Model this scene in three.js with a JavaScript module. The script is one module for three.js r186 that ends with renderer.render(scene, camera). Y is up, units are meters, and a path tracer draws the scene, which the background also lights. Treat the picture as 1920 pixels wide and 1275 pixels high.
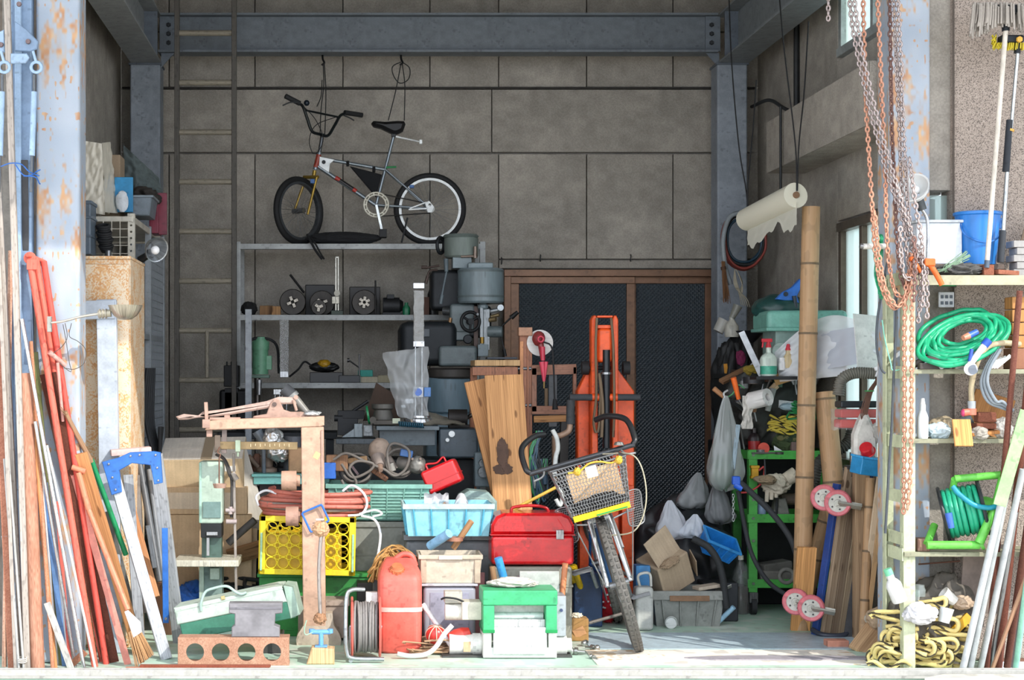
import*as THREE from 'three';
import{RoundedBoxGeometry}from 'three/addons/geometries/RoundedBoxGeometry.js';
import{mergeGeometries,toCreasedNormals,mergeVertices}from 'three/addons/utils/BufferGeometryUtils.js';
import{ImprovedNoise}from 'three/addons/math/ImprovedNoise.js';
// ---------- camera, sky, sun, exposure ----------
const scene=new THREE.Scene();
const CX=648,CY=705,F=3200,CAMZ=8,CAMY=1.39;
const camera=new THREE.PerspectiveCamera(2*Math.atan(1275/2/F)*180/Math.PI,1920/1275,0.1,200);
camera.position.set(0,CAMY,CAMZ);
camera.lookAt(0,CAMY,0);
camera.setViewOffset(1920,1275,960-CX,637.5-CY,1920,1275);
camera.updateProjectionMatrix();
const renderer=new THREE.WebGLRenderer({antialias:true});
renderer.toneMapping=THREE.LinearToneMapping;
renderer.toneMappingExposure=0.95;
renderer.shadowMap.enabled=true;
scene.background=new THREE.Color().setRGB(0.86,0.92,1.02);
scene.backgroundIntensity=3.2;
const sun=new THREE.DirectionalLight(new THREE.Color().setRGB(1,0.95,0.87),4.6);
sun.position.set(5.8,6.6,5.8);sun.target.position.set(0.4,0.6,-0.2);
sun.castShadow=true;sun.shadow.mapSize.set(4096,4096);
Object.assign(sun.shadow.camera,{left:-7,right:7,top:7,bottom:-7,near:0.1,far:30});
scene.add(sun,sun.target);
// ---------- helpers ----------
const V3=THREE.Vector3,PI=Math.PI;
const P=(px,py,z=0)=>new V3((px-CX)*(CAMZ-z)/F,CAMY-(py-CY)*(CAMZ-z)/F,z);
const ZF=(py)=>CAMZ-CAMY*F/(py-CY);
const S=(z)=>F/(CAMZ-z);
let seedN=12345;
const rnd=(a=0,b=1)=>{seedN=(seedN*1664525+1013904223)>>>0;return a+(b-a)*seedN/4294967296;};
const perlin=new ImprovedNoise();
const N3=(x,y,z=0)=>perlin.noise(x,y,z);
const used={};
const numbered=(n)=>{const k=used[n]=(used[n]??-1)+1;return k?n+'_'+String(k).padStart(3,'0'):n;};
const v=(a)=>Array.isArray(a)?new V3(...a):a;
function lattice(n,s){let q=s*7919+17;const t=new Float32Array(n*n);for(let i=0;i<n*n;i++){q=(q*1664525+1013904223)>>>0;t[i]=q/4294967296;}return t;}
function tn(nx,ny,s){
const t=lattice(Math.max(nx,ny),s),n=Math.max(nx,ny);
return(u,w)=>{const x=u*nx,y=w*ny,i=Math.floor(x),j=Math.floor(y);let f=x-i,g=y-j;f=f*f*(3-2*f);g=g*g*(3-2*g);
const A=(a,b)=>t[((b%ny+ny)%ny)*n+((a%nx+nx)%nx)];
return(A(i,j)*(1-f)+A(i+1,j)*f)*(1-g)+(A(i,j+1)*(1-f)+A(i+1,j+1)*f)*g;};
}
function tex(w,h,mx,my,fn,srgb=true){
const d=new Uint8Array(w*h*4);
for(let j=0;j<h;j++)for(let i=0;i<w;i++){const c=fn(i/w,j/h),k=(j*w+i)*4;const g=typeof c==='number';d[k]=g?c:c[0];d[k+1]=g?c:c[1];d[k+2]=g?c:c[2];d[k+3]=255;}
const t=new THREE.DataTexture(d,w,h);t.wrapS=t.wrapT=THREE.RepeatWrapping;t.magFilter=THREE.LinearFilter;t.minFilter=THREE.LinearMipmapLinearFilter;t.generateMipmaps=true;
t.repeat.set(1/mx,1/my);if(srgb)t.colorSpace=THREE.SRGBColorSpace;t.needsUpdate=true;return t;
}
const mix=(a,b,t)=>a.map((x,i)=>x+(b[i]-x)*t),cl=(x,a=0,b=1)=>Math.min(b,Math.max(a,x)),sm=(a,b,x)=>{x=cl((x-a)/(b-a));return x*x*(3-2*x);};
const n4=tn(4,4,1),n8=tn(8,8,2),n16=tn(16,16,3),n32=tn(32,32,4),n64=tn(64,64,5),n128=tn(128,128,6);
const TX={
grime:tex(256,256,.5,.5,(u,w)=>255*cl(.8+.12*n4(u,w)+.1*n16(u,w)+.06*n64(u,w)-.12*sm(.7,.85,n32(u,w))*sm(.5,.7,n8(u,w)))),
fine:tex(256,256,.12,.12,(u,w)=>255*(.35*n32(u,w)+.65*n128(u,w)),false),
scratch:(()=>{const a=tn(128,4,9),b=tn(64,8,8);return tex(256,256,.25,.6,(u,w)=>255*cl(.78+.16*a(u,w)+.1*b(u,w)-.12*sm(.6,.9,n32(u,w))));})(),
wood:(()=>{const a=tn(64,4,11),b=tn(16,2,12),c=tn(128,16,13);return tex(256,512,.22,.9,(u,w)=>{const g=.5*a(u+.02*n8(u,w),w)+.3*b(u+.03*n4(u,w),w)+.2*c(u,w);const k=sm(.78,.86,n8(u,w)*.7+.3*n16(u,w));return[255*cl(.68+.36*g-.3*k),255*cl(.62+.4*g-.32*k),255*cl(.54+.42*g-.32*k)];});})(),
rustpaint:(()=>{const a=tn(32,8,21),b=tn(16,16,22);return tex(512,1024,.8,1.6,(u,w)=>{
const p=n4(u,w)*.45+a(u,w)*.25+n16(u,w)*.2+n64(u,w)*.2,k=sm(.5,.72,p),sp=sm(.78,.86,n64(u,w))*sm(.35,.6,n8(u,w)),r=mix([206,164,118],[172,116,78],n32(u,w));
return mix(mix([152,164,178],[170,178,188],n16(u,w)),r,Math.max(k*(.55+.45*n64(u,w)),sp*.8));});})(),
rustbeige:tex(512,512,.7,.7,(u,w)=>{const p=n8(u,w)*.3+n32(u,w)*.25+n128(u,w)*.45,k=sm(.4,.68,p);return mix([222,204,178],mix([222,172,112],[198,132,76],n64(u,w)),k*.8);}),
rustbrown:tex(256,256,.3,.3,(u,w)=>mix(mix([172,128,106],[202,164,142],n8(u,w)),mix([142,98,78],[218,180,156],n64(u,w)),.45*n32(u,w)+.2)),
alc:tex(512,512,.9,.9,(u,w)=>255*cl(.86+.1*(n128(u,w)-.5)+.14*(n4(u,w)-.5)+.1*(n16(u,w)-.5))),
alcb:tex(512,512,.5,.5,(u,w)=>255*(.5*n128(u,w)+.3*n64(u,w)+.2*n32(u,w)),false),
agg:tex(512,512,.42,.42,(u,w)=>{const a=n128(u,w),k=sm(.62,.72,a),l=sm(.3,.2,a);return mix(mix([158,145,134],[112,102,95],k),[178,166,154],l*.7);}),
conc:tex(512,512,1.2,1.2,(u,w)=>255*cl(.82+.12*n8(u,w)+.06*n64(u,w)+.06*n128(u,w)-.12*sm(.6,.8,n16(u,w)))),
floorpaint:tex(512,512,1.6,1.6,(u,w)=>{const k=sm(.45,.75,n8(u,w)*.6+n32(u,w)*.4),l=sm(.66,.8,n16(u,w)*.6+n64(u,w)*.4);return mix(mix([178,206,188],[204,214,202],k),[160,160,150],l*.35);}),
boardfloor:tex(512,512,1.4,1.4,(u,w)=>{const k=sm(.6,.7,n8(u,w)*.5+n32(u,w)*.5),l=sm(.64,.78,n4(u,w)*.5+n64(u,w)*.5);return mix(mix([232,226,214],[204,198,188],k),[188,158,122],l*.7);}),
card:(()=>{const a=tn(64,2,31);return tex(256,256,.4,.4,(u,w)=>255*cl(.86+.07*n8(u,w)+.06*a(u,w)+.04*n64(u,w)));})(),
bamboo:(()=>{const a=tn(64,2,41),b=tn(16,4,42);return tex(256,512,.3,.8,(u,w)=>{const g=.5*a(u,w)+.3*b(u,w)+.2*n16(u,w),k=sm(.68,.8,n16(u,w));return mix(mix([192,164,132],[220,200,172],g),[160,142,120],k*.35);});})(),
diamond:tex(64,64,.028,.028,(u,w)=>{const a=Math.abs(((u+w)%1)-.5)*2,b=Math.abs(((u-w+1)%1)-.5)*2;return 255*Math.min(a,b);},false),
};
const mats={};
function mat(hex,o={}){
const k=hex+JSON.stringify(o,(a,b)=>b?.isTexture?b.id:b);
if(mats[k])return mats[k];
const{t='grime',r=.6,m=0,b=null,bs=.0006,...rest}=o;
const phys=rest.transmission||rest.clearcoat||rest.sheen;
const x=new(phys?THREE.MeshPhysicalMaterial:THREE.MeshStandardMaterial)({color:hex,roughness:r,metalness:m,side:THREE.DoubleSide,...rest});
if(t)x.map=TX[t];
if(b){x.bumpMap=TX[b];x.bumpScale=bs;}
return mats[k]=x;
}
const paint=(h,r=.5)=>mat(h,{r,b:'fine',bs:.0002}),plastic=(h,r=.42)=>mat(h,{r}),steel=(h=0xb4b6b8,r=.35,m=.85)=>mat(h,{r,m,t:'scratch'}),
iron=(h=0x3c3e40,r=.55)=>mat(h,{r,m:.35,b:'fine',bs:.0004}),wood=(h=0xffffff,r=.75)=>mat(h,{t:'wood',r,b:'fine',bs:.0003}),rubber=(h=0x1d1e20)=>mat(h,{r:.75,b:'fine',bs:.0003}),
cloth=(h)=>mat(h,{r:.95,b:'fine',bs:.0008}),cardM=(h=0xcdb79b)=>mat(h,{t:'card',r:.9}),rusty=(h=0xffffff)=>mat(h,{t:'rustbrown',r:.85,b:'fine',bs:.0006}),
film=(h=0xe8ecee,tr=.62)=>mat(h,{t:null,r:.2,transmission:tr,thickness:0,ior:1.25}),clear=(h=0xffffff,tr=.93)=>mat(h,{t:null,r:.12,transmission:tr,thickness:0,ior:1.4});
const prep=(g)=>{if(g.index)g=g.toNonIndexed();for(const k of Object.keys(g.attributes))if(!['position','normal','uv'].includes(k))g.deleteAttribute(k);return g;};
function uvBox(g){g=prep(g);const p=g.attributes.position,n=g.attributes.normal,u=new Float32Array(p.count*2);for(let i=0;i<p.count;i++){const ax=Math.abs(n.getX(i)),ay=Math.abs(n.getY(i)),az=Math.abs(n.getZ(i));const[a,b]=az>=ax&&az>=ay?[p.getX(i),p.getY(i)]:ax>=ay?[p.getZ(i),p.getY(i)]:[p.getX(i),p.getZ(i)];u[2*i]=a+.37;u[2*i+1]=b+.61;}g.setAttribute('uv',new THREE.BufferAttribute(u,2));return g;}
const at=(g,x=0,y=0,z=0,rx=0,ry=0,rz=0)=>{if(rx||ry||rz)g.applyMatrix4(new THREE.Matrix4().makeRotationFromEuler(new THREE.Euler(rx,ry,rz)));g.translate(x,y,z);return g;};
const atv=(g,p,rx=0,ry=0,rz=0)=>at(g,p.x,p.y,p.z,rx,ry,rz);
const bx=(w,h,d,x=0,y=0,z=0,r=.003)=>{const q=Math.min(r,w*.24,h*.24,d*.24);const g=r?new RoundedBoxGeometry(w,h,d,1,q):new THREE.BoxGeometry(w,h,d);const o=uvBox(g);const s=(Math.abs(x*3.1+y*5.7+z*1.9+w*7))%1;const u=o.attributes.uv;for(let i=0;i<u.count;i++)u.setXY(i,u.getX(i)+s,u.getY(i)+s*2);return o.translate(x,y,z);};
const merge=(l)=>mergeGeometries(l.flat(9).map(prep));
const up=new V3(0,1,0);
function orient(g,a,b){const d=b.clone().sub(a),L=d.length();g.applyQuaternion(new THREE.Quaternion().setFromUnitVectors(up,d.divideScalar(L||1)));const c=a.clone().add(b).multiplyScalar(.5);return g.translate(c.x,c.y,c.z);}
function bar(a,b,r=.01,r2=r,seg=10,open=false){a=v(a);b=v(b);const L=a.distanceTo(b),g=new THREE.CylinderGeometry(r2,r,L,seg,1,open),u=g.attributes.uv;for(let i=0;i<u.count;i++)u.setXY(i,u.getX(i)*6.28*r+a.x,u.getY(i)*L+a.y);return orient(prep(g),a,b);}
function plank(a,b,w,t,roll=0,r=.002){a=v(a);b=v(b);const L=a.distanceTo(b),g=bx(w,L,t,0,0,0,r);const y=b.clone().sub(a).normalize(),x0=new V3(1,0,0);let z=x0.clone().cross(y).normalize();if(z.lengthSq()<.1)z=new V3(0,0,1);const x=y.clone().cross(z).normalize();g.rotateY(roll);g.applyMatrix4(new THREE.Matrix4().makeBasis(x,y,z));const c=a.add(b).multiplyScalar(.5);return g.translate(c.x,c.y,c.z);}
function tube(pts,r=.005,n=0,rad=7,closed=false,tension=.5){pts=pts.map(v);const c=new THREE.CatmullRomCurve3(pts,closed,'catmullrom',tension),L=c.getLength(),g=new THREE.TubeGeometry(c,n||Math.max(8,Math.min(600,pts.length*5)),r,rad,closed),u=g.attributes.uv;for(let i=0;i<u.count;i++)u.setXY(i,u.getY(i)*6.28*r,u.getX(i)*L);return prep(g);}
function lat(prof,seg=24,a0=0,a1=PI*2){const g=new THREE.LatheGeometry(prof.map(([x,y])=>new THREE.Vector2(Math.max(x,.0001),y)),seg,a0,a1),u=g.attributes.uv,R=Math.max(...prof.map((p)=>p[0])),H=Math.max(...prof.map((p)=>p[1]))-Math.min(...prof.map((p)=>p[1]));for(let i=0;i<u.count;i++)u.setXY(i,u.getX(i)*6.28*R,u.getY(i)*H);return toCreasedNormals(prep(g),.7);}
function ext(pts,depth,bev=.002,holes=[],seg=6){const s=pts instanceof THREE.Shape?pts:new THREE.Shape(pts.map((p)=>new THREE.Vector2(p[0],p[1])));for(const h of holes)s.holes.push(h instanceof THREE.Path?h:new THREE.Path(h.map((p)=>new THREE.Vector2(p[0],p[1]))));const g=new THREE.ExtrudeGeometry(s,{depth:Math.max(depth-2*bev,.0005),bevelEnabled:bev>0,bevelSize:bev,bevelThickness:bev,bevelOffset:-bev,bevelSegments:1,curveSegments:seg});g.translate(0,0,-depth/2+bev);return uvBox(g);}
const circ=(x,y,r,n=14)=>Array.from({length:n},(_,i)=>[x+r*Math.cos(i/n*PI*2),y+r*Math.sin(i/n*PI*2)]);
const ring=(R,r,n=32,rad=8,arc=PI*2)=>{const g=new THREE.TorusGeometry(R,r,rad,n,arc),u=g.attributes.uv;for(let i=0;i<u.count;i++)u.setXY(i,u.getX(i)*6.28*R,u.getY(i)*6.28*r);return prep(g);};
function blob(rx,ry,rz,amp=.15,f=3,det=4,s=1,ridge=false){let g=new THREE.IcosahedronGeometry(1,det*3);g.deleteAttribute('uv');g.deleteAttribute('normal');g=mergeVertices(g,1e-4);const p=g.attributes.position;for(let i=0;i<p.count;i++){const x=p.getX(i),y=p.getY(i),z=p.getZ(i);let n=N3(x*f+s,y*f+s*2,z*f-s)+.5*N3(x*f*2.3-s,y*f*2.3,z*f*2.3+s);if(ridge){const q=.5*N3(x*1.3+s,y*1.3,z*1.3-s);n=.5*N3(x*1.1-s,y*1.1+s,z*1.1)+.35-1.1*Math.abs(N3(x*f*.55+q*2+s,y*f*.4+q,z*f*.55-q*2))+.12*N3(x*f*2,y*f*2+s,z*f*2);n*=1.4;}const k=1+amp*n;p.setXYZ(i,x*rx*k,y*ry*k,z*rz*k);}g.computeVertexNormals();return uvBox(g);}
function sheet(nx,ny,fn,th=0){const g=new THREE.PlaneGeometry(1,1,nx,ny),p=g.attributes.position,u=g.attributes.uv;for(let i=0;i<p.count;i++){const q=v(fn(u.getX(i),u.getY(i)));p.setXYZ(i,q.x,q.y,q.z);}for(let i=0;i<u.count;i++)u.setXY(i,u.getX(i)*.6,u.getY(i)*.6);g.computeVertexNormals();if(!th)return prep(g);const h=g.clone(),hp=h.attributes.position,nn=g.attributes.normal;for(let i=0;i<p.count;i++)hp.setXYZ(i,p.getX(i)-nn.getX(i)*th,p.getY(i)-nn.getY(i)*th,p.getZ(i)-nn.getZ(i)*th);h.index.array.reverse();h.computeVertexNormals();return merge([g,h]);}
let B=new V3();
const L=(px,py,z)=>P(px,py,z).sub(B);
function thing(name,label,category,pos,group){const o=new THREE.Group();o.name=numbered(name);B=v(pos).clone();o.position.copy(B);o.userData={label,category};if(group)o.userData.group=group;scene.add(o);return o;}
function part(name,geo,m,parent,label){const g=Array.isArray(geo)?(geo.length>1?merge(geo):geo[0]):geo;const o=new THREE.Mesh(g,m);o.name=name;o.castShadow=o.receiveShadow=true;parent.add(o);if(label)o.userData.label=label;return o;}
function one(name,label,category,pos,geo,m,group){const o=part(numbered(name),geo,m,scene);if(pos)o.position.copy(v(pos));o.userData={label,category};if(group)o.userData.group=group;return o;}
function struct(name,geo,m,parent){const o=part(name,geo,m,parent||scene);if(!parent)o.userData.kind='structure';return o;}
function sgroup(name){const o=new THREE.Group();o.name=name;o.userData.kind='structure';scene.add(o);B=new V3();return o;}
function pole(name,label,cat,foot,top,r,m,group,kind='round',w2=0,roll=0){
const d=top.clone().sub(foot),O=new V3();
const g=kind==='round'?bar(O,d,r,r,12):kind==='pipe'?pipe(O,d,r,w2||r*.8):kind==='angle'?merge([plank(O,d,r*2,.004,roll),atv(plank(O,d,.004,r*2,roll),new V3(-r*Math.cos(roll),0,-r))]):plank(O,d,r*2,w2||.012,roll);
return one(name,label,cat,foot,g,m,group);
}
function pipe(a,b,r,ri){const L=v(a).distanceTo(v(b));const g=lat([[ri,-L/2],[r,-L/2],[r,L/2],[ri,L/2],[ri,-L/2]],14);return orient(g,v(a),v(b));}
// ---------- the shell ----------
const ZB=-3.85,XL=-1.56,XR=2.86,YC=4.4;
const alc=mat(0xb4ada2,{t:'alc',r:.92,b:'alcb',bs:.003}),joint=mat(0x8f8a82,{r:.95}),frameGrey=paint(0x8a929b,.55),frameDark=paint(0x5d6670,.55);
{
const g=sgroup('floor');
struct('slab',bx(4.9,.12,4.1,.65,-.06,-1.99,.004),mat(0xffffff,{t:'floorpaint',r:.55}),g);
struct('cover_board',bx(1.32,.006,.42,1.87,.003,-.42,.002),mat(0xffffff,{t:'boardfloor',r:.7}),g);
struct('rubber_mat',ext([[1.5,0],[2.26,.02],[2.3,.1],[1.66,.13],[1.36,.07]],.006,.001).rotateX(-PI/2).translate(.3,.009,-.3),mat(0xa09aa0,{r:.9}),g);
struct('floor_sheet',bx(1.5,.004,.55,2.0,.002,-.95,.001),mat(0xb9ccd6,{r:.4}),g);
}
{
const s=sgroup('door_track');
struct('rail',[bx(5.2,.018,.07,.7,-.006,.045,.002),bx(5.2,.03,.012,.7,.012,.075,.003),bx(5.2,.024,.012,.7,.012,.014,.003)],mat(0xbdbcb6,{r:.5,m:.3}),s);
for(let i=0;i<100;i++)part('tread',bx(.038,.016,.052,-1.85+i*.05,.011,.045,.002),mat(0xbdbcb6,{r:.5,m:.3}),s);
const o=struct('ground',bx(26,.1,16,0,-.085,8.09,.01),mat(0xd6d0c4,{t:'conc',r:.85,b:'alcb',bs:.002}));
struct('kerb_ramp',ext([[2.62,0],[3.6,0],[3.6,.1],[2.74,.1]],.05,.004).rotateX(-PI/2).translate(0.02,-.01,.22),mat(0xdedad0,{t:'conc',r:.85}));
}
{
const w=sgroup('wall_back');
struct('backing',bx(4.6,4.5,.1,.65,2.25,ZB-.09,0),joint,w);
const panel=(x0,y0,x1,y1,m=alc)=>{const a=P(x0,y0,ZB),b=P(x1,y1,ZB),gp=.006;struct('panel',bx(b.x-a.x-gp,a.y-b.y-gp,.05,(a.x+b.x)/2,(a.y+b.y)/2,ZB-.025,.004),m,w);};
const cols=[226,317,478,643,806,935,1100,1262,1424];
for(let i=0;i<8;i++){panel(cols[i],-108,cols[i+1],60);panel(cols[i],60,cols[i+1],164);if(cols[i]<930)panel(cols[i],288,cols[i+1],1082);else panel(cols[i],288,cols[i+1],486);}
panel(226,167,922,286);panel(922,167,1424,286);
panel(935,487,1424,504);panel(1350,506,1424,1082);
struct('ledge_strip',bx(4.4,.012,.03,.65,P(0,165.5,ZB).y,ZB+.005,.003),mat(0x3d3a37,{r:.9}),w);
for(const px of[940,1348]){const a=P(px,486,ZB);struct('hook',tube([[a.x,a.y,ZB],[a.x,a.y+.01,ZB+.02],[a.x,a.y-.02,ZB+.025],[a.x,a.y-.035,ZB+.01]],.004),iron(),w);}
for(const px of[1013,1182]){const a=P(px,482,ZB);struct('hook',tube([[a.x,a.y+.015,ZB],[a.x,a.y+.01,ZB+.02],[a.x-.004,a.y-.02,ZB+.025],[a.x,a.y-.03,ZB+.01]],.004),iron(),w);}
}
{
const w=sgroup('wall_left');
struct('backing',bx(.1,4.5,3.4,XL-.09,2.25,-2.15,0),joint,w);
for(const[z0,z1]of[[-.47,-1.22],[-1.22,-1.82],[-1.82,-2.42],[-2.42,-3.14],[-3.14,ZB]])struct('panel',bx(.05,4.4,z0-z1-.006,XL-.025,2.2,(z0+z1)/2,.004),alc,w);
const f=sgroup('wall_front_left');
struct('wall_face',bx(1.2,4.5,.12,-2.1,2.25,-.53,.004),mat(0x7d7368,{t:'conc',r:.9}),f);
}
{
const w=sgroup('wall_right'),X=XR+.05;
const z1=-1.93,pane=(name,z0,zz1,y0,y1)=>struct(name,bx(.1,y1-y0,z0-zz1-.006,X,(y0+y1)/2,(z0+zz1)/2,.004),alc,w);
pane('panel',-1.93,-2.9,0,4.4);pane('panel',-2.9,ZB,0,4.4);
pane('panel',-.48,-1.93,2.29,3.22);pane('panel',-.48,-1.93,0,.85);pane('panel',-.48,-1.93,4.15,4.4);
struct('ledge',bx(.26,.32,2.1,2.75,2.81,-1.58,.006),alc,w);
struct('conduit',[bar([2.84,3.0,-2.75],[2.84,4.3,-2.75],.018),bar([2.6,3.0,-2.2],[2.6,2.5,-2.2],.008)],iron(0x2e3032),w);
struct('cable',tube([[2.86,3.02,-2.7],[2.8,3.1,-2.9],[2.78,3.2,-3.2],[2.76,3.22,-3.6]],.012),rubber(0x26282a),w);
const fr=mat(0x6b5f52,{r:.4,m:.5});
for(const[nm,y0,y1,muls]of[['window_1',3.24,4.13,[-1.3]],['window_2',.87,2.27,[-1.5,-1.02]]]){
const s=sgroup(nm),zf=-.52,zb=-1.9,yc=(y0+y1)/2;
const bars=[bx(.09,.05,zf-zb,XR+.03,y0+.02,(zf+zb)/2),bx(.09,.05,zf-zb,XR+.03,y1-.02,(zf+zb)/2)];
for(const z of[zb,...muls,zf])bars.push(bx(.07,y1-y0,.05,XR+.04,yc,z));
struct('window_frame',bars,nm==='window_1'?mat(0xb9c0bf,{r:.4,m:.4}):fr,s);
const zs=[zb,...muls,zf];
for(let i=0;i+1<zs.length;i++)struct('pane',bx(.008,y1-y0-.06,zs[i+1]-zs[i]-.04,XR+.04,yc,(zs[i]+zs[i+1])/2,0),mat(0xe6f2ee,{t:null,r:.75,transmission:.85,thickness:0,ior:1.3}),s);
}
const f=sgroup('wall_front_right'),ag=mat(0xffffff,{t:'agg',r:.95,b:'alcb',bs:.004});
struct('wall_face',bx(2.4,4.5,.2,2.965+1.2,2.25,-.42,.02),ag,f);
struct('wall_return',bx(.14,2.1,.1,2.9,3.35,-.42,.004),alc,f);struct('wall_return',bx(.14,1.95,.1,2.9,.98,-.42,.004),alc,f);
struct('pane',bx(.14,.32,.01,2.9,2.12,-.42,0),mat(0xe6f2ee,{t:null,r:.75,transmission:.85,thickness:0,ior:1.3}),f);
}
{
const I=(wd,h,t=.014)=>{const a=wd/2,b=h/2,c=.006;return[[-a,-b],[a,-b],[a,-b+t],[c,-b+t],[c,b-t],[a,b-t],[a,b],[-a,b],[-a,b-t],[-c,b-t],[-c,-b+t],[-a,-b+t]];};
const bm=sgroup('beam_back');
struct('girder',ext(I(.16,.262),3.75,.001).rotateY(PI/2).translate(.62,3.69,-3.5),paint(0x6c747b,.5),bm);
for(const[x,s]of[[-1.2,1],[2.47,-1]]){
struct('end_plate',bx(.1,.235,.014,x,3.69,-3.49+.012,.002),paint(0x6c757e),bm);
for(const dy of[-.06,0,.06])struct('bolt',lat([[.001,.016],[.013,.014],[.017,.0],[.017,-.004]],6).rotateX(PI/2).translate(x+s*.01,3.69+dy,-3.47),iron(0x33373b),bm);
struct('gusset',ext([[0,0],[.09,0],[0,-.1]].map(([a,b])=>[a*s,b]),.012,.001).translate(x-s*.04,3.56,-3.47),paint(0x6c757e),bm);
}
for(const[nm,x]of[['beam_left',-1.34],['beam_right',2.605]]){const b=sgroup(nm);struct('girder',ext(I(.2,.33),3.5,.001).translate(x,3.655,-1.75),paint(x<0?0x8b8f90:0x7d8386,.55),b);struct('stiffener',bx(.19,.3,.012,x,3.655,-3.3,.001),frameDark,b);}
for(const[nm,x]of[['column_back_left',-1.345],['column_back_right',2.595]]){const c=sgroup(nm);struct('post',bx(.205,3.49,.2,x,1.745,-3.55,.014),frameGrey,c);struct('cap_plate',bx(.22,.014,.22,x,3.484,-3.55,.002),frameDark,c);}
const rp=mat(0xffffff,{t:'rustpaint',r:.62,b:'fine',bs:.0005});
const cl1=sgroup('column_front_left');struct('post',bx(.217,4.4,.2,-1.392,2.2,-.35,.022),rp,cl1);
const cr=sgroup('column_front_right');struct('post',bx(.205,4.4,.2,2.752,2.2,-.42,.022),rp,cr);
struct('ceiling',bx(5.2,.15,4.4,.65,YC+.075,-1.9,.004),mat(0xb4ada2,{r:.9}));
const r=sgroup('roof_eave');struct('eave_slab',bx(18,.14,2.2,.65,4.52,1.0,.01),mat(0xa39e96,{t:'conc',r:.9}),r);struct('fascia',bx(18,.22,.04,.65,4.5,2.11,.004),mat(0x8b8780,{r:.8}),r);
struct('lintel_front',bx(5.4,.5,.12,.65,4.2,.06,.004),mat(0x8b8a86,{r:.8}));
}
{
const d=sgroup('door_1'),br=mat(0x7d5c45,{r:.42,m:.35}),z=ZB+.04,q=(x0,y0,x1,y1,zz,t,nm,m,par)=>{const a=P(x0,y0,zz),b=P(x1,y1,zz);return struct(nm,bx(b.x-a.x,a.y-b.y,t,(a.x+b.x)/2,(a.y+b.y)/2,zz,.004),m,par);};
q(944,506,1350,519,z,.1,'door_head',br,d);q(944,519,957,1080,z,.1,'jamb',br,d);q(1337,519,1350,1080,z,.1,'jamb',br,d);
const glass=mat(0x353d43,{t:null,r:.22,b:'diamond',bs:.004,m:.0});
for(const[x0,x1,zz]of[[957,1190,z+.02],[1176,1337,z-.02]]){
const lf=new THREE.Group();lf.name='door_leaf';d.add(lf);
q(x0,519,x1,532,zz,.035,'rail',br,lf);q(x0,1066,x1,1080,zz,.035,'rail',br,lf);q(x0,532,x0+16,1066,zz,.035,'stile',br,lf);q(x1-16,532,x1,1066,zz,.035,'stile',br,lf);
q(x0+16,532,x1-16,1066,zz,.008,'pane',glass,lf);
}
}
// ---------- left side: leaning poles, ladder, cabinet, rack ----------
const ft=(px,py)=>P(px,py,ZF(py));
const GP='lengths leaning on the left pillar';
const leanL=(name,label,cat,x1,y1,z1,x2,y2,r,m,kind,w2,roll)=>pole(name,label,cat,ft(x2,y2),P(x1,y1,z1),r,m,GP,kind,w2,roll);
const beige=mat(0xb4aaa0,{t:'scratch',r:.6}),paleGrey=mat(0xb8b8b4,{t:'scratch',r:.55}),salmon=mat(0xf2705c,{r:.55,t:'scratch'});
leanL('square_tube','tall beige square tube with blue twine tied round it, in front of the steel bracket','tube',12,-40,-.1,52,1258,.0145,beige,'flat',.027);
leanL('square_tube','second beige square tube, standing just behind the twine-tied one','tube',-10,180,-.12,42,1254,.0125,beige,'flat',.025);
leanL('square_tube','beige square tube crossing the edge of the picture beside the rusty angle','tube',-4,430,-.1,30,1259,.009,beige,'flat',.018);
leanL('steel_pipe','thick rust-brown steel pipe with a pale scratch, among beige tubes','pipe',47,700,-.1,71,1257,.033,rusty(0xe8d8d0),'pipe',.028);
leanL('angle_bar','wide rusty red-brown angle bar leaning outermost at the end of the row','angle bar',-8,560,-.12,24,1257,.022,rusty(0xd8b8ac),'angle');
leanL('steel_pipe','thin orange-rusted pipe right beside the thick rust-brown pipe','pipe',58,640,-.13,99,1257,.0095,rusty(0xf4dcc8));
leanL('steel_pipe','brown-rusted round bar behind the beige tubes','pipe',20,470,-.16,8,1250,.012,rusty());
leanL('wooden_stick','long orange-brown wooden stick with a rounded end near the rust-brown pipe','stick',60,770,-.1,104,1255,.0105,wood(0xe0a070));
leanL('steel_rod','pale thin rod, one of a twin pair bound with wire near the foot','rod',8,860,-.08,36,1260,.006,paleGrey);
leanL('steel_rod','slightly longer pale rod of the wire-bound pair','rod',14,830,-.07,45,1260,.006,paleGrey);
leanL('chrome_tube','shiny chrome tube leaning across in front of the red tripod legs','tube',41,598,-.06,158,1256,.0095,steel(0xd8dadc,.2));
leanL('chrome_tube','shorter chrome tube with a dull tip in front of the blue bar','tube',66,790,-.06,141,1251,.009,steel(0xd0d2d4,.25));
leanL('plastic_conduit','thin white conduit leaning between the chrome tubes','conduit',72,830,-.12,108,1246,.0075,plastic(0xe6e6e2));
leanL('plastic_conduit','thin white conduit with a dusty foot beside the red tripod feet','conduit',88,835,-.07,179,1254,.006,plastic(0xdcd8d0));
leanL('flat_bar','blue painted flat bar standing behind the chrome tubes','bar',84,905,-.18,122,1249,.014,paint(0x5f86b8),'flat',.008);
leanL('flat_bar','narrow salmon-red flat bar between the chrome tubes','bar',106,940,-.18,132,1247,.009,paint(0xe86a5c),'flat',.006);
leanL('angle_bar','pinkish red angle bar leaning in front of the broom handle','angle bar',139,890,-.22,240,1246,.017,paint(0xd98a7a),'angle');
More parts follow.
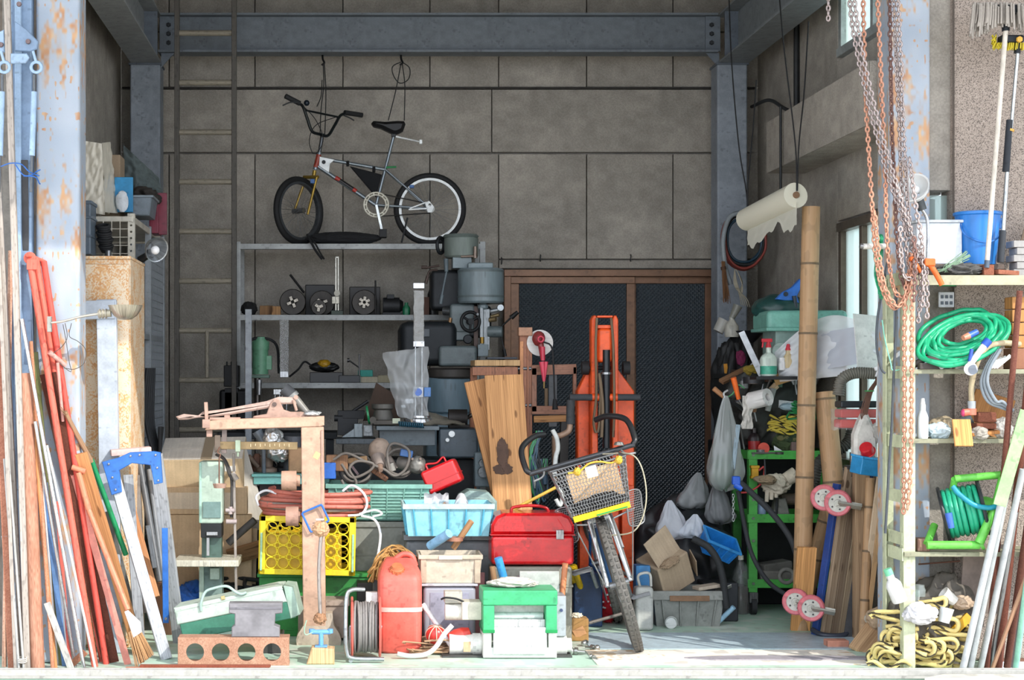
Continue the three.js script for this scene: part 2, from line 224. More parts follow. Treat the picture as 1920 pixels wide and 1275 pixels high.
leanL('wooden_plank','worn orange-edged plank behind the pink angle bar','plank',152,850,-.21,262,1226,.03,wood(0xd8a070),'flat',.02);
leanL('flat_bar','dark brown rusted plate standing behind the red tripod','bar',90,700,-.2,208,1243,.04,rusty(0x80584a),'flat',.006);
leanL('steel_strip','short pale grey strip leaning sideways over the feet of the tubes','strip',88,1130,-.05,134,1256,.016,mat(0xbfbcb6,{t:'scratch',r:.6}),'flat',.006);
leanL('steel_strip','short grey blade-like strip wedged among the beige tubes','strip',8,1005,-.08,52,1236,.014,mat(0xa8acae,{t:'scratch',r:.5}),'flat',.005);
leanL('flat_bar','olive green edge of a board standing behind the chrome tube','bar',66,660,-.2,116,1247,.013,paint(0x6f7444),'flat',.01);
leanL('dark_bar','dark steel bar in the gap between pillar and beige tubes','bar',46,300,-.2,60,1238,.016,iron(0x4a4a4c),'flat',.012);
{
const z=-.06,p=(x,y,q=0)=>P(x,y,z+q);
one('twine','thin blue twine knotted round the beige tube and the steel bracket','twine',null,merge([tube([p(2,312),p(20,306,.03),p(40,308,.04),p(55,322,.03),p(74,330)],.003),tube([p(28,308,.04),p(44,328,.05),p(60,328,.04),p(68,322),p(76,318)],.003),tube([p(44,330,.04),p(66,332,.04),p(74,344),p(76,345)],.003)]),plastic(0x2c6cc0));
}
{
const t=thing('steel_tripod','folded salmon-red steel tripod with chipped paint leaning on the pillar','tripod',ft(178,1250)),z=-.16,sm2=salmon;
const h=L(56,484,z);
part('leg',bar(L(178,1250,ZF(1250)),L(56,488,z),.0165,.0165,12),sm2,t);part('leg',bar(L(192,1240,ZF(1240)),L(67,484,z-.03),.0165,.0165,12),sm2,t);part('leg',bar(L(199,1245,ZF(1245)),L(82,490,z-.045),.0155,.0155,12),mat(0xe2584a,{r:.55,t:'scratch'}),t);
part('head_plate',[atv(ext(circ(0,0,.03,16),.01),h),atv(bx(.05,.05,.01),L(60,496,z+.015)),bar(L(52,478,z+.02),L(86,492,z-.1),.01)],sm2,t);
for(const[x,y,q,r]of[[176,1240,ZF(1240)+.02,.018],[190,1230,ZF(1232)+.0,.018]])part('foot_cap',bar(L(x-3,y-22,q),L(x+2,y+8,q),r,r,12),iron(0x5a5c60),t);
part('brace',[bar(L(92,660,-.15),L(122,685,-.2),.012),bar(L(108,680,-.15),L(118,790,-.2),.008)],paint(0xd9a095),t);
}
{
const t=thing('broom','straw broom with an orange-red pivoted handle and white ferrule','broom',ft(268,1244)),z=-.14;
part('handle',[bar(L(147,886,-.2),L(166,955,-.2),.015,.015,12),bar(L(166,955,-.2),L(240,1143,-.12),.0135,.0135,12),bar(L(135,876,-.2),L(160,884,-.2),.014)],mat(0xe48a68,{r:.5,t:'scratch'}),t);
part('ferrule',[atv(ext([[-.022,-.06],[.022,-.05],[.034,-.005],[.0,.07],[-.016,.07]],.03,.004),L(250,1170,-.1),0,0,.38)],plastic(0xf0efec),t);
const st=[];for(let i=0;i<90;i++){const a=rnd(-1,1),b=rnd(-1,1);const p0=L(250+a*9,1180-a*6,-.1+b*.012),p1=L(271+a*17,1241-a*12-Math.abs(b)*4,-.12+b*.03);st.push(bar(p0,p1,.0022,.0016,4,true));}
part('bristles',st,wood(0xd8b088),t).userData.kind='stuff';
}
{const t=thing('garden_rake','brown wooden tool handle ending in a green plastic tube, leaning over the ladder','tool',P(236,1040,-.45));
part('handle',bar(L(122,772,-.17),L(171,866,-.3),.01,.014),wood(0xb09078),t);part('green_tube',bar(L(171,862,-.3),L(236,1040,-.45),.0135,.0135,12),plastic(0x128a54),t);
part('twig_tuft',Array.from({length:12},()=>bar(L(124+rnd(-3,3),778,-.17+rnd(-.01,.01)),L(119+rnd(-8,8),765+rnd(-5,8),-.17+rnd(-.02,.02)),.002,.001,4)),wood(0x9a8068),t);}
{
const t=thing('step_ladder','aluminium step ladder with a blue plastic top hinge and blue strut','ladder',ft(310,1236)),al=mat(0xc4c8ce,{t:'scratch',r:.42,m:.25}),bl=plastic(0x2f6fc4);
part('rail',plank(L(312,1236,ZF(1236)),L(208,872,-.42),.058,.03,.25,.004),al,t);part('rail',plank(L(337,1205,ZF(1205)),L(292,852,-.5),.066,.03,-.1,.004),al,t);
part('rail',plank(L(264,1224,ZF(1224)),L(240,890,-.6),.05,.025,.2),mat(0xa9adb2,{t:'scratch',r:.5,m:.3}),t);part('rail',plank(L(330,1180,ZF(1180)),L(300,880,-.95),.05,.025),mat(0xa9adb2,{t:'scratch',r:.5,m:.3}),t);
const z=-.4,q=(x,y)=>{const a=L(x,y,z);return[a.x,a.y];};
const hg=part('hinge',[ext([[192,866],[222,858],[244,848],[288,846],[301,848],[305,905],[290,908],[283,872],[248,868],[224,882],[229,922],[210,928]].map(([x,y])=>q(x,y)),.04,.003).translate(0,0,L(0,0,z).z)],bl,t);
for(const[x,y]of[[204,870],[211,895],[217,918],[245,855],[262,853],[292,853],[295,877],[297,901]])part('rivet',atv(lat([[.0001,.006],[.005,.004],[.006,0]],8).rotateX(PI/2),L(x,y,z+.022)),steel(),hg);
part('strut',plank(L(311,1168,-.62),L(309,990,-.55),.03,.008,0,.004),bl,t);for(const[x,y]of[[311,1160],[309,996]])part('pivot',atv(lat([[.0001,.008],[.007,.006],[.008,0]],8).rotateX(PI/2),L(x,y,-.56)),steel(),t);
part('top_cap',atv(bx(.2,.03,.1),L(245,846,-.55),0,.2,.08),mat(0xe2c0b8,{r:.6}),t);
}
pole('stone_slab','flat grey concrete board standing behind the step ladder','board',P(255,1150,-.95),P(243,892,-1.02),.055,mat(0x8d8782,{t:'conc',r:.9}),null,'flat',.04);
pole('wooden_board','light brown board slanting between the ladder rails','board',P(292,1120,-.75),P(247,955,-.95),.022,wood(0xcf9a74),null,'flat',.02);
pole('wooden_board','dark reddish brown board low down behind the ladder rails','board',ft(312,1190),P(292,1090,-.95),.03,wood(0x8c6658),null,'flat',.02);
pole('plastic_pipe','dark grey plastic pipe slanting down behind the ladder hinge','pipe',P(300,1090,-.9),P(262,868,-1.05),.018,plastic(0x5d6166),null);
pole('plastic_pipe','mid grey plastic pipe next to the dark one behind the ladder','pipe',P(308,1100,-.95),P(280,880,-1.05),.014,plastic(0x84888c),null);
pole('steel_bracket_bar','thin steel strip with bolt holes hanging behind the ladder','bar',P(290,1065,-.85),P(277,985,-.88),.012,steel(0x8f9498),null,'flat',.006);
pole('steel_sheet','grey sheet edge standing between broom and step ladder','sheet',ft(262,1215),P(196,960,-.5),.03,mat(0x7b7c78,{r:.7}),null,'flat',.006);
{
const t=thing('steel_bracket','pale blue steel shutter bracket with bolted plates beside the rusty pillar','bracket',P(38,1200,-.2)),bl=paint(0x9fb9d4,.5),bd=paint(0x8098b4,.5);
part('guide_post',bx(.1,3.6,.08,0,1.4,-.06,.006),bd,t);part('guide_lip',bx(.03,3.6,.03,-.01,1.4,0,.004),bl,t);
const q=(x,y)=>{const a=L(x,y,-.1);return[a.x,a.y];},z=L(0,0,-.1).z;
part('hinge_plate',ext([[28,40],[50,55],[72,78],[70,92],[58,97],[28,96]].map(([x,y])=>q(x,y)),.02,.004).translate(0,0,z),bd,t);
part('hinge_plate',ext([[-20,70],[8,56],[10,98],[-20,98]].map(([x,y])=>q(x,y)),.02,.004).translate(0,0,z),bl,t);
part('cross_plate',ext([[22,102],[52,102],[57,110],[50,120],[22,121]].map(([x,y])=>q(x,y)),.02,.004).translate(0,0,z+.02),bl,t);
for(const[x,y]of[[53,78],[46,110],[2,84],[36,8]])part('bolt',atv(lat([[.0001,.014],[.011,.012],[.013,0]],8).rotateX(PI/2),L(x,y,-.085)),mat(0x7d6a6a,{r:.5,m:.4}),t);
}
for(const[x,l]of[[66,'pale blue turnbuckle hanging beside the rusty pillar on a hooked eye'],[6,'pale blue turnbuckle on the far side of the steel bracket']]){
const t=thing('turnbuckle',l,'turnbuckle',P(x-6,360,-.08)),bl=paint(0xa4c0dc),z=-.08;
part('body',[bar(L(x-2,172,z),L(x-6,292,z),.014,.014,10)],bl,t);part('rod',bar(L(x-6,292,z),L(x-8,360,z),.007),iron(0x6a6f74),t);part('rod',bar(L(x-2,140,z),L(x-2,172,z),.007),iron(0x6a6f74),t);
part('eye',[atv(ring(.025,.008,18,8),L(x+2,126,z)),bar(L(x-4,96,z),L(x+2,118,z),.007)],bl,t);
}
{
const t=thing('steel_cabinet','tall rusty beige sheet-steel cabinet behind the left pillar','cabinet',[-1.31,0,-1.01]),rb=mat(0xffffff,{t:'rustbeige',r:.75,b:'fine',bs:.0006});
part('body',bx(.424,1.99,.6,0,.995,-.01,.008),rb,t);part('front_panel',bx(.41,1.94,.012,0,.99,.3,.004),rb,t);part('top_lip',bx(.43,.015,.62,0,1.995,0,.003),rb,t);
}
{const t=thing('steel_channel','pale grey steel post with a short arm leaning on the rusty cabinet','post',P(212,1197,-.6).setY(0));const g=paint(0xb9c2cd,.5);
part('post',plank(new V3(0,0,.03),L(200,562,-.64),.1,.05,0,.004),g,t);part('arm',plank(L(150,582,-.62),L(216,580,-.62),.095,.04,0,.004).rotateZ(0),g,t);}
{
const t=thing('gooseneck_lamp','bent-arm work lamp with a round metal shade clamped to the red tripod','lamp',P(96,605,-.1)),z=-.06,m=steel(0xd6d0c0,.3,.7);
part('arm',tube([L(96,605,z),L(120,602,z),L(150,594,z),L(186,588,z)],.006),m,t);
part('clamp',atv(bx(.02,.075,.03),L(93,608,z-.02)),mat(0x9a9a92,{r:.5,m:.4}),t);
part('socket',bar(L(184,589,z),L(208,587,z),.018,.018,14),mat(0xb9b29e,{r:.45,m:.4}),t);for(const x of[187,193,199])part('socket_ring',atv(ring(.02,.004,16,6).rotateY(PI/2),L(x,588,z)),mat(0xa8a294,{r:.45,m:.4}),t);
part('shade',atv(lat([[.012,-.065],[.03,-.062],[.055,-.045],[.073,-.018],[.08,.0],[.082,.004],[.076,0],[.07,-.018],[.05,-.042],[.01,-.055]],28),L(235,574,z)),steel(0xbdb6a4,.32,.7),t);
const c=thing('loose_wire','thin steel wire hanging in loops under the bent-arm lamp','wire',P(130,690,-.05)),zz=-.05;
part('wire',[tube([[118,608],[124,640],[130,680],[134,697],[122,690],[112,680]].map(([x,y])=>L(x,y,zz)),.0018),tube([[134,606],[130,630],[146,640],[160,655],[158,680],[140,692],[120,690]].map(([x,y])=>L(x,y,zz)),.0018),tube([[100,662],[116,650],[126,632],[122,606]].map(([x,y])=>L(x,y,zz)),.0018)],iron(0x55504a),c);}
{
const t=thing('wire_rack','perforated steel rack with wire mesh sides along the left wall','rack',[-1.35,0,-2.1]),an=mat(0xc9c4b6,{r:.5,m:.2}),ag=paint(0x8b9196),x0=-.17,x1=.175,z0=.75,z1=-.8;
for(const[x,z,m]of[[x0,z0,an],[x1,z1,ag],[x0,z1,ag],[x1,-.05,ag]]){part('post',[bx(.036,2.28,.004,x,1.14,z),bx(.004,2.28,.036,x+.016,1.14,z-.018)],m,t);}
for(const y of[2.25,1.62,1.05,.45])part('shelf',[bx(.36,.03,.012,0,y,z0),bx(.36,.03,.012,0,y,z1),bx(.012,.035,1.55,x1+.006,y,-.02),bx(.35,.006,1.55,0,y,-.02)],y>2?an:ag,t);
part('post',[ext([[-.02,0],[.02,0],[.02,2.28],[-.02,2.28]],.004,.0005,Array.from({length:12},(_,i)=>circ(0,2.25-i*.035,.006,8))).translate(x1,0,z0),bx(.004,2.28,.036,x1+.018,1.14,z0-.02)],an,t);
const wires=(zc,w,n,ax)=>{const g=[];for(let i=0;i<=n;i++){const u=-w/2+w*i/n;g.push(ax?bar([x1+.01,.5,zc+u],[x1+.01,2.2,zc+u],.002,.002,5):bar([u,1.7,zc],[u,2.24,zc],.003,.003,5));}for(let j=0;j<=(ax?38:12);j++){const y=(ax?.5:1.7)+j*.045;g.push(ax?bar([x1+.01,y,zc-w/2],[x1+.01,y,zc+w/2],.002,.002,5):bar([-w/2,y,zc],[w/2,y,zc],.003,.003,5));}return g;};
part('mesh_panel',wires(z0+.004,.32,7,false),an,t);part('mesh_panel',wires(-.42,.7,16,true),ag,t);
}
{
const gr=mat(0x2a2b2e,{r:.7});
const t=thing('cable_bundle','bundle of black cable tied to the mesh end of the rack','cable',P(200,478,-1.28));const cs=[];for(let i=0;i<12;i++)cs.push(atv(ring(.032+(i%3)*.004-Math.abs(i-6)*.0012,.008,18,6).rotateX(PI/2+.35),L(200-i*.6,470-i*4.2,-1.28)));part('coil',cs,rubber(),t);part('plug',bar(L(203,480,-1.25),L(203,470,-1.25),.018),steel(0x8c8c8c),t);
const b=thing('wrapped_block','beige block wrapped in crinkled clear plastic on top of the rack','block',P(172,400,-1.5));
part('wrap',[sheet(24,24,(u,w)=>{const x=118+u*76-(1-w)*-0,tx=152+(u-.5)*66+w*10-4+(1-w)*16,ty=398-w*134+(u-.5)*(u>.5?10:0);const n=N3(u*9,w*9,3)*.016+N3(u*22,w*22,7)*.008;return L(tx,ty,-1.45+n);}),sheet(12,24,(u,w)=>{const x0=181+w*10+(1-w)*16,n=N3(u*7,w*9,5)*.014;return L(x0+u*(24-w*8)+n*200,398-w*130-u*2+u*(1-w)*4,-1.45-u*.3+n);})],mat(0xd8d2c2,{t:null,r:.4,transmission:.15,thickness:0}),b);
part('block',atv(bx(.2,.36,.28),L(166,338,-1.62)),cardM(0xd9cdb6),b);
one('storage_bin','blue-grey ribbed plastic bin at the end of the rack','bin',P(160,480,-1.22),merge([bx(.13,.28,.2,-.02,.14,0,.01),bx(.14,.02,.21,-.02,.28,0,.004),bx(.14,.012,.21,-.02,.2,0,.003),bx(.14,.012,.21,-.02,.1,0,.003)]),plastic(0x5d6b78));
one('cardboard_tube_box','tall brown cardboard box behind the wrapped block','box',P(212,398,-2.0).setY(2.254),bx(.11,.42,.2,0,.21,0,.004),cardM(0xa08c74));
const bp=thing('display_board','bright blue flat panel standing on the rack with a white disc in front','panel',P(233,398,-1.75));part('board',bx(.105,.2,.02,-.002,.1,0,.003),plastic(0x2b8cc0),bp);
one('white_disc','crumpled white plastic disc leaning on the blue panel','disc',P(229,378,-1.69),atv(blob(.036,.06,.014,.12,3,2,4),new V3()),plastic(0xd5dae0));
const tp=thing('tarp_bundle','slumped grey-green tarpaulin peak on the rack beside the back column','tarp',P(268,360,-2.4));part('tarp',sheet(20,20,(u,w)=>{const y=272+(1-w)*100+u*w*60,n=N3(u*8,w*6,2)*.03;return L(232+u*76*(1-w*.15)+n*60,y,-2.3-.2*u+n+.1*Math.sin(u*3));}),cloth(0x5f6a6a),tp);
one('rag_heap','heap of dark rags stuffed on the rack above the grey tray','rags',P(272,370,-2.15),blob(.085,.055,.12,.35,3,4,8,true),cloth(0x37322e));
const tr=thing('grey_tray','grey tapered plastic tub on the rack','tub',P(266,415,-1.95));part('tub',[ext([[-.06,.02],[.06,.02],[.075,.13],[-.075,.13]],.3,.006)],plastic(0x6d7881),tr);part('rim',bx(.17,.014,.32,0,.13,0,.004),plastic(0x7d8890),tr);
one('maroon_box','upright maroon box at the back end of the rack','box',P(298,440,-2.3),merge([bx(.055,.24,.2,-.02,.12,0,.004),bx(.05,.25,.02,.03,.12,.06,.003)]),plastic(0x7a2338));
const sl=thing('clamp_lamp','silver reflector clamp lamp tilted on top of the rusty cabinet','lamp',P(262,492,-1.2));const g2=lat([[.02,-.075],[.026,-.07],[.045,-.05],[.062,-.02],[.068,.0],[.07,.002],[.064,0],[.056,-.02],[.04,-.045],[.016,-.06]],28);const dd=new V3(.6,-.35,.72).normalize();g2.applyQuaternion(new THREE.Quaternion().setFromUnitVectors(up,dd));
part('shade',atv(g2,L(294,468,-1.15)),steel(0xa9adb0,.3,.8),sl);part('bulb',atv(new THREE.SphereGeometry(.024,14,10),L(291,469,-1.16)),mat(0xe8e8e8,{t:null,r:.2}),sl);part('socket',[bar(L(262,488,-1.22),L(278,478,-1.2),.022,.019,14)],iron(0x1c1d1e),sl);part('collar',bar(L(276,479,-1.2),L(284,474,-1.18),.018,.024,14),steel(0x9a9c9e),sl);
for(const[x,y,l,h,w,c,z]of[[290,700,'brown paper parcel on the middle shelf of the mesh rack',.07,.1,0x8a5a40,-2.1],[285,575,'dark tin on the upper middle shelf of the mesh rack',.1,.07,0x2c3034,-2.3],[282,412,'tan cardboard carton under the top shelf of the rack',.2,.12,0xa88a66,-2.0]])one('shelf_box',l,'box',P(x-6,y,z).setY([.452,1.05,1.62].reduce((a,b)=>Math.abs(b-P(x,y,z).y)<Math.abs(a-P(x,y,z).y)?b:a)+.004).setX(-1.3),bx(w,h,.2,0,h/2,0,.005),cardM(c));
const hs=[];for(let i=0;i<5;i++)hs.push(tube([[276+i*3,690],[270+i*4,760+i*6],[282+i*3,830],[298,860-i*4],[300+i,800]].map(([x,y])=>P(x,y,-1.42-i*.03).sub(P(285,860,-1.5))),.011));
one('black_hoses','black rubber hoses hanging beside the rusty cabinet','hose',P(285,860,-1.5),merge(hs),rubber(0x1b1e22));
}
{
const t=thing('wooden_ladder','tall dark weathered ladder standing against the back wall','ladder',P(385,0,-3.2).setY(0)),dk=mat(0x5a5650,{t:'scratch',r:.7}),rg=mat(0x98907f,{t:'scratch',r:.6});
const rl=(x)=>{const a=P(x,0,-3.2).x-B.x;return merge([bx(.032,3.98,.05,a,1.99,0,.004)]);};
part('rail',rl(332),dk,t);part('rail',rl(439),dk,t);
for(let i=-1;i<12;i++){const y=P(0,62+i*93,-3.2).y;if(y>.15&&y<3.95)part('rung',bar([-.19,y,0],[.19,y,0],.019,.019,10),rg,t);}
part('brace',[bar(L(388,620,-3.19),L(388,708,-3.19),.014,.012)],rg,t);
}
// ---------- shelf on the back wall, small bicycle, things on the shelf ----------
const SZ=-3.3,SY=[2.266,1.795,1.345];
{
const t=thing('steel_shelf','grey steel shelf with three boards on the back wall under the hanging bicycle','shelf',[P(640,0,SZ).x,0,-3.53]),m=mat(0x9da09f,{r:.5,m:.2}),X=(px)=>P(px,0,SZ).x-B.x;
for(const x of[446,905])for(const z of[.23,-.21])part('post',[bx(.036,2.28,.004,X(x),1.14,z),bx(.004,2.28,.036,X(x)-.016,1.14,z-.018)],m,t);
SY.concat(.7).forEach((y)=>part('shelf_board',[bx(X(908)-X(443),.006,.46,(X(443)+X(908))/2,y-.003,0,.001),bx(X(908)-X(443),.036,.006,(X(443)+X(908))/2,y-.018,.228,.001)],m,t));
}
function wheel(R,tr,rimW,nSp,tyreM,rimM){
const sp=[];for(let i=0;i<nSp;i++){const a=i/nSp*PI*2,b=a+(i%2?.35:-.35);sp.push(bar([.02*Math.cos(b),.02*Math.sin(b),i%4<2?.025:-.025],[(R-tr*1.6)*Math.cos(a),(R-tr*1.6)*Math.sin(a),0],.0011,.0011,4,true));}
return[['tyre',ring(R-tr,tr,48,12),tyreM],['rim',lat([[R-tr*2.5,-rimW],[R-tr*1.7,-rimW],[R-tr*1.5,0],[R-tr*1.7,rimW],[R-tr*2.5,rimW],[R-tr*2.5,-rimW]],48).rotateX(PI/2),rimM],['spokes',merge(sp),steel(0x8a8c8e)],['hub',bar([0,0,-.05],[0,0,.05],.018,.018,12),steel(0x9a9c9e)]];
}
{
const z=-3.5,t=thing('small_bicycle','small black and silver stunt bicycle hung above the steel shelf','bicycle',[P(680,0,z).x,SY[0],z]);
const blk=mat(0x17181a,{r:.35}),chr=steel(0xc4c8c6,.25),wht=mat(0xdfe2e0,{r:.4,m:.2}),q=(x,y,dz=0)=>L(x,y,z+dz);
const addWheel=(name,c,yaw,rimM,R)=>{const g=new THREE.Group();g.name=name;g.position.copy(c);g.rotation.y=yaw;t.add(g);for(const[n,ge,m]of wheel(R,.021,.014,28,rubber(0x131416),rimM))part(n,ge,m,g);};
const rc=q(806,392);rc.y=.248;addWheel('rear_wheel',rc,0,wht,.245);const fc=q(560,394,.02);fc.y=.235;addWheel('front_wheel',fc,.82,mat(0x54585c,{r:.35,m:.5}),.232);
const bb=q(705,385),st=q(722,318),ht=q(599,286),hb=q(591,318),ax=rc.clone();
part('frame',[bar(bb,q(739,252),.011,.011,12),bar(q(597,296),st,.012,.012,12),bar(q(595,311),bb,.014,.014,12),bar(hb,ht,.016,.016,12),bar(bb.clone().add(new V3(0,0,.03)),ax.clone().add(new V3(0,0,.05)),.008),bar(bb.clone().add(new V3(0,0,-.03)),ax.clone().add(new V3(0,0,-.05)),.008),bar(st.clone().add(new V3(0,0,.02)),ax.clone().add(new V3(0,0,.05)),.007),bar(st.clone().add(new V3(0,0,-.02)),ax.clone().add(new V3(0,0,-.05)),.007)],mat(0x8b959b,{r:.3,m:.6}),t);
part('head_badge',bar(q(592,314,.002),q(598,290,.002),.0175,.0175,12),mat(0xa03c28,{r:.4}),t,'red and orange head tube sticker');
part('gusset',ext([[599,294],[628,300],[619,308],[617,325],[598,312]].map(([x,y])=>{const a=q(x,y);return[a.x,a.y];}),.02,.003).translate(0,0,.012),wht,t);part('badge',atv(bar([0,0,0],[0,0,.006],.013,.013,18),q(607,304,.022)),iron(0x2a2c30),t);
part('tube_decal',[bar(q(629,333,.001),q(668,359,.001),.0148,.0148,12)],mat(0x1c1a1c,{r:.4}),t);part('tube_decal',bar(q(629,333,.0015),q(637,338,.0015),.0152,.0152,12),mat(0xb0342a,{r:.4}),t);part('tube_decal',bar(q(662,355,.0015),q(668,359,.0015),.0152,.0152,12),mat(0xb0342a,{r:.4}),t);
part('dropout_plate',[ext([[796,382],[804,378],[813,390],[809,400],[801,400]].map(([x,y])=>{const a=q(x,y);return[a.x,a.y];}),.008,.001,[circ(q(805,386).x,q(805,386).y,.01,8)]).translate(0,0,.06),plank(q(766,393,.06),q(802,391,.06),.01,.008),plank(q(768,391,.06),q(800,379,.06),.009,.008)],wht,t);
part('fork',[bar(q(590,320),q(588,332),.014),bar(q(594,332,.05),q(577,402,.05),.009),bar(q(574,332,-.05),q(551,398,-.05),.009),bar(q(570,332,-.05),q(596,332,.05),.012)],mat(0xa88a3c,{r:.35,m:.6}),t);
part('brake',atv(bx(.03,.03,.03),q(586,340,.05)),plastic(0x1d5c9c),t);part('brake',atv(bx(.03,.02,.03),q(772,350,.03)),plastic(0x1d5c9c),t);
const hbz=.18;part('stem',bar(ht,q(605,250),.012,.012,12),steel(0x6a6e70),t);
part('handlebar',[tube([q(600,252,.05),q(585,246,.1),q(576,222,.13),q(568,200,.16),q(560,194,.2)],.0105,30,8),tube([q(600,252,.05),q(615,254,0),q(628,234,-.05),q(638,217,-.1),q(650,212,-.14)],.0105,30,8),bar(q(574,207,.14),q(632,219,-.05),.007)],mat(0x1e2426,{r:.3,m:.3}),t);
part('grip',bar(q(562,194,.2),q(535,180,.24),.017,.017,12),rubber(),t);part('grip',bar(q(646,211,-.13),q(679,216,-.2),.017,.017,12),rubber(),t);
part('brake_lever',[tube([q(558,192,.22),q(544,192,.24),q(530,198,.25)],.005)],iron(),t);part('brake_lever',tube([q(644,216,-.12),q(656,221,-.14),q(664,226,-.15)],.005),iron(),t);part('bell',atv(new THREE.SphereGeometry(.02,14,10),q(575,193,.16)),mat(0x1f2a36,{r:.3,m:.4}),t);
part('brake_cable',[tube([q(566,196,.2),q(592,225,.12),q(606,262,.06),q(590,290,.04),q(580,265,.05),q(592,235,.06),q(634,218,-.05)],.0028)],rubber(),t);
part('saddle',[atv(merge([ext([[-.115,.02],[-.1,.036],[-.02,.03],[.06,.036],[.105,.034],[.115,.015],[.1,-.03],[.06,-.05],[.03,-.05],[-.05,-.012],[-.1,0]],.1,.02)]),q(728,238))],mat(0x141416,{r:.5}),t);part('seat_clamp',atv(bx(.03,.03,.04),q(738,253)),iron(),t);part('seat_stay_reflector_arm',[bar(q(742,256,.02),q(788,266,.02),.008,.006),atv(bx(.02,.03,.02),q(789,266,.02))],wht,t);part('quick_release',bar(q(724,314,.02),q(743,313,.02),.007),plastic(0x1f8a4a),t);
part('chainring',[atv(ring(.066,.006,32,6),bb.clone().add(new V3(0,0,.045))),atv(ring(.082,.006,32,6),bb.clone().add(new V3(0,0,.045))),...Array.from({length:14},(_,i)=>bar([bb.x+.066*Math.cos(i*.449),bb.y+.066*Math.sin(i*.449),bb.z+.045],[bb.x+.082*Math.cos(i*.449),bb.y+.082*Math.sin(i*.449),bb.z+.045],.006,.006,6))],mat(0xe0dccc,{r:.4}),t);
part('crank',[plank(bb.clone().add(new V3(0,0,.06)),q(716,432,.07),.018,.012)],chr,t);part('pedal',atv(bx(.05,.055,.09),q(718,438,.11)),iron(0x1c1d1f),t);part('chain',[bar(bb.clone().add(new V3(0,.08,.04)),ax.clone().add(new V3(0,.03,.04)),.004,.004,5),bar(bb.clone().add(new V3(0,-.08,.04)),ax.clone().add(new V3(0,-.03,.04)),.004,.004,5)],iron(0x2a2826),t);part('cog',atv(bar([0,0,.03],[0,0,.04],.03,.03,16),ax),steel(0x8b8b86),t);
part('frame_bag',ext([[656,312],[716,328],[705,370],[690,352]].map(([x,y])=>{const a=q(x,y);return[a.x,a.y];}),.05,.008),cloth(0x17191c),t);part('bag_strap',[atv(bx(.02,.036,.036),q(652,307)),atv(bx(.02,.036,.036),q(701,318))],cloth(0x101113),t);part('kickstand',bar(q(764,408,.05),q(753,455,.06),.006),iron(0x2a2c2e),t);
}
{const z=-3.5,ln=(nm,l,pts,hook)=>{const t=thing(nm,l,'cord',P(...hook,-3.55));part('cord',pts.map((p)=>tube(p.map(([x,y,d=0])=>L(x,y,z+d)),.0035)),iron(0x1d1f20),t);part('hook',[tube([L(hook[0],97,-3.55),L(hook[0],110,-3.52),L(hook[0]+3,118,-3.5),L(hook[0]-2,122,-3.5)],.007)],iron(0x141516),t);};
ln('bicycle_string','dark cord tied from the beam down to the small bicycle handlebar',[[[606,118],[607,160],[602,205],[600,255]],[[608,118],[611,170],[610,225],[609,252]],[[604,150],[602,180],[594,200]]],[605,112]);
ln('bicycle_string','dark cord looped from the beam down to the small bicycle saddle',[[[752,118],[742,170],[728,226]],[[754,118],[759,160],[758,226]],[[752,116],[736,125],[738,142],[750,156],[766,148],[768,128],[754,116]]],[752,112]);}
{const z=-3.38,t=thing('black_roll','black rolled tarpaulin with loose straps lying under the small bicycle','tarp',[P(645,0,z).x,SY[0],z]);part('roll',atv(blob(.24,.042,.07,.16,5,4,3,true),new V3(.0,.043,-.02)),cloth(0x1c1d20),t);part('strap',[tube([L(576,440,-3.32),L(584,455,-3.26),L(592,470,-3.25),L(604,486,-3.25)],.008),tube([L(582,445,-3.32),L(592,458,-3.26),L(600,473,-3.25),L(608,486,-3.25)],.006)],cloth(0x18191c),t);}
const on=(px,k,z=-3.45)=>new V3(P(px,0,z).x,SY[k],z);
one('black_cloth_bundle','round black cloth bundle at the post end of the middle board','bundle',on(467,1),atv(blob(.055,.048,.06,.15,3,3,2),new V3(0,.046,0)),cloth(0x16171a));
one('wooden_block','brown wooden block on the middle board beside the black bundle','block',on(500,1),bx(.09,.065,.1,0,.033,0,.004),wood(0x8a6a4a));one('wooden_block','lighter wooden offcut touching the chuck disc on the middle board','block',on(518,1,-3.4),bx(.06,.06,.07,0,.03,0,.004),wood(0xb08a62));
function chuck(label,px,R,jaws,z=-3.42){const t=thing('lathe_chuck',label,'chuck',on(px,1,z),'lathe chucks on the middle board');part('body',lat([[.001,-.05],[R*.8,-.05],[R,-.035],[R,.03],[R*.94,.042],[R*.3,.042],[R*.28,.02],[.001,.02]],32).rotateX(PI/2).translate(0,R,0),iron(0x37332f,.5),t);for(let i=0;i<jaws;i++){const a=i/jaws*PI*2+.4;part('jaw',bx(.03,.02,.03,0,0,0,.002).rotateZ(a).translate(Math.cos(a)*R*.28,R+Math.sin(a)*R*.28,.05),steel(0xa9a296,.4,.6),t);}return t;}
chuck('dusty brown round lathe chuck with bright jaws, nearest the wooden blocks',549,.088,4);chuck('bluish round lathe chuck leaning on the black square case',604,.085,3,-3.5);chuck('small dark lathe chuck in front of the black square case',598,.05,3,-3.35);chuck('dark lathe chuck with six pale jaws beside the upright bar',683,.085,6,-3.4);
one('square_case','black square case standing behind the two lathe chucks','case',on(600,1,-3.62),bx(.2,.215,.06,0,.108,0,.006),mat(0x161617,{r:.5}));one('square_case','brown-black square case behind the six-jaw chuck','case',on(684,1,-3.6),bx(.21,.2,.08,0,.1,0,.006),mat(0x221f1d,{r:.5}));
pole('pry_bar','thin black bar jutting up from the square case on the middle board','bar',on(570,1,-3.55).setY(SY[1]+.16),P(544,515,-3.5),.008,iron(0x1b1b1c),null);
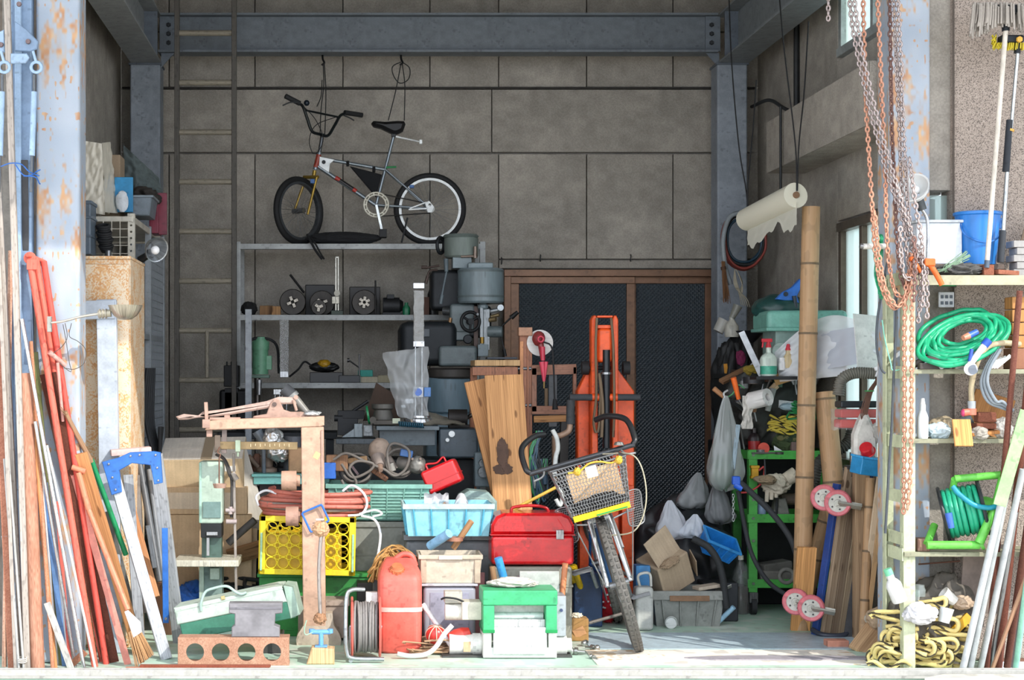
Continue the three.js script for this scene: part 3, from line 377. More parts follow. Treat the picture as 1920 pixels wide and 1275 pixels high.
{const t=thing('height_gauge','tall chrome height gauge with a round dial on the middle board','gauge',on(632,1,-3.36));part('column',[bx(.007,.37,.012,-.008,.2,0,.001),bx(.007,.37,.012,.008,.2,0,.001),bx(.026,.012,.014,0,.385,0)],steel(0xb9b7ac,.3),t);part('dial',[bar([0,.145,.0],[0,.145,.025],.02,.02,20)],mat(0xb8b4a4,{r:.4}),t);part('slider',bx(.05,.05,.02,-.01,.1,0),steel(0x9a968a),t);part('base',bx(.08,.03,.08,0,.015,0,.004),iron(0x3c463f),t);}
{const t=thing('small_motor','small dark electric motor on the middle board','motor',on(735,1,-3.42));part('housing',[bar([-.06,.065,0],[.05,.065,0],.055,.055,20),bx(.13,.02,.1,0,.01,0)],iron(0x232528),t);part('end_bell',bar([.05,.065,0],[.075,.065,0],.045,.03,20),iron(0x1b1c1e),t);part('terminal_box',bx(.05,.03,.05,-.01,.125,0),iron(0x2b2d30),t);}
one('upright_bar','thin dark bar standing on the middle board beside the six-jaw chuck','bar',on(704,1,-3.33),bar([0,0,0],[0,.23,0],.006),iron(0x1c1c1c));one('green_bottle','small green bottle behind the wrapped column on the middle board','bottle',on(762,1,-3.4),lat([[.001,0],[.024,0],[.026,.02],[.026,.05],[.012,.07],[.012,.085],[.001,.085]],18),plastic(0x1c7a52));one('carton','small dull red carton on the middle board near the milling machine','carton',on(790,1,-3.4),bx(.1,.12,.1,0,.06,0),cardM(0x6d5248));one('dark_bottle','dark bottle standing behind the milling machine arm','bottle',on(812,1,-3.42),lat([[.001,0],[.036,0],[.038,.02],[.038,.14],[.016,.2],[.015,.24],[.001,.24]],20),plastic(0x1a1a1c));
{const t=thing('drill_press','small green bench drill press motor at the end of the lower board','drill press',on(488,2,-2.98).setY(1.0)),g=paint(0x5f9474,.45),y=(py)=>P(0,py,-2.98).y-1.0;part('motor',[bar([0,y(702),0],[0,y(655),0],.052,.052,22),bar([0,y(640),0],[0,y(632),0],.045,.04,22)],g,t);part('motor_cap',bar([0,y(656),0],[0,y(640),0],.058,.058,22),g,t);part('flange',bx(.12,.02,.09,.0,y(706),0),paint(0x4e6a5c),t);part('column',bar([-.02,y(800),0],[-.02,y(708),0],.02,.02,14),steel(0x6a6460),t);part('base',bx(.2,.03,.22,0,y(800)-.015,0),iron(0x2c3032),t);part('capacitor_box',bx(.04,.09,.06,.055,y(680),0),g,t);part('cable',tube([[-.05,y(690),.0],[-.09,y(650),.02],[-.02,y(634),.03],[.1,y(645),0],[.12,y(700),-.02]],.009),rubber(0x16181b),t);part('chuck',bar([-.005,y(740),.06],[-.005,y(712),.06],.015,.02,14),steel(),t);
one('workbench_back','dark steel bench under the green drill press','bench',new V3(B.x+.12,0,-2.98),merge([bx(.75,.04,.5,0,y(800)+1-.05,0),bx(.05,y(800)+.94,.05,-.33,(y(800)+.94)/2,.2),bx(.05,y(800)+.94,.05,.33,(y(800)+.94)/2,.2),bx(.7,.6,.4,0,.35,-.05)]),iron(0x23262a));}
{const t=thing('control_box','black machine control box with small levers beside the drill press','box',P(435,730,-3.25).setY(.735));part('box',bx(.1,.14,.14,0,P(0,705,-3.25).y-.735,0,.006),iron(0x131416),t);for(const x of[-.03,0,.03])part('lever',bar([x,P(0,688,-3.25).y-.735,.05],[x,P(0,678,-3.25).y-.735,.05],.006),iron(0x202224),t);part('stand',bx(.09,P(0,728,-3.25).y-.735,.12,0,(P(0,728,-3.25).y-.735)/2,0),iron(0x17181a),t);part('cover',bx(.2,.35,.16,.02,P(0,780,-3.25).y-.735,-.02,.02),iron(0x121315),t);}
pole('grey_post','slim grey steel post with a slotted hanging hole','post',P(466,1000,-2.7).setY(0),P(466,580,-2.7),.02,paint(0x9aa0a6),null,'flat',.04);
{const it=[['grinder_case','black power tool case on the lower board',612,.22,.07,.2,0x1b1c1e],['plastic_case','dark flat plastic case under the yellow tool on the lower board',655,.14,.05,.22,0x22252a],['teal_box','small teal cardboard box stacked on cartons at the end of the lower board',685,.1,.045,.08,0x4aa296],['cream_box','cream carton under the teal box',692,.12,.04,.12,0xb5ad98],['cream_box','cream carton beside the teal box near the wrapped gauge',722,.1,.05,.1,0xa59d84]];let hy=0;for(const[n,l,px,w,h,d,c]of it){const o=one(n,l,'box',on(px,2,-3.42),bx(w,h,d,0,h/2,0,.005),n.includes('box')?cardM(c):plastic(c));if(n==='teal_box')o.position.y+=.04;}
const t=thing('yellow_tool','black and yellow power tool lying on the lower board','power tool',on(608,2,-3.4).setY(SY[2]+.07));part('body',[blob(.1,.035,.05,.12,3,3,5).translate(0,.035,0)],plastic(0x1b1c1d),t);part('yellow_grip',blob(.045,.03,.045,.1,3,3,6).translate(.0,.055,.02),plastic(0xb58a1a),t);part('cord',tube([[-.08,.04,0],[-.13,.07,.05],[-.17,.02,.1],[-.23,-.03,.06]],.007),rubber(),t);
const s=thing('magnetic_stand','small magnetic stand with a jointed arm on the lower board','stand',on(668,2,-3.36));part('base',bx(.06,.05,.05,0,.025,0),paint(0x7d8f88),s);part('rod',bar([.02,.05,0],[.02,.19,0],.006),steel(0x7c7c7c),s);part('arm',[bar([.02,.1,0],[-.05,.15,.02],.005),bar([-.06,.15,.02],[-.045,.15,.02],.014,.014,12)],steel(0x5c5c5c),s);}
{
const foil=mat(0xcfd0d0,{t:null,r:.25,m:.9,b:'fine',bs:.004});const wrapCol=(h,w,d)=>{let g=new THREE.BoxGeometry(w,h,d,4,40,4);const p=g.attributes.position;for(let i=0;i<p.count;i++){const y=p.getY(i);p.setX(i,p.getX(i)+N3(y*30,p.getZ(i)*60,1)*.006);p.setZ(i,p.getZ(i)+N3(y*30,p.getX(i)*60,4)*.006);}g.computeVertexNormals();return uvBox(g);};
const z1=-2.92,y0=P(0,797,z1).y,t=thing('wrapped_gauge','foil-wrapped height gauge column beside the green drill press','gauge',P(533,797,z1));part('wrapped_column',wrapCol(P(0,600,z1).y-P(0,705,z1).y,.055,.04).translate(0,P(0,652,z1).y-y0,0),foil,t);part('scale_frame',[bar([-.014,0,0],[-.014,.23,0],.006),bar([.014,0,0],[.014,.23,0],.006)],steel(),t);part('head',bx(.055,.04,.03,0,P(0,702,z1).y-y0,.01),steel(0xb0b2b4),t);part('base',bx(.12,.04,.12,0,.02,0,.006),iron(0x3c4044),t);
const h=thing('wrapped_gauge','shorter uncovered chrome gauge head next to the foil-wrapped column','gauge',P(520,797,z1+.1));part('frame',[bar([-.014,0,0],[-.014,.2,0],.005),bar([.014,0,0],[.014,.2,0],.005),bx(.05,.035,.03,0,.21,0)],steel(0xc0c2c2),h);part('base',bx(.1,.03,.1,0,.015,0,.004),iron(0x3c4044),h);
const z2=-1.95,yb=P(0,792,z2).y,g=thing('bagged_height_gauge','tall height gauge half covered by a torn clear plastic bag on the lathe','gauge',P(785,792,z2));const Y=(py)=>P(0,py,z2).y-yb;
part('base',[lat([[.001,0],[.085,0],[.085,.02],[.07,.028],[.07,.04],[.001,.04]],28)],steel(0xc6c8ca,.2),g);part('column',[bar([-.019,.03,0],[-.019,Y(648),0],.0055),bar([.019,.03,0],[.019,Y(648),0],.0055)],steel(0xc9cbcc,.25),g);part('wrapped_top',wrapCol(Y(545)-Y(645),.058,.04).translate(0,(Y(545)+Y(645))/2,0),foil,g);part('end_cap',[bx(.066,.034,.045,0,Y(536),0),bx(.066,.034,.045,0,Y(645),0)],steel(0xd0d2d4,.3),g);
const hd=part('dial_head',bx(.06,.06,.03,-.004,Y(735),.012),mat(0xc4cad2,{r:.4}),g);part('dial',bar([-.004,Y(735),.027],[-.004,Y(735),.033],.022,.022,20),mat(0x4a72c4,{r:.3}),hd);part('sticker',bx(.04,.055,.03,.05,Y(735),.012),plastic(0x4d7fc0),g);part('scriber',[bx(.05,.03,.02,-.055,Y(752),.012),bx(.03,.02,.02,-.09,Y(762),.012)],steel(),g);
part('plastic_bag',sheet(26,26,(u,w)=>{const yl=Y(650+(1-w)*128+u*20*(1-w)-(1-u)*-12*w),xl=-.21*(1-u)+.055*u+(1-w)*(1-u)*.085,n=N3(u*6,w*6,9);return[xl+n*.012,yl+N3(u*4,w*5,2)*.012,.05+n*.03+.03*Math.sin(u*5)-.03*(1-u)];}),film(0xe4e8ea,.72),g);}
// ---------- milling machine, lathe bench, saw frame, lift, bicycle ----------
{
const z=-2.9,t=thing('milling_machine','blue-grey vertical milling machine with a drum-shaped head and black handwheel','machine',[P(860,0,z).x,0,z]);
const bl=paint(0x76858a,.42),dk=iron(0x23272b),gm=paint(0x5f6b6d,.45),q=(x,y,d=0)=>L(x,y,z+d),yy=(py)=>P(0,py,z).y,s=S(z);
const cyl=(px,py0,py1,rpx,d=0,seg=28,r2=rpx)=>lat([[.001,yy(py1)],[r2/s-.012,yy(py1)],[r2/s,yy(py1)+.012],[rpx/s,yy(py0)-.012],[rpx/s-.012,yy(py0)],[.001,yy(py0)]],seg).translate(P(px,0,z).x-B.x,0,d);
part('motor',cyl(865,444,484,32),paint(0x75807a,.6),t);part('motor_cover',cyl(864,440,447,34),paint(0x697570,.6),t);part('guard_ring',atv(ring(.05,.012,24,8).rotateY(PI/2-.5),q(826,460)),dk,t);
part('belt_box',[atv(bx(.12,.07,.16),q(865,494)),atv(bx(.16,.04,.1,0,0,0,.01),q(900,499,.1))],bl,t);part('draw_bar',[bar(q(891,484,.1),q(891,462,.1),.014,.011,12),bar(q(864,481,.1),q(893,480,.1),.008)],steel(0x8c7c70,.4,.6),t);
const hd=part('pulley_head',cyl(900,505,570,43,.06),bl,t);for(const[y,r]of[[509,43.6],[556,43.6]])part('band',cyl(900,y,y+3,r,.06),gm,hd);
part('spindle_head',[atv(bx(.24,.2,.2,0,0,0,.02),q(884,604,-.02)),atv(bx(.3,.26,.2,0,0,0,.03),q(850,545,-.12))],dk,t);part('head_casting',[atv(bx(.16,.19,.12,0,0,0,.02),q(866,598,.03)),atv(bx(.1,.06,.1,0,0,0,.01),q(866,630,.05))],gm,t);
part('spindle_nose',cyl(903,570,582,10,.1),bl,t);part('quill',[atv(bx(.022,.3,.02),q(903,620,.12)),atv(bx(.04,.26,.03),q(912,618,.1))],steel(0x8f9496,.4,.5),t);part('stop_nut',atv(bar([0,-.02,0],[0,.02,0],.014,.014,12),q(904,638,.13)),mat(0x9c7c3a,{r:.35,m:.7}),t);part('stop_block',atv(bx(.065,.075,.06),q(905,657,.13)),bl,t);
const hw=new THREE.Group();hw.name='handwheel';hw.position.copy(q(882,603,.16));hw.rotation.y=.25;t.add(hw);part('rim',ring(.06,.011,32,8),iron(0x17191b),hw);part('hub',bar([0,0,-.03],[0,0,.015],.02,.02,14),iron(0x2a2d30),hw);for(let i=0;i<3;i++){const a=i*2.09+.5;part('spoke',bar([0,0,0],[.058*Math.cos(a),.058*Math.sin(a),0],.008,.008,8),iron(0x1b1d1f),hw);}part('grip',bar([.035,.045,0],[.035,.045,.04],.008),steel(0x7d7f80),hw);
part('feed_lever',[bar(q(933,619,.12),q(962,592,.14),.006),bar(q(958,596,.14),q(971,585,.145),.016,.012,12)],iron(0x151617),t);part('feed_lever',[bar(q(939,628,.12),q(947,662,.13),.005),bar(q(945,655,.13),q(948,668,.13),.01)],iron(0x2b2d2f),t);part('feed_hub',[bar(q(915,622,.1),q(942,622,.12),.036,.036,18)],gm,t);part('dial_knob',[atv(bar([0,0,-.03],[0,0,.02],.02,.02,18),q(938,577,.12)),bar(q(918,584,.08),q(938,580,.1),.014)],steel(0xa8aeb0,.3,.6),t);part('oiler',[bar(q(921,594,.1),q(936,590,.12),.012),bar(q(918,600,.12),q(930,598,.14),.016)],steel(0x8c7a58,.4,.6),t);
part('clutch_lever',[bar(q(800,502,.05),q(824,498,.05),.007),bar(q(790,501,.05),q(801,501,.05),.011)],iron(0x4b3c36),t);part('clutch_lever',[tube([q(820,506,.08),q(806,508,.1),q(800,522,.1)],.007),bar(q(802,518,.1),q(798,532,.1),.011)],iron(0x4b3c36),t);part('speed_lever',[bar(q(836,486,.1),q(837,510,.12),.016,.012),bar(q(837,510,.12),q(828,556,.14),.007),bar(q(829,553,.14),q(826,570,.14),.012)],paint(0x59666c),t);part('oil_cup',[bar(q(843,606,.1),q(845,596,.1),.012),bar(q(844,606,.1),q(840,628,.1),.005)],mat(0x8a6a4a,{r:.4,m:.6}),t);part('clamp_bolt',atv(lat([[.001,.02],[.025,.018],[.03,0]],14).rotateX(PI/2),q(877,636,.1)),dk,t);part('ram_shaft',bar(q(832,583,.02),q(852,584,.05),.028,.028,16),steel(0x55585a,.4,.6),t);
part('ram',[atv(bx(.36,.28,.5,0,0,0,.05),q(800,645,-.1))],iron(0x1f2428),t);part('knee_shelf',atv(bx(.24,.13,.3,0,0,0,.02),q(856,668,.05)),gm,t);part('switch_plate',atv(bx(.05,.05,.01),q(798,624,.16)),paint(0x4b5258),t);part('swivel_base',[cyl(848,690,710,46,.0)],iron(0x4a4642),t);part('column',[cyl(846,708,775,48,-.02),atv(bx(.34,yy(775),.4,0,yy(775)/2,0,.02),new V3(q(846,0).x,0,-.02))],paint(0x6f8794,.4),t);part('slideway',atv(bx(.03,.38,.05),q(892,630,.06)),mat(0x4f3c34,{r:.5,m:.2}),t);
}
{
const z=-1.95,y=P(0,798,z).y,t=thing('metal_lathe','dark grey bench lathe with a flat bed and dial box behind the crates','lathe',[P(750,0,-2.1).x,0,-2.15]),dk=iron(0x2c3338),X=(px)=>P(px,0,z).x-B.x;
part('bed',[bx(X(822)-X(705),.025,.4,(X(705)+X(822))/2,y-.012,.1),bx(X(815)-X(710),.09,.3,(X(715)+X(812))/2,y-.07,.08)],paint(0x58646a,.4),t);part('headstock_box',bx(X(894)-X(822),.17,.3,(X(894)+X(822))/2,y-.1,.14,.012),paint(0x39464f,.45),t);part('dial',[bar([X(845),y-.045,.29],[X(845),y-.045,.305],.018,.018,20)],steel(0xb8bcbc),t);part('dial',bar([X(837),y-.08,.29],[X(837),y-.08,.302],.011,.011,16),steel(0xb8bcbc),t);
part('cabinet',bx(X(890)-X(640),y-.2,.45,(X(890)+X(640))/2,(y-.2)/2,-.05),iron(0x181b1e),t);part('tailstock',[bx(.06,.07,.08,X(690),y-.03,.16,.008),bar([X(690),y-.02,.1],[X(690),y-.02,.23],.02)],steel(0x8b9092,.4,.5),t);part('tool_post',[bx(.05,.08,.06,X(672),y-.03,.14),ext([[0,0],[.1,0],[.1,.07]],.05).translate(X(640),y-.07,.14)],steel(0x7d868a,.4,.5),t);part('apron',bx(X(705)-X(630),.03,.35,(X(705)+X(630))/2,y-.09,.1),steel(0x50565a,.4,.5),t);
for(const[px,py,r]of[[905,868,.022],[906,885,.03]])part('pulley',atv(lat([[.001,-.02],[r,-.02],[r*.7,0],[r,.02],[.001,.02]],18).rotateX(PI/2),L(px,py,-1.75)),steel(0x6a6e70),t);part('gear_cover',atv(bx(.1,.2,.1,0,0,0,.01),L(905,880,-1.85)),paint(0x6d7c82),t);
const rt=thing('rotary_table','dusty steel rotary table and vise on the lathe bench','vise',[P(718,0,z).x,y,-1.98]);part('drum',lat([[.001,.0],[.06,0],[.062,.04],[.05,.09],[.065,.1],[.065,.125],[.001,.125]],24),iron(0x5c5a55),rt);part('handle_arm',[bx(.16,.03,.05,.02,.02,.1,.012),bar([-.06,.035,.1],[-.06,.035,.13],.02)],iron(0x4e4a44),rt);part('tag',bx(.045,.03,.004,.075,.03,.13),plastic(0xbfc6ae),rt);
one('green_disc','thin green grinding disc standing on the lathe bench','disc',P(688,792,-2.0).setY(y),bar([0,.06,0],[.012,.062,0],.055,.055,24),plastic(0x158a52));one('valve_block','black machine block on the lathe bench beside the green disc','block',[P(652,0,-2.1).x,y-.06,-2.12],merge([bx(.12,.1,.12,0,.05,0),bx(.16,.05,.1,.02,.12,0),bar([-.08,.1,.04],[-.03,.1,.04],.02),bar([.03,.14,0],[.12,.2,0],.01)]),iron(0x1d1f22));one('brown_card','dark brown folded cardboard sheet leaning over the lathe bench','cardboard',[P(712,0,-2.2).x,y+.02,-2.25],ext([[-.1,.0],[.12,0],[.12,.14],[-.02,.23]],.012,.001),cardM(0x4a3a30));one('coiled_cable','short teal coiled cable on the edge of the lathe bench','cable',[P(770,0,-1.82).x,y+.015,-1.8],tube(Array.from({length:90},(_,i)=>[-.07+i*.0016,.012*Math.sin(i*.9)-i*.00012,.012*Math.cos(i*.9)]),.0045,300,6),plastic(0x1d4c60));one('cloth_pad','grey folded cloth pad beside the gauge base on the lathe bench','cloth',[P(832,0,-1.95).x,y,-1.95],sheet(12,8,(u,w)=>[-.12+u*.24-w*.04,.012+.09*w*(1-u*.8)+.008*N3(u*5,w*5,1),.1-w*.18],.006),cloth(0x7c776a));{const c=thing('clamp_vise','small dark clamp with a round body on the lathe bench','clamp',[P(862,0,-1.9).x,y-.015,-2.0]);part('body',[bar([-.06,.06,0],[.05,.06,0],.05,.05,18)],iron(0x2b2725),c);part('screw',bar([.05,.06,0],[.1,.09,.02],.012),steel(0x77706a),c);part('foot',bx(.12,.02,.09,0,.01,0),iron(0x34312e),c);}
}
{
const z=-2.2,t=thing('saw_frame','brown steel panel saw frame with an upright column and a wooden table','saw',[P(985,0,z).x,0,z-.1]),br=mat(0xa56a4a,{r:.5,t:'scratch'}),q=(x,y,d=0)=>L(x,y,z+d);
part('column',[plank(new V3(0,0,.1),q(985,618),.075,.06,0,.003),plank(q(990,880,.035),q(990,640,.035),.012,.01)],br,t);part('column_cap',atv(bx(.082,.05,.09),q(984,622,.01)),mat(0xb08468,{r:.6}),t);part('slide_strip',[plank(q(978,890,.034),q(978,640,.034),.02,.006)],mat(0xc98a58,{r:.5}),t);
part('table_top',atv(bx(.27,.035,.35),q(928,681,-.1)),wood(0xd8b890),t);part('table_apron',[atv(bx(.27,.05,.02),q(928,696,.06)),atv(bx(.02,.05,.3),q(888,696,-.1))],br,t);part('table_leg',plank(new V3(q(888,0).x,0,.0),q(888,690,-.08),.04,.04),br,t);part('table_leg',plank(new V3(q(888,0).x,0,-.25),q(888,690,-.25),.04,.04),br,t);
const rect=(x0,y0,x1,y1,d,w)=>[plank(q(x0,y0,d),q(x1,y0,d),w,.03),plank(q(x0,y1,d),q(x1,y1,d),w,.03),plank(q(x0,y0,d),q(x0,y1,d),w,.03),plank(q(x1,y0,d),q(x1,y1,d),w*.5,.03)];
part('window_frame',[plank(q(996,694,.02),q(1080,692,.02),.06,.04),plank(q(996,769,.02),q(1080,769,.02),.05,.04),plank(q(1001,690,.02),q(1001,772,.02),.03,.04),plank(q(1077,688,.02),q(1077,772,.02),.02,.04)],mat(0x9c6a50,{r:.5,t:'scratch'}),t);part('blade_bar',plank(q(1036,800,0),q(1036,700,0),.05,.03),paint(0x4c5054),t);part('blade_rod',plank(q(1024,770,.0),q(1024,728,.0),.02,.02),wood(0x7d6c58),t);for(const[x,y]of[[976,691],[994,691],[994,760]])part('bolt',atv(bar([-.03,0,0],[.03,0,0],.014,.014,8),q(x,y,.02)),steel(0x7b7d80),t);part('base_block',[plank(q(1000,786,0),q(1062,784,0),.04,.05)],wood(0xc89a6c),t);part('foot',[bx(.5,.06,.5,.08,.03,.05)],br,t);part('back_strut',plank(new V3(.2,.05,.05),q(1060,770,0),.05,.05),iron(0x3c3a38),t);
const d=thing('power_drill','red power drill hanging nose down from the saw frame in front of a white disc','drill',P(1018,740,-2.12)),rd=mat(0xc03248,{r:.35});part('body',[atv(blob(.038,.045,.04,.06,2,3,1),L(1010,635,-2.1)),bar(L(1013,640,-2.09),L(1018,672,-2.09),.018,.016,14)],mat(0x8c3434,{r:.4}),d);part('grip',[bar(L(1017,650,-2.08),L(1018,676,-2.08),.016,.013,14),atv(ring(.016,.007,18,8),L(1014,636,-2.05))],rd,d);part('nozzle',[bar(L(1016,678,-2.08),L(1020,715,-2.08),.018,.008,14),bar(L(1024,678,-2.085),L(1021,712,-2.085),.012,.006,10)],mat(0xd6485e,{r:.35}),d);part('bit',bar(L(1020,715,-2.08),L(1020,728,-2.08),.005),mat(0x9a8450,{r:.4,m:.6}),d);part('cable',tube([L(1018,641,-2.06),L(1034,650,-2.06),L(1038,690,-2.06),L(1040,750,-2.06)],.0055),rubber(),d);part('plug',bar(L(1040,748,-2.06),L(1041,768,-2.06),.01,.018,12),rubber(),d);
one('white_disc','white round disc mounted behind the red power drill','disc',P(1012,643,-2.17),bar([0,0,0],[0,0,.015],.078,.078,30),plastic(0xe0ddd8));
one('blue_folder','dark blue folder lying on the saw table','folder',P(940,676,-2.25).setY(P(0,675.5,-2.2).y+.007),bx(.18,.012,.12,0,.006,0,.002),plastic(0x1f2a38));
}
pole('wooden_board','wide pine board with dark stains leaning on the lathe','board',P(962,962,-1.45),P(944,704,-1.72),.108,wood(0xd9a878),'pine boards','flat',.025);
pole('wooden_board','thinner tilted pine board behind the wide stained one','board',P(948,950,-1.58),P(890,714,-1.78),.062,wood(0xcf9c6c),'pine boards','flat',.022);
{
const b=scene.children[scene.children.length-2];const a=P(942,850,-1.56).sub(P(962,962,-1.45));
part('stain',[atv(blob(.03,.085,.0012,.35,2,3,7),a.clone().add(new V3(0,0,.012+.004)),-.31),atv(blob(.05,.03,.0012,.3,2,3,9),a.clone().add(new V3(.0,-.085,.042)),-.31)],mat(0x5a4438,{r:.85}),b,'dark oil stain');
}
{
const z=-2.0,t=thing('hand_stacker','bright orange hand lifter with rope pulleys and black side grips','lift',[P(1132,0,z).x,0,z-.1]),or=mat(0xf05a1e,{r:.42}),q=(x,y,d=0)=>L(x,y,z+d);
const Q=(x,y)=>{const a=q(x,y);return[a.x,a.y];};
for(const[x0,x1]of[[1107,1119],[1146,1157]]){part('mast',[ext([[x0,960],[x0,600],[(x0*2+x1)/3,592],[(x0+2*x1)/3,592],[x1,600],[x1,960]].map(([x,y])=>Q(x,y)),.09,.005).translate(0,0,.1),plank(new V3(q((x0+x1)/2,0).x,.05,.1),q((x0+x1)/2,955,0),.035,.09)],or,t);}
part('pulley_block',[atv(bx(.085,.2,.12,0,0,0,.02),q(1132,648,.0))],or,t);part('block_lip',[atv(bx(.09,.012,.1),q(1132,594,.0)),atv(bx(.085,.02,.1),q(1132,613,.0))],or,t);
part('piston',[bar(q(1137,840,.06),q(1137,656,.06),.022,.022,16)],mat(0x24272b,{r:.35,m:.3}),t);part('piston_collar',atv(bar([0,-.006,0],[0,.006,0],.03,.03,16),q(1137,700,.06)),steel(),t);
for(const s of[-1,1]){const c=s<0?1096:1175,o=s<0?1085:1192,i=s<0?1108:1158;part('outrigger',ext([[o,1000],[o,734],[i-s*-2,690],[i,700],[i-s*0,1000]].map(([x,y])=>Q(x,y)),.1,.006),or,t);part('outrigger_base',bx(.07,.75,.1,q(c,0).x,.375,.1),or,t);part('top_wheel',atv(bar([-.02,0,0],[.02,0,0],.04,.04,18),q(c+s*-1,690,-.03)),rubber(),t);part('grip',bar(q(s<0?1110:1158,745,.06),q(s<0?1068:1200,745,.06),.02,.02,14),rubber(0x3a3c40),t);part('wheel',atv(bar([-.03,0,0],[.03,0,0],.045,.045,18),new V3(q(c,0).x,.045,.16)),rubber(),t);}
part('cross_tube',bar(q(1108,745,.05),q(1158,745,.05),.022,.022,14),or,t);part('axle',bar(q(1105,690,-.02),q(1160,690,-.02),.012),iron(),t);
part('rope',[tube([q(1119,596,.07),q(1117,650,.08),q(1118,740,.08),q(1113,790,.08),q(1118,812,.08),q(1123,800,.08),q(1126,740,.07),q(1124,700,.07)],.008,60,7),tube([q(1146,596,.07),q(1150,650,.08),q(1152,760,.08),q(1150,820,.08)],.008,40,7),tube([q(1124,700,.07),q(1130,760,.09),q(1128,820,.09)],.01,30,7)],wood(0x7a6a5a),t);part('base_beam',bx(.5,.1,.12,0,.06,.1),or,t);
}
{
const O=new V3(1.482,0,-.64),f=new V3(-.055,0,1).normalize(),u=new V3(-.285,1,0).normalize(),n=new V3().crossVectors(f,u).normalize();
const t=thing('city_bicycle','old leaning city bicycle with a wire front basket and dusty knobbly tyres','bicycle',O);
const b=(s,h,l=0)=>new V3().addScaledVector(f,s).addScaledVector(u,h).addScaledVector(n,l);
const M4=new THREE.Matrix4().makeBasis(f,u,n),g=(geo)=>geo.applyMatrix4(M4),gm=steel(0xa9abad,.35,.6),blk=mat(0x1b1c1f,{r:.3}),dusty=rubber(0x6c6964);
const addW=(name,c,R,steer)=>{const G=new THREE.Group();G.name=name;G.position.copy(c);G.quaternion.setFromRotationMatrix(M4);G.rotateY(steer);t.add(G);for(const[nn,ge,m]of wheel(R,.025,.012,32,dusty,steel(0xb0b2b4,.3,.7)))part(nn,ge,m,G);const kn=[];for(let i=0;i<64;i++)for(const l of[-.014,.014]){const a=i/64*PI*2+(l>0?.05:0);kn.push(bx(.008,.02,.015,0,0,0,0).rotateZ(a).translate(Math.cos(a)*(R-.001),Math.sin(a)*(R-.001),l));}part('tread',kn,rubber(0x5b5853),G).userData.kind='stuff';return G;};
addW('front_wheel',b(0,.352),.35,-.04);addW('rear_wheel',b(-1.02,.352),.35,0);
const hd=b(-.16,.68),ht=b(-.22,.9),bb=b(-.6,.28),rs=b(-1.02,.352),fs=b(0,.352);
part('frame',[bar(hd,bb,.02,.02,14),bar(hd.clone().lerp(ht,.5),bb.clone().add(b(-.1,.12)),.016,.016,12),bar(bb,b(-.78,.78),.015,.015,12),bar(bb,rs.clone().addScaledVector(n,.06),.01),bar(bb,rs.clone().addScaledVector(n,-.06),.01),bar(b(-.75,.65),rs.clone().addScaledVector(n,.06),.008),bar(b(-.75,.65),rs.clone().addScaledVector(n,-.06),.008),bar(hd,ht,.018,.018,12)],mat(0x2f66a8,{r:.3,m:.2}),t);
part('fork',[bar(hd.clone().addScaledVector(n,.05),fs.clone().addScaledVector(n,.06),.012),bar(hd.clone().addScaledVector(n,-.05),fs.clone().addScaledVector(n,-.06),.012),bar(hd.clone().addScaledVector(n,-.055),hd.clone().addScaledVector(n,.055),.018)],mat(0xc9ccce,{r:.25,m:.6}),t);
part('front_fender',[(()=>{const pts=[];for(let i=0;i<=16;i++){const a=PI*(.1+.72*i/16);pts.push([Math.cos(PI-a)*.39*1,Math.sin(a)*.39]);}return tube(pts.map(([x,y])=>b(x*.98-.02,.352+y,-.045)),.007,40,6);})()],gm,t);part('fender_stay',[bar(fs.clone().addScaledVector(n,.07),b(.12,.72,.05),.0035),bar(fs.clone().addScaledVector(n,-.07),b(.12,.72,-.05),.0035),bar(fs.clone().addScaledVector(n,.07),b(.2,.68,.14),.0035),bar(fs.clone().addScaledVector(n,-.07),b(.2,.68,-.14),.0035)],gm,t);
part('handlebar',[bar(b(-.14,1.0,-.28),b(-.14,1.0,.28),.013,.013,12),bar(ht,b(-.14,1.0),.014,.014,12)],mat(0x4a4c50,{r:.3,m:.5}),t);
for(const s of[-1,1]){part('grip',tube([b(-.14,1.0,s*.27),b(-.15,1.03,s*.29),b(-.22,1.13,s*.28),b(-.3,1.17,s*.2),b(-.36,1.165,s*.14)],.0155,40,10),blk,t);part('brake_lever',tube([b(-.15,1.0,s*.2),b(-.1,.97,s*.22),b(-.1,.96,s*.27)],.006),gm,t);}
part('bell',atv(lat([[.001,.02],[.02,.015],[.028,0],[.001,0]],18),b(-.12,1.02,-.2)),steel(0xd8d8d4,.2),t);part('saddle',g(ext([[-.13,0],[-.12,.03],[.1,.03],[.14,.01],[.05,-.03],[-.1,-.04]],.12,.02)).translate(b(-.8,.82).x,b(-.8,.82).y,b(-.8,.82).z),blk,t);
{
const k=new THREE.Group();k.name='basket';t.add(k);const w0=.145,w1=.185,y0=.75,y1=.985,s0=-.05,s1=.2;const c=(s,hh,l)=>{const ti=(hh-y0)/(y1-y0),ww=w0+(w1-w0)*ti,ss=s<.5?s0-.03*ti:s1+.04*ti;return b(ss,hh,l*ww);};const wire=[],H=13,W=22;
for(const s of[0,1]){for(let i=0;i<=W;i++)for(let j=0;j<H;j++){const l0=-1+2*i/W,ya=y0+(y1-y0)*j/H,yb=y0+(y1-y0)*(j+1)/H,dl=(j%2?-1:1)/W;wire.push(bar(c(s,ya,cl(l0-dl/2,-1,1)),c(s,yb,cl(l0+dl/2,-1,1)),.0016,.0016,4,true));if(i<W&&s)wire.push(bar(c(s,ya,cl(l0+dl/2,-1,1)),c(s,ya,cl(l0+2/W+dl/2,-1,1)),.0014,.0014,4,true));}}
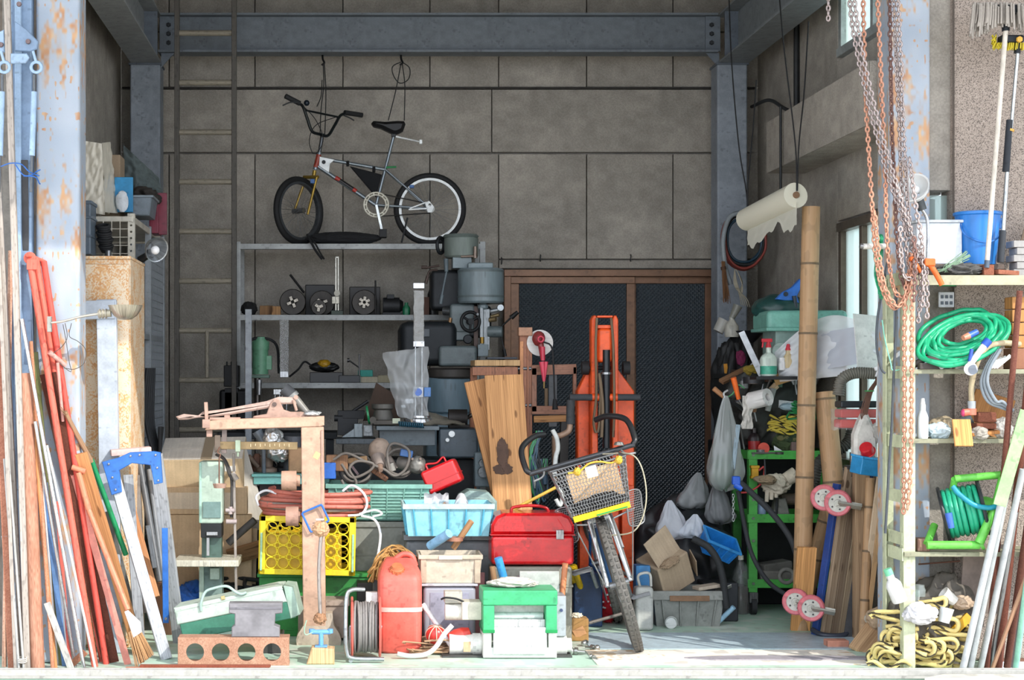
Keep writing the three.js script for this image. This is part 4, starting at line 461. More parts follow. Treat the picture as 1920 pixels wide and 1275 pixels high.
for(const l of[-1,1])for(let j=0;j<=H;j++){const y=y0+(y1-y0)*j/H;wire.push(bar(c(0,y,l),c(1,y,l),.0016,.0016,4,true));if(j<H)for(let i=0;i<=14;i++){const m=(a,y)=>c(0,y,l).lerp(c(1,y,l),cl(a));const o=(j%2?.03:-.03);wire.push(bar(m(i/14-o,y),m(i/14+o,y+(y1-y0)/H),.0016,.0016,4,true));}}
for(let i=0;i<=12;i++){const l=-1+i/6;wire.push(bar(c(0,y0,l),c(1,y0,l),.002,.002,4,true));}part('wire_mesh',wire,gm,k);const rim=(y,r)=>tube([c(0,y,-1),c(1,y,-1),c(1,y,1),c(0,y,1)].flatMap((p,i,a)=>[p.clone().lerp(a[(i+1)%4],.04),p.clone().lerp(a[(i+1)%4],.5),p.clone().lerp(a[(i+1)%4],.96)]),r,80,6,true);part('rim',[rim(y1,.006),rim(y0,.004)],mat(0x77797b,{r:.35,m:.5}),k);part('yellow_strip',plank(c(1,y0-.004,-1).addScaledVector(f,.006),c(1,y0-.004,1).addScaledVector(f,.006),.03,.012),plastic(0xe4c21e),k);part('green_stripe',plank(c(1,y0-.012,-.9).addScaledVector(f,.013),c(1,y0-.012,.2).addScaledVector(f,.013),.007,.003),plastic(0x2a9a50),k);
const P1=b(.02,.77),it=one('cardboard_sheet','tan cardboard sheet standing inside the bicycle basket','cardboard',O.clone().add(P1),g(bx(.008,.17,.26,0,.1,-.02,.001)),cardM(0xd8b48c));one('white_tag','small white paper tag hung on the rim of the bicycle basket','tag',O.clone().add(c(1,y1-.03,-.02)).addScaledVector(f,.012),g(bx(.004,.055,.055,0,0,0,.001)),plastic(0xf2f1ec));one('black_cloth','crumpled black cloth at the bottom of the bicycle basket','cloth',O.clone().add(b(.1,.785)),g(blob(.09,.04,.12,.4,3,4,6,true)),cloth(0x2a2a2c));one('yellow_string','yellow string tied along the rim of the bicycle basket','cord',O.clone().add(c(1,y1,-.9)),merge([tube([0,.2,.4,.6,.8,1].map((a)=>c(1,y1-.015*Math.sin(a*9),-.9+a*1.5).sub(c(1,y1,-.9)).addScaledVector(f,.008)),.005,50,6),...[-.8,.35].map((l)=>atv(blob(.018,.02,.018,.3,3,2,3),c(1,y1-.01,l).sub(c(1,y1,-.9)).addScaledVector(f,.01)))]),plastic(0xd8b03a));}
for(const[s,pl]of[[-1,L(1063,985,-.95)],[1,L(1190,952,-.95)]]){const w=[];for(let i=0;i<=8;i++){w.push(bar([-.045+i*.0112,-.085,0],[-.045+i*.0112,.085,0],.0014,.0014,4,true));}for(let j=0;j<=14;j++)w.push(bar([-.045,-.085+j*.0121,0],[.045,-.085+j*.0121,0],.0014,.0014,4,true));const fr=tube([[-.045,-.085,0],[.045,-.085,0],[.05,0,0],[.045,.085,0],[-.045,.085,0],[-.05,0,0]],.004,40,6,true);part('folding_side_rack',atv(merge([...w,fr]),pl,0,s*.5,.2),gm,t);part('rack_stay',bar(pl,b(-.3,.62,s*.06),.005),gm,t);}
part('chainring',g(lat([[.05,-.002],[.085,-.002],[.085,.002],[.05,.002],[.05,-.002]],28).rotateX(PI/2).translate(0,0,.05)).translate(bb.x,bb.y,bb.z),steel(0x8d8d8a),t);for(const[s,a]of[[1,.9],[-1,.9+PI]]){const e=bb.clone().addScaledVector(f,.15*Math.cos(a)).addScaledVector(u,.15*Math.sin(a)).addScaledVector(n,s*.09);part('crank',bar(bb.clone().addScaledVector(n,s*.08),e,.011),gm,t);part('pedal',g(merge([bx(.09,.012,.012,0,.0,-.04),bx(.09,.012,.012,0,0,.05),bx(.012,.02,.1,-.04,0,0),bx(.012,.02,.1,.04,0,0),bx(.012,.02,.1,0,0,0)])).translate(e.x+n.x*s*.05,e.y+n.y*s*.05,e.z+n.z*s*.05),mat(0x8f9092,{r:.5}),t);}
part('kickstand',[tube([b(-.95,.3,-.08),b(-.8,.1,-.2),L(1085,1175,ZF(1190)+.05),L(1068,1196,ZF(1196))],.009,20,8)],mat(0x77706a,{r:.5,m:.3}),t);part('brake_cable',[tube([b(-.14,1.0,-.1),b(.02,.95,-.25),b(.03,.75,-.25),b(.05,.6,-.15),b(-.02,.6,0)],.004,40,6)],mat(0xb9b29a,{r:.5}),t);part('reflector',g(bx(.01,.05,.05)).translate(b(.06,.6).x,b(.06,.6).y,b(.06,.6).z),mat(0xd8d8d8,{r:.2}),t);part('skirt_guard',g(bx(.2,.2,.004)).translate(b(-1.0,.25,-.07).x,b(-1.0,.25,-.07).y,b(-1.0,.25,-.07).z),mat(0xb02430,{r:.4}),t,'red dotted skirt guard');
}
// ---------- clutter in the middle of the front ----------
const atFloor=(px,z)=>new V3(P(px,0,z).x,0,z),atY=(px,y,z)=>new V3(P(px,0,z).x,y,z),Yp=(py,z)=>P(0,py,z).y;
function crate(name,label,cat,pos,w,h,d,m,o={}){
const t=thing(name,label,cat,pos,o.group);if(o.ry)t.rotation.y=o.ry;if(o.rz)t.rotation.z=o.rz;const k=o.taper??.04,th=.006,wb=w-2*k,db=d-2*k,rim=o.rim||m;
const wall=(x0,z0,x1,z1,X0,Z0,X1,Z1)=>{const g=new THREE.BufferGeometry(),a=[[x0,0,z0],[x1,0,z1],[X1,h,Z1],[X0,h,Z0]];g.setAttribute('position',new THREE.Float32BufferAttribute([0,1,2,0,2,3].flatMap((i)=>a[i]),3));g.setAttribute('uv',new THREE.Float32BufferAttribute([0,0,w,0,w,h,0,0,w,h,0,h],2));g.computeVertexNormals();return g;};
const shell=(e)=>{const a=wb/2-e,b=db/2-e,A=w/2-e,Bb=d/2-e;return[wall(-a,b,a,b,-A,Bb,A,Bb),wall(a,b,a,-b,A,Bb,A,-Bb),wall(a,-b,-a,-b,A,-Bb,-A,-Bb),wall(-a,-b,-a,b,-A,-Bb,-A,Bb)];};
part('tub',[...shell(0),...shell(th),bx(wb,th,db,0,th/2,0,.001)],m,t);
const rw=o.rw??.022;part('rim',[bx(w+.02,rw,.014,0,h-rw/2,d/2+.004),bx(w+.02,rw,.014,0,h-rw/2,-d/2-.004),bx(.014,rw,d,w/2+.004,h-rw/2,0),bx(.014,rw,d,-w/2-.004,h-rw/2,0)],rim,t);
const n=o.ribs??0;for(let i=0;i<n;i++){const u=-1+2*(i+.5)/n;part('rib',plank([u*wb/2,.004,db/2+.004],[u*w/2,h-rw,d/2+.004],.008,.012),o.ribM||m,t);}
for(let i=0;i<(o.ribsS??0);i++){const u=-1+2*(i+.5)/o.ribsS;for(const s of[-1,1])part('rib',plank([s*(wb/2+.004),.004,u*db/2],[s*(w/2+.004),h-rw,u*d/2],.012,.008),o.ribM||m,t);}
for(let j=0;j<(o.slats??0);j++){const v2=(j+.7)/(o.slats+1),zz=(db+(d-db)*v2)/2,ww=wb+(w-wb)*v2;part('slat',bx(ww,h/(o.slats+1)*.45,.007,0,v2*(h-rw),zz+.003,.001),o.slatM||m,t);}
return t;
}
function loft(lv,rad){const N=32,pts=lv.map(([y,w,d,dz])=>Array.from({length:N},(_,i)=>{const a=i/N*PI*2,c=Math.cos(a),q=Math.sin(a),e=.35;return[Math.sign(c)*Math.abs(c)**e*w/2,y,Math.sign(q)*Math.abs(q)**e*d/2+dz];})),p=[];const tri=(a,b,c)=>p.push(...a,...b,...c);for(let k=0;k+1<lv.length;k++)for(let i=0;i<N;i++){const j=(i+1)%N;tri(pts[k][i],pts[k+1][i],pts[k+1][j]);tri(pts[k][i],pts[k+1][j],pts[k][j]);}for(const k of[0,lv.length-1])for(let i=0;i<N;i++)tri([0,lv[k][0],lv[k][3]],...(k?[pts[k][(i+1)%N],pts[k][i]]:[pts[k][i],pts[k][(i+1)%N]]));let g=new THREE.BufferGeometry();g.setAttribute('position',new THREE.Float32BufferAttribute(p,3));g=mergeVertices(g);g.computeVertexNormals();return uvBox(toCreasedNormals(g.toNonIndexed(),.9));}
function coil(R,r,turns,spread,ry=1,dz=1,seed=1,n=14){const p=[];for(let i=0;i<turns*n;i++){const a=i/n*PI*2,k=1+.16*N3(i*.11,seed,2);p.push([R*k*Math.cos(a),spread*(i/(turns*n)-.5)+.02*N3(i*.2,seed*3,5)*ry,R*dz*k*Math.sin(a)]);}return tube(p,r,Math.round(turns*n*2),6);}
{const z=-1.52,bxs=[['tall bare brown carton at the bottom of the stack behind the band saw',397,.0,.45,.63,.36,.05,0],['flat carton in the middle of the cardboard stack with a pale label',388,.632,.47,.15,.36,0,0xd6c8b4]];
for(const[l,px,y,w,h,d,ry,lab]of bxs){const t=thing('cardboard_box',l,'box',atY(px,y,z),'cardboard boxes stacked behind the band saw');t.rotation.y=ry;part('carton',bx(w,h,d,0,h/2,0,.004),cardM(0xcbb190),t);part('tape',[bx(.05,.002,d,0,h+.001,0,0),bx(.05,.06,.002,0,h-.03,d/2+.001,0)],mat(0xa89474,{t:null,r:.4}),t);if(lab)part('label',bx(w*.75,h*.6,.002,-.02,h*.5,d/2+.001,0),cardM(lab),t);}
const t=thing('cardboard_box','big taped carton tipped forward on top of the cardboard stack','box',atY(384,.8,z-.03));t.rotation.x=.3;t.rotation.z=.02;part('carton',bx(.46,.17,.36,0,.11,0,.004),cardM(0xcdb795),t);part('lid_flap',bx(.455,.003,.175,0,.197,.09,.001),cardM(0xdcd6cc),t);part('lid_flap',bx(.455,.003,.175,0,.198,-.09,.001),cardM(0xd6cfc4),t);part('tape',[bx(.06,.002,.36,.03,.2,0,0),bx(.06,.08,.002,.03,.15,.181,0)],mat(0x9a8a74,{t:null,r:.4}),t);part('label',bx(.06,.03,.002,.16,.14,.181,0),plastic(0xf2f2ee),t);
const f=thing('cardboard_flap','loose grey cardboard sheet leaning beside the stacked boxes','cardboard',P(470,1010,-1.4).setY(0));part('sheet',sheet(8,10,(u,w)=>L(428+u*34+(1-w)*22+u*(1-w)*20,850+(1-w)*150-u*10,-1.4+.03*Math.sin(w*3)-u*.1),.005),cardM(0xb9b4aa),f);part('fold',plank(new V3(-.03,0,0),L(466,990,-1.4),.1,.006),cardM(0xc0a98a),f);}
{
const z=-1.1,t=thing('band_saw','small pale green band saw with a worn wheel cover and cutting table','band saw',atFloor(395,z)),gr=paint(0xb3c8b8,.5),dg=paint(0x4a655c,.45),q=(x,y,d=0)=>L(x,y,z+d);
part('wheel_cover',atv(bx(.125,.33,.16,0,0,0,.012),q(397,922)),gr,t);part('cover_window',atv(bx(.095,.085,.01,0,0,0,.004),q(397,956,.083)),mat(0x6c8a86,{r:.2}),t);part('cover_edge',atv(bx(.014,.32,.17,0,0,0,.005),q(378,922)),paint(0x9fc4b4),t);part('drive_box',atv(bx(.11,.09,.15),q(398,990)),iron(0x25282a),t);part('column',[atv(bx(.105,.2,.1),q(398,1022,-.02))],dg,t);part('blade_guide',[plank(q(390,1000,.06),q(390,1042,.06),.016,.012),atv(bx(.06,.02,.05),q(398,1000,.06))],steel(),t);
part('table',atv(bx(.34,.035,.3,0,0,0,.005),q(391,1051,.02)),mat(0xd6d2c0,{t:'scratch',r:.5,m:.2}),t);part('table_bracket',[plank(q(378,1060,0),q(378,1130,0),.025,.03),atv(bx(.05,.06,.05),q(403,1075,.02))],gr,t);part('pedestal',[bx(.12,Yp(1058,z),.14,0,Yp(1058,z)/2,-.08),bx(.26,.04,.3,0,.02,-.06)],paint(0x7f9690),t);part('guide_rod',[plank(q(443,1118,.03),q(438,850,.0),.014,.012)],mat(0xa09890,{r:.5,m:.4}),t);part('tension_knob',[bar(q(423,957,.03),q(440,957,.03),.012),bar(q(432,950,.03),q(432,964,.03),.012,.012,8),bar(q(424,978,.05),q(444,978,.05),.013)],mat(0xb9aaa8,{r:.5,m:.2}),t);part('cable',[tube([q(412,853,.0),q(424,866,.02),q(434,900,.02),q(434,970,.0)],.008),tube([q(405,852,.0),q(420,862,.03),q(430,890,.03),q(437,900,.03)],.007)],rubber(0x4a4644),t);part('plug',bar(q(436,886,.03),q(444,900,.03),.012,.016,10),mat(0xb0a69c,{r:.6}),t);}
{
const z=-.9,t=thing('platform_scale','old pinkish brown platform scale with a tall column, beam and lever press on top','scale',atFloor(598,z)),pk=mat(0xc9a48c,{r:.65}),pd=mat(0xb59484,{r:.6}),q=(x,y,d=0)=>L(x,y,z+d);
part('column',plank(new V3(q(590,0).x,.09,.02),q(586,800,.0),.118,.09,0,.006),pk,t);part('column_edge',plank(q(604,1150,.05),q(604,806,.046),.012,.014),pd,t);part('top_arm',[ext([[386,806],[390,789],[420,786],[608,780],[608,797],[600,800]].map(([x,y])=>{const a=q(x,y);return[a.x,a.y];}),.1,.005)],pk,t);part('arm_end_block',[atv(bx(.04,.045,.11),q(388,794)),plank(q(388,796,.02),q(386,754,.02),.018,.02),atv(bx(.03,.04,.05),q(393,812))],pd,t);
part('beam_hanger',[plank(q(420,850,.01),q(421,802,.01),.026,.02)],mat(0x7d706a,{r:.5,m:.3}),t);part('graduated_beam',[plank(q(405,835,.02),q(558,836,.02),.04,.012)],mat(0x8f7a58,{r:.35,m:.6}),t);for(let i=0;i<9;i++)part('graduation',plank(q(470+i*9,832,.027),q(470+i*9,i%2?836:838,.027),.003,.002),mat(0xd8c8a4,{r:.5}),t);part('poise',[atv(bx(.026,.06,.03),q(446,836,.03)),bar(q(446,844,.03),q(446,856,.03),.006)],paint(0x9fb09a),t);part('sight_bracket',atv(bx(.03,.09,.03),q(408,832,.015)),mat(0x77695c,{r:.5,m:.4}),t);
part('counterweight_hanger',[tube([q(412,838,.05),q(408,848,.05),q(413,852,.05),q(411,860,.05)],.004),bar(q(411,858,.05),q(411,906,.05),.004)],iron(0x7d5c4c),t);part('counterweight_pan',atv(lat([[.001,0],[.03,.0],[.036,.022],[.034,.022],[.028,.006],[.001,.006]],20),q(412,915,.05)),pd,t);
for(const[py,n]of[[901,0],[968,1]])part('weight',[bar(q(528+n*8,py,.02),q(556+n*4,py,.02),.05,.052,24),bar(q(553,py,.02),q(563,py,.02),.03,.03,16)],mat(n?0xb08a78:0xb9947e,{r:.6}),t);part('paper_tag',atv(bx(.03,.035,.002),q(594,854,.048),0,0,-.5),cardM(0xd8c088),t);
part('base',[(()=>{const g=lat([[.001,.0],[.16,.0],[.165,.03],[.15,.06],[.11,.1],[.1,.16],[.001,.16]],4).rotateY(PI/4).scale(1,1,.8);return g;})()],mat(0xbdae9c,{r:.7}),t);part('platform',[bx(.28,.03,.18,.02,.2,-.13),bx(.26,.17,.16,.02,.1,-.13)],mat(0xa8988a,{r:.7}),t);
const lv=thing('lever_press','cast lever cutter with a long wooden-shaped handle lying on the scale top','lever',P(520,785,z));B=P(520,785,z);const pts=[[330,781],[345,776],[372,779],[380,772],[420,767],[500,752],[522,744],[552,745],[556,757],[525,758],[500,766],[430,778],[384,783],[372,783],[350,787],[335,787]];const W=(x,y,d=0)=>L(x,y,z+d);part('handle',ext(pts.map(([x,y])=>{const a=W(x,y);return[a.x,a.y];}),.03,.008),mat(0xc3a89c,{r:.6}),lv);part('fulcrum',ext([[474,784],[476,780],[500,776],[508,754],[515,748],[524,750],[532,768],[545,772],[565,772],[585,777],[598,784]].map(([x,y])=>{const a=W(x,y);return[a.x,a.y];}),.05,.004),pd,lv);part('pin',atv(bar([0,0,.02],[0,0,.032],.012,.012,12),W(515,758)),iron(0x6a5a54),lv);part('link',[bar(W(550,750,.02),W(556,770,.02),.008),atv(bar([0,0,-.02],[0,0,.02],.012),W(555,745))],pd,lv);part('stop_plate',[atv(bx(.16,.014,.05),W(422,785)),atv(bx(.03,.02,.03),W(426,782))],pd,lv);part('foil_rag',atv(blob(.04,.012,.03,.5,4,3,3,true),W(585,775,.02)),mat(0xcfd2d4,{t:null,r:.3,m:.7}),lv);
}
{const t=thing('grey_nozzle','grey rubber tool handle standing up behind the lever on the scale','tool',P(582,782,-.98));part('shaft',bar(L(582,782,-.98),L(545,738,-1.0),.018,.026,16),plastic(0x85827c),t);part('grip',bar(L(548,742,-1.0),L(532,728,-1.0),.034,.034,18),rubber(0x57585a),t);part('band',bar(L(551,746,-1),L(546,740,-1),.036,.036,18),plastic(0x9a9a96),t);}
{
const z=-.55,t=thing('green_toolbox','pale green steel toolbox tilted up at one end with a wire handle','toolbox',P(350,1196,z));t.rotation.z=.215;t.rotation.y=-.06;const m=paint(0x3f7f68,.4),lm=paint(0xbfd0c2,.5);part('body',ext([[0,0],[.57,0],[.545,.085],[.0,.085]],.22,.004),m,t);part('lid',ext([[-.012,.085],[.545,.085],[.535,.165],[.5,.17],[-.012,.17]],.23,.005),lm,t);part('lid_seam',bx(.55,.004,.232,.265,.152,0,0),paint(0xa8b8ac),t);part('handle',tube([[.12,.13,.12],[.13,.17,.125],[.16,.215,.12],[.2,.225,.118],[.27,.222,.118],[.31,.185,.122],[.335,.17,.125],[.36,.172,.122]],.007,40,8),paint(0xa9c6bc),t);part('latch',bx(.02,.02,.012,.24,.17,.115),mat(0xc8b884,{r:.4,m:.5}),t);part('end_cap',ext([[0,.0],[.05,.01],[.045,.15],[0,.165]],.225,.003).translate(.545,0,0),paint(0x9fb8a8),t);
one('support_block','dark steel block hidden under the raised end of the green toolbox','block',atFloor(510,-.62),bx(.12,.1,.14,0,.05,0,.004),iron(0x4c4c4a));}
{const z=-.2,a=(x,y)=>{const p=P(x,y,z).sub(P(438,1247,z));return[p.x,p.y];};const t=thing('hole_channel','rusty steel channel with four large round holes lying on its side','steel channel',P(438,1247,z).setY(0));const W=.535,H=.135;part('web',ext([[-W/2,0],[W/2,0],[W/2,H],[-W/2,H]],.012,.001,[-.185,-.062,.062,.185].map((x)=>circ(x,H*.47,.043,22))),rusty(0xe8e0d8),t);part('flange',bx(W,.012,.1,0,H-.006,-.05,.002),rusty(0xe8e0d8),t);part('flange',bx(W,.012,.1,0,.006,-.05,.002),rusty(0xe8e0d8),t);
const r=thing('rail_block','short grey offcut of heavy I-beam on top of the holed channel','steel block',new V3(P(480,0,-.24).x,H+.001,-.24));const I=[[-.115,0],[.115,0],[.115,.045],[.09,.055],[.095,.11],[.128,.115],[.128,.162],[-.128,.162],[-.128,.115],[-.1,.11],[-.1,.055],[-.115,.045]];part('offcut',ext(I,.09,.004),mat(0x8c8a8e,{t:'conc',r:.6,m:.2}),r);part('cut_face',[bx(.25,.012,.094,0,.138,0,.003)],mat(0x76747a,{r:.6}),r);}
{const t=one('flat_steel','long rust-pink flat steel bar lying on the sill in front of the channel','flat bar',P(370,1255,-.07).setY(0),bx(.68,.012,.06,0,.006,0,.002),rusty(0xf4d8d0));t.rotation.y=.02;const b=one('flat_steel','darker flat steel bar lying on top of the pink one','flat bar',P(385,1250,-.09).setY(.0125),bx(.62,.008,.04,0,.004,0,.002),rusty(0xb88070));b.rotation.y=-.01;}
{const z=ZF(1243),t=thing('wood_block_stand','small cut wooden block holding a light blue forked bracket','block',ft(602,1243));part('block',ext([[-.07,0],[.065,0],[.066,.075],[-.045,.08],[-.06,.03]],.1,.006),wood(0xe6c8a4),t);part('bracket',[bar([.0,.075,0],[.0,.15,0],.012),bar([-.045,.15,0],[.045,.15,0],.012),bar([-.045,.145,0],[-.045,.165,0],.014),bar([.045,.145,0],[.045,.165,0],.014),bx(.06,.008,.05,0,.082,0)],plastic(0x6aa6e0),t);part('wire',tube([[-.04,.15,.01],[-.075,.14,.02],[-.08,.17,.02],[-.07,.21,.02]],.003),mat(0x9fc0a8,{r:.5}),t);
const r=thing('steel_rod_tool','bent steel rod with wood lumps at both ends standing in front of the scale column','rod',P(600,1172,z));part('rod',tube([L(603,1000,z),L(600,1030,z),L(598,1080,z),L(601,1160,z)],.009,30,8),steel(0xb4aca6,.4,.6),r);part('lump',atv(blob(.03,.028,.028,.3,3,3,2),L(600,1160,z)),wood(0xb08a70),r);part('lump',atv(blob(.04,.035,.03,.3,3,3,6),L(602,992,z)),wood(0xd8b498),r);
const s=thing('wire_hanger','small tilted square blue wire frame hanging on the scale column','frame',P(591,972,-.82));const pp=[[566,962],[603,946],[617,976],[583,998]].map(([x,y])=>L(x,y,-.82));part('wire',tube(pp.flatMap((p,i)=>[p.clone().lerp(pp[(i+1)%4],.05),p.clone().lerp(pp[(i+1)%4],.95)]),.006,60,6,true,.1),plastic(0x2f6fd0),s);part('slip',atv(bx(.04,.008,.002),L(600,974,-.825)),plastic(0xf4f4f4),s);}
{
const z=ZF(1237)-.04,t=thing('cable_reel','cable drum with red discs, grey cable and a bent chrome stand','cable reel',atFloor(686,z)),c=L(686,1175,z),R=.145;for(const px of[660,712])part('disc',atv(lat([[.02,-.004],[R,-.006],[R+.004,0],[R,.006],[.02,.004]],36).rotateZ(PI/2),L(px,1175,z)),mat(0xe0685c,{r:.45}),t);const cb=[];for(let k=0;k<3;k++)for(let i=0;i<9;i++)cb.push(atv(ring(.118-k*.014+rnd(-.005,.005),.0075,40,7).rotateY(PI/2+rnd(-.09,.09)),new V3(c.x-.052+i*.013+rnd(-.003,.003),c.y,c.z)));part('cable_windings',cb,rubber(0x8b8784),t);part('core',bar([c.x-.06,c.y,c.z],[c.x+.06,c.y,c.z],.08,.08,20),iron(0x2c2c2c),t);part('stand',[tube([L(684,1105,z+.12),L(660,1106,z+.13),L(650,1120,z+.13),L(648,1180,z+.14),L(650,1222,z+.14),L(662,1234,z+.14),L(720,1236,z+.14)].map((p)=>p.setY(Math.max(p.y,.012))),.0105,50,8),bar([c.x-.08,c.y,c.z],[c.x+.08,c.y,c.z],.01),bar([c.x-.075,.012,c.z+.14],[c.x-.075,.012,c.z-.14],.0105),bar([c.x-.075,.012,c.z],[c.x-.075,c.y,c.z],.0105)],steel(0xc0c4c8,.25,.8),t);}
{
const z=ZF(1226)-.12,t=thing('fuel_can','faded red plastic fuel can with an orange cap and a white band','fuel can',atFloor(749,z)),m=plastic(0xe86a5c,.5);const h=.42;part('body',loft([[0,.19,.22,0],[.015,.222,.255,0],[.36,.222,.255,0],[.4,.21,.235,-.008],[.44,.17,.15,-.04],[.462,.13,.1,-.06]],.05),m,t);part('handle',tube([[-.02,h+.035,-.06],[.02,h+.06,-.06],[.065,h+.05,-.06],[.085,h,-.06]],.014,24,8),m,t);const cp=part('cap',lat([[.001,.045],[.026,.045],[.03,.032],[.034,.03],[.036,0],[.001,0]],24).rotateX(.5).translate(-.015,.4,.075),plastic(0xd87a52),t);for(let i=0;i<12;i++)part('cap_ridge',bx(.006,.026,.006,.036*Math.cos(i*.5236),.014,.036*Math.sin(i*.5236),0).rotateX(.5).translate(-.015,.4,.075),plastic(0xd87a52),cp);part('band',loft([[.21,.228,.262,0],[.232,.228,.262,0]],.052),plastic(0xf2c8be),t);}
one('green_steel_box','dark green steel box on the floor under the yellow crates','box',atFloor(592,-1.3),merge([bx(.6,.3,.36,0,.165,0,.006),bx(.62,.02,.38,0,.325,0,.003),bx(.62,.03,.38,0,.015,0,.003)]),paint(0x2e8a3c,.5));
{const ye=mat(0xecd21c,{r:.42}),t=thing('yellow_crate','yellow plastic bottle crate with a pattern of rings','crate',atY(576,.338,-1.17)),W=.5,H=.31,D=.3;t.rotation.z=-.02;
const fr=(w,h)=>[bx(w,.03,.012,0,.015,0),bx(w,.03,.012,0,h-.015,0),bx(.03,h,.012,-w/2+.015,h/2,0),bx(.03,h,.012,w/2-.015,h/2,0)];const pan=(w,h,nx,ny)=>{const g=fr(w,h),sx=(w-.06)/nx,sy=(h-.06)/ny,R=Math.min(sx,sy)/2;for(let i=0;i<nx;i++)for(let j=0;j<ny;j++){const x=-w/2+.03+(i+.5)*sx,y=.03+(j+.5)*sy;g.push(ring(R-.002,.0038,18,5).translate(x,y,0));if(i<nx-1&&j<ny-1)g.push(ring(R*.42,.0035,12,5).translate(x+sx/2,y+sy/2,0));}return g;};
part('front_panel',merge(pan(W,H,7,4)).translate(0,0,D/2),ye,t);part('back_panel',merge(pan(W,H,7,4)).translate(0,0,-D/2),ye,t);for(const s of[-1,1])part('side_panel',merge([...fr(D,H),...[-.08,-.03,.03,.08].map((x)=>bx(.018,H,.01,x,H/2,0))]).rotateY(PI/2).translate(s*W/2,0,0),ye,t);part('bottom',bx(W,.012,D,0,.006,0),ye,t);for(const s of[-1,1])part('corner_tape',bx(.012,.2,.014,s*(W/2-.008),.12,D/2+.006,.003),plastic(0x9fc8a4),t);
const i=thing('yellow_basket','second yellow basket nested inside the ring-patterned crate','basket',atY(566,.352,-1.17));part('wall',[bx(.42,.2,.008,0,.1,.11),bx(.42,.2,.008,0,.1,-.11),bx(.008,.2,.22,.21,.1,0),bx(.008,.2,.22,-.21,.1,0),bx(.42,.006,.22,0,.003,0)],mat(0xe0b818,{r:.45}),i);one('rag_bundle','grey rags stuffed in the yellow baskets','rags',atY(560,.355,-1.17),atv(blob(.17,.08,.08,.3,3,4,4,true),new V3(0,.08,0)),cloth(0xa89a8c));}
{const y=.338+.31,c=atY(583,y+.03,-1.18);const p=[];for(let k=0;k<5;k++)p.push(coil(.25+.02*(k%3),.0125,1.6,.05,1,.55,k+3).translate(.01*k,k*.022-.01,0));const t=thing('air_hose','coiled salmon rubber air hose lying on the yellow crate','hose',c);part('coil',p,mat(0xc87464,{r:.55}),t);part('fitting',bar([-.02,.01,.17],[.06,.0,.175],.012),steel(),t);const g=thing('grey_hose','coiled grey rubber hose mixed into the salmon air hose','hose',c);part('coil',[coil(.27,.011,2.3,.05,1,.55,9).translate(0,.03,0)],rubber(0x8a7e74),g);const w=thing('white_rope','white rope looped round the coiled hoses and hanging down','rope',c);part('rope',[tube([[-.28,.02,.05],[-.29,.07,.06],[-.24,.1,.06],[-.18,.085,.08]],.007,30,7),tube([[.17,.1,.1],[.22,.13,.1],[.28,.09,.1],[.3,.03,.1],[.27,-.02,.12],[.2,-.03,.12]],.007,40,7),tube([[.27,-.03,.12],[.34,-.05,.14],[.37,-.12,.15],[.36,-.22,.16],[.34,-.3,.17]],.007,30,7),tube([[.26,-.02,.12],[.34,-.0,.12],[.38,-.02,.12],[.33,-.035,.12]],.006,24,7)],mat(0xf2f2f6,{r:.7}),w);}
one('mottled_bin','mottled grey dirty bin under the teal basket','bin',atFloor(722,-1.45),merge([bx(.36,.6,.4,0,.3,0,.012),bx(.38,.03,.42,0,.585,0,.004),bx(.365,.012,.405,0,.42,0,.002)]),mat(0x8d908a,{t:'conc',r:.85}));
one('grey_tub','grey plastic tub standing on the floor under the light blue crate','tub',atFloor(845,-1.2),merge([bx(.5,.52,.34,0,.26,0,.02),bx(.52,.03,.36,0,.535,0,.004)]),plastic(0x74787a));
crate('teal_basket','teal slatted plastic basket heaped with tools and cables','basket',atY(712,.602,-1.45),.56,.2,.36,plastic(0x86b8aa,.55),{ribs:6,slats:9,taper:.035,rw:.024,ribM:plastic(0x7aac9e,.55),ry:-.05});
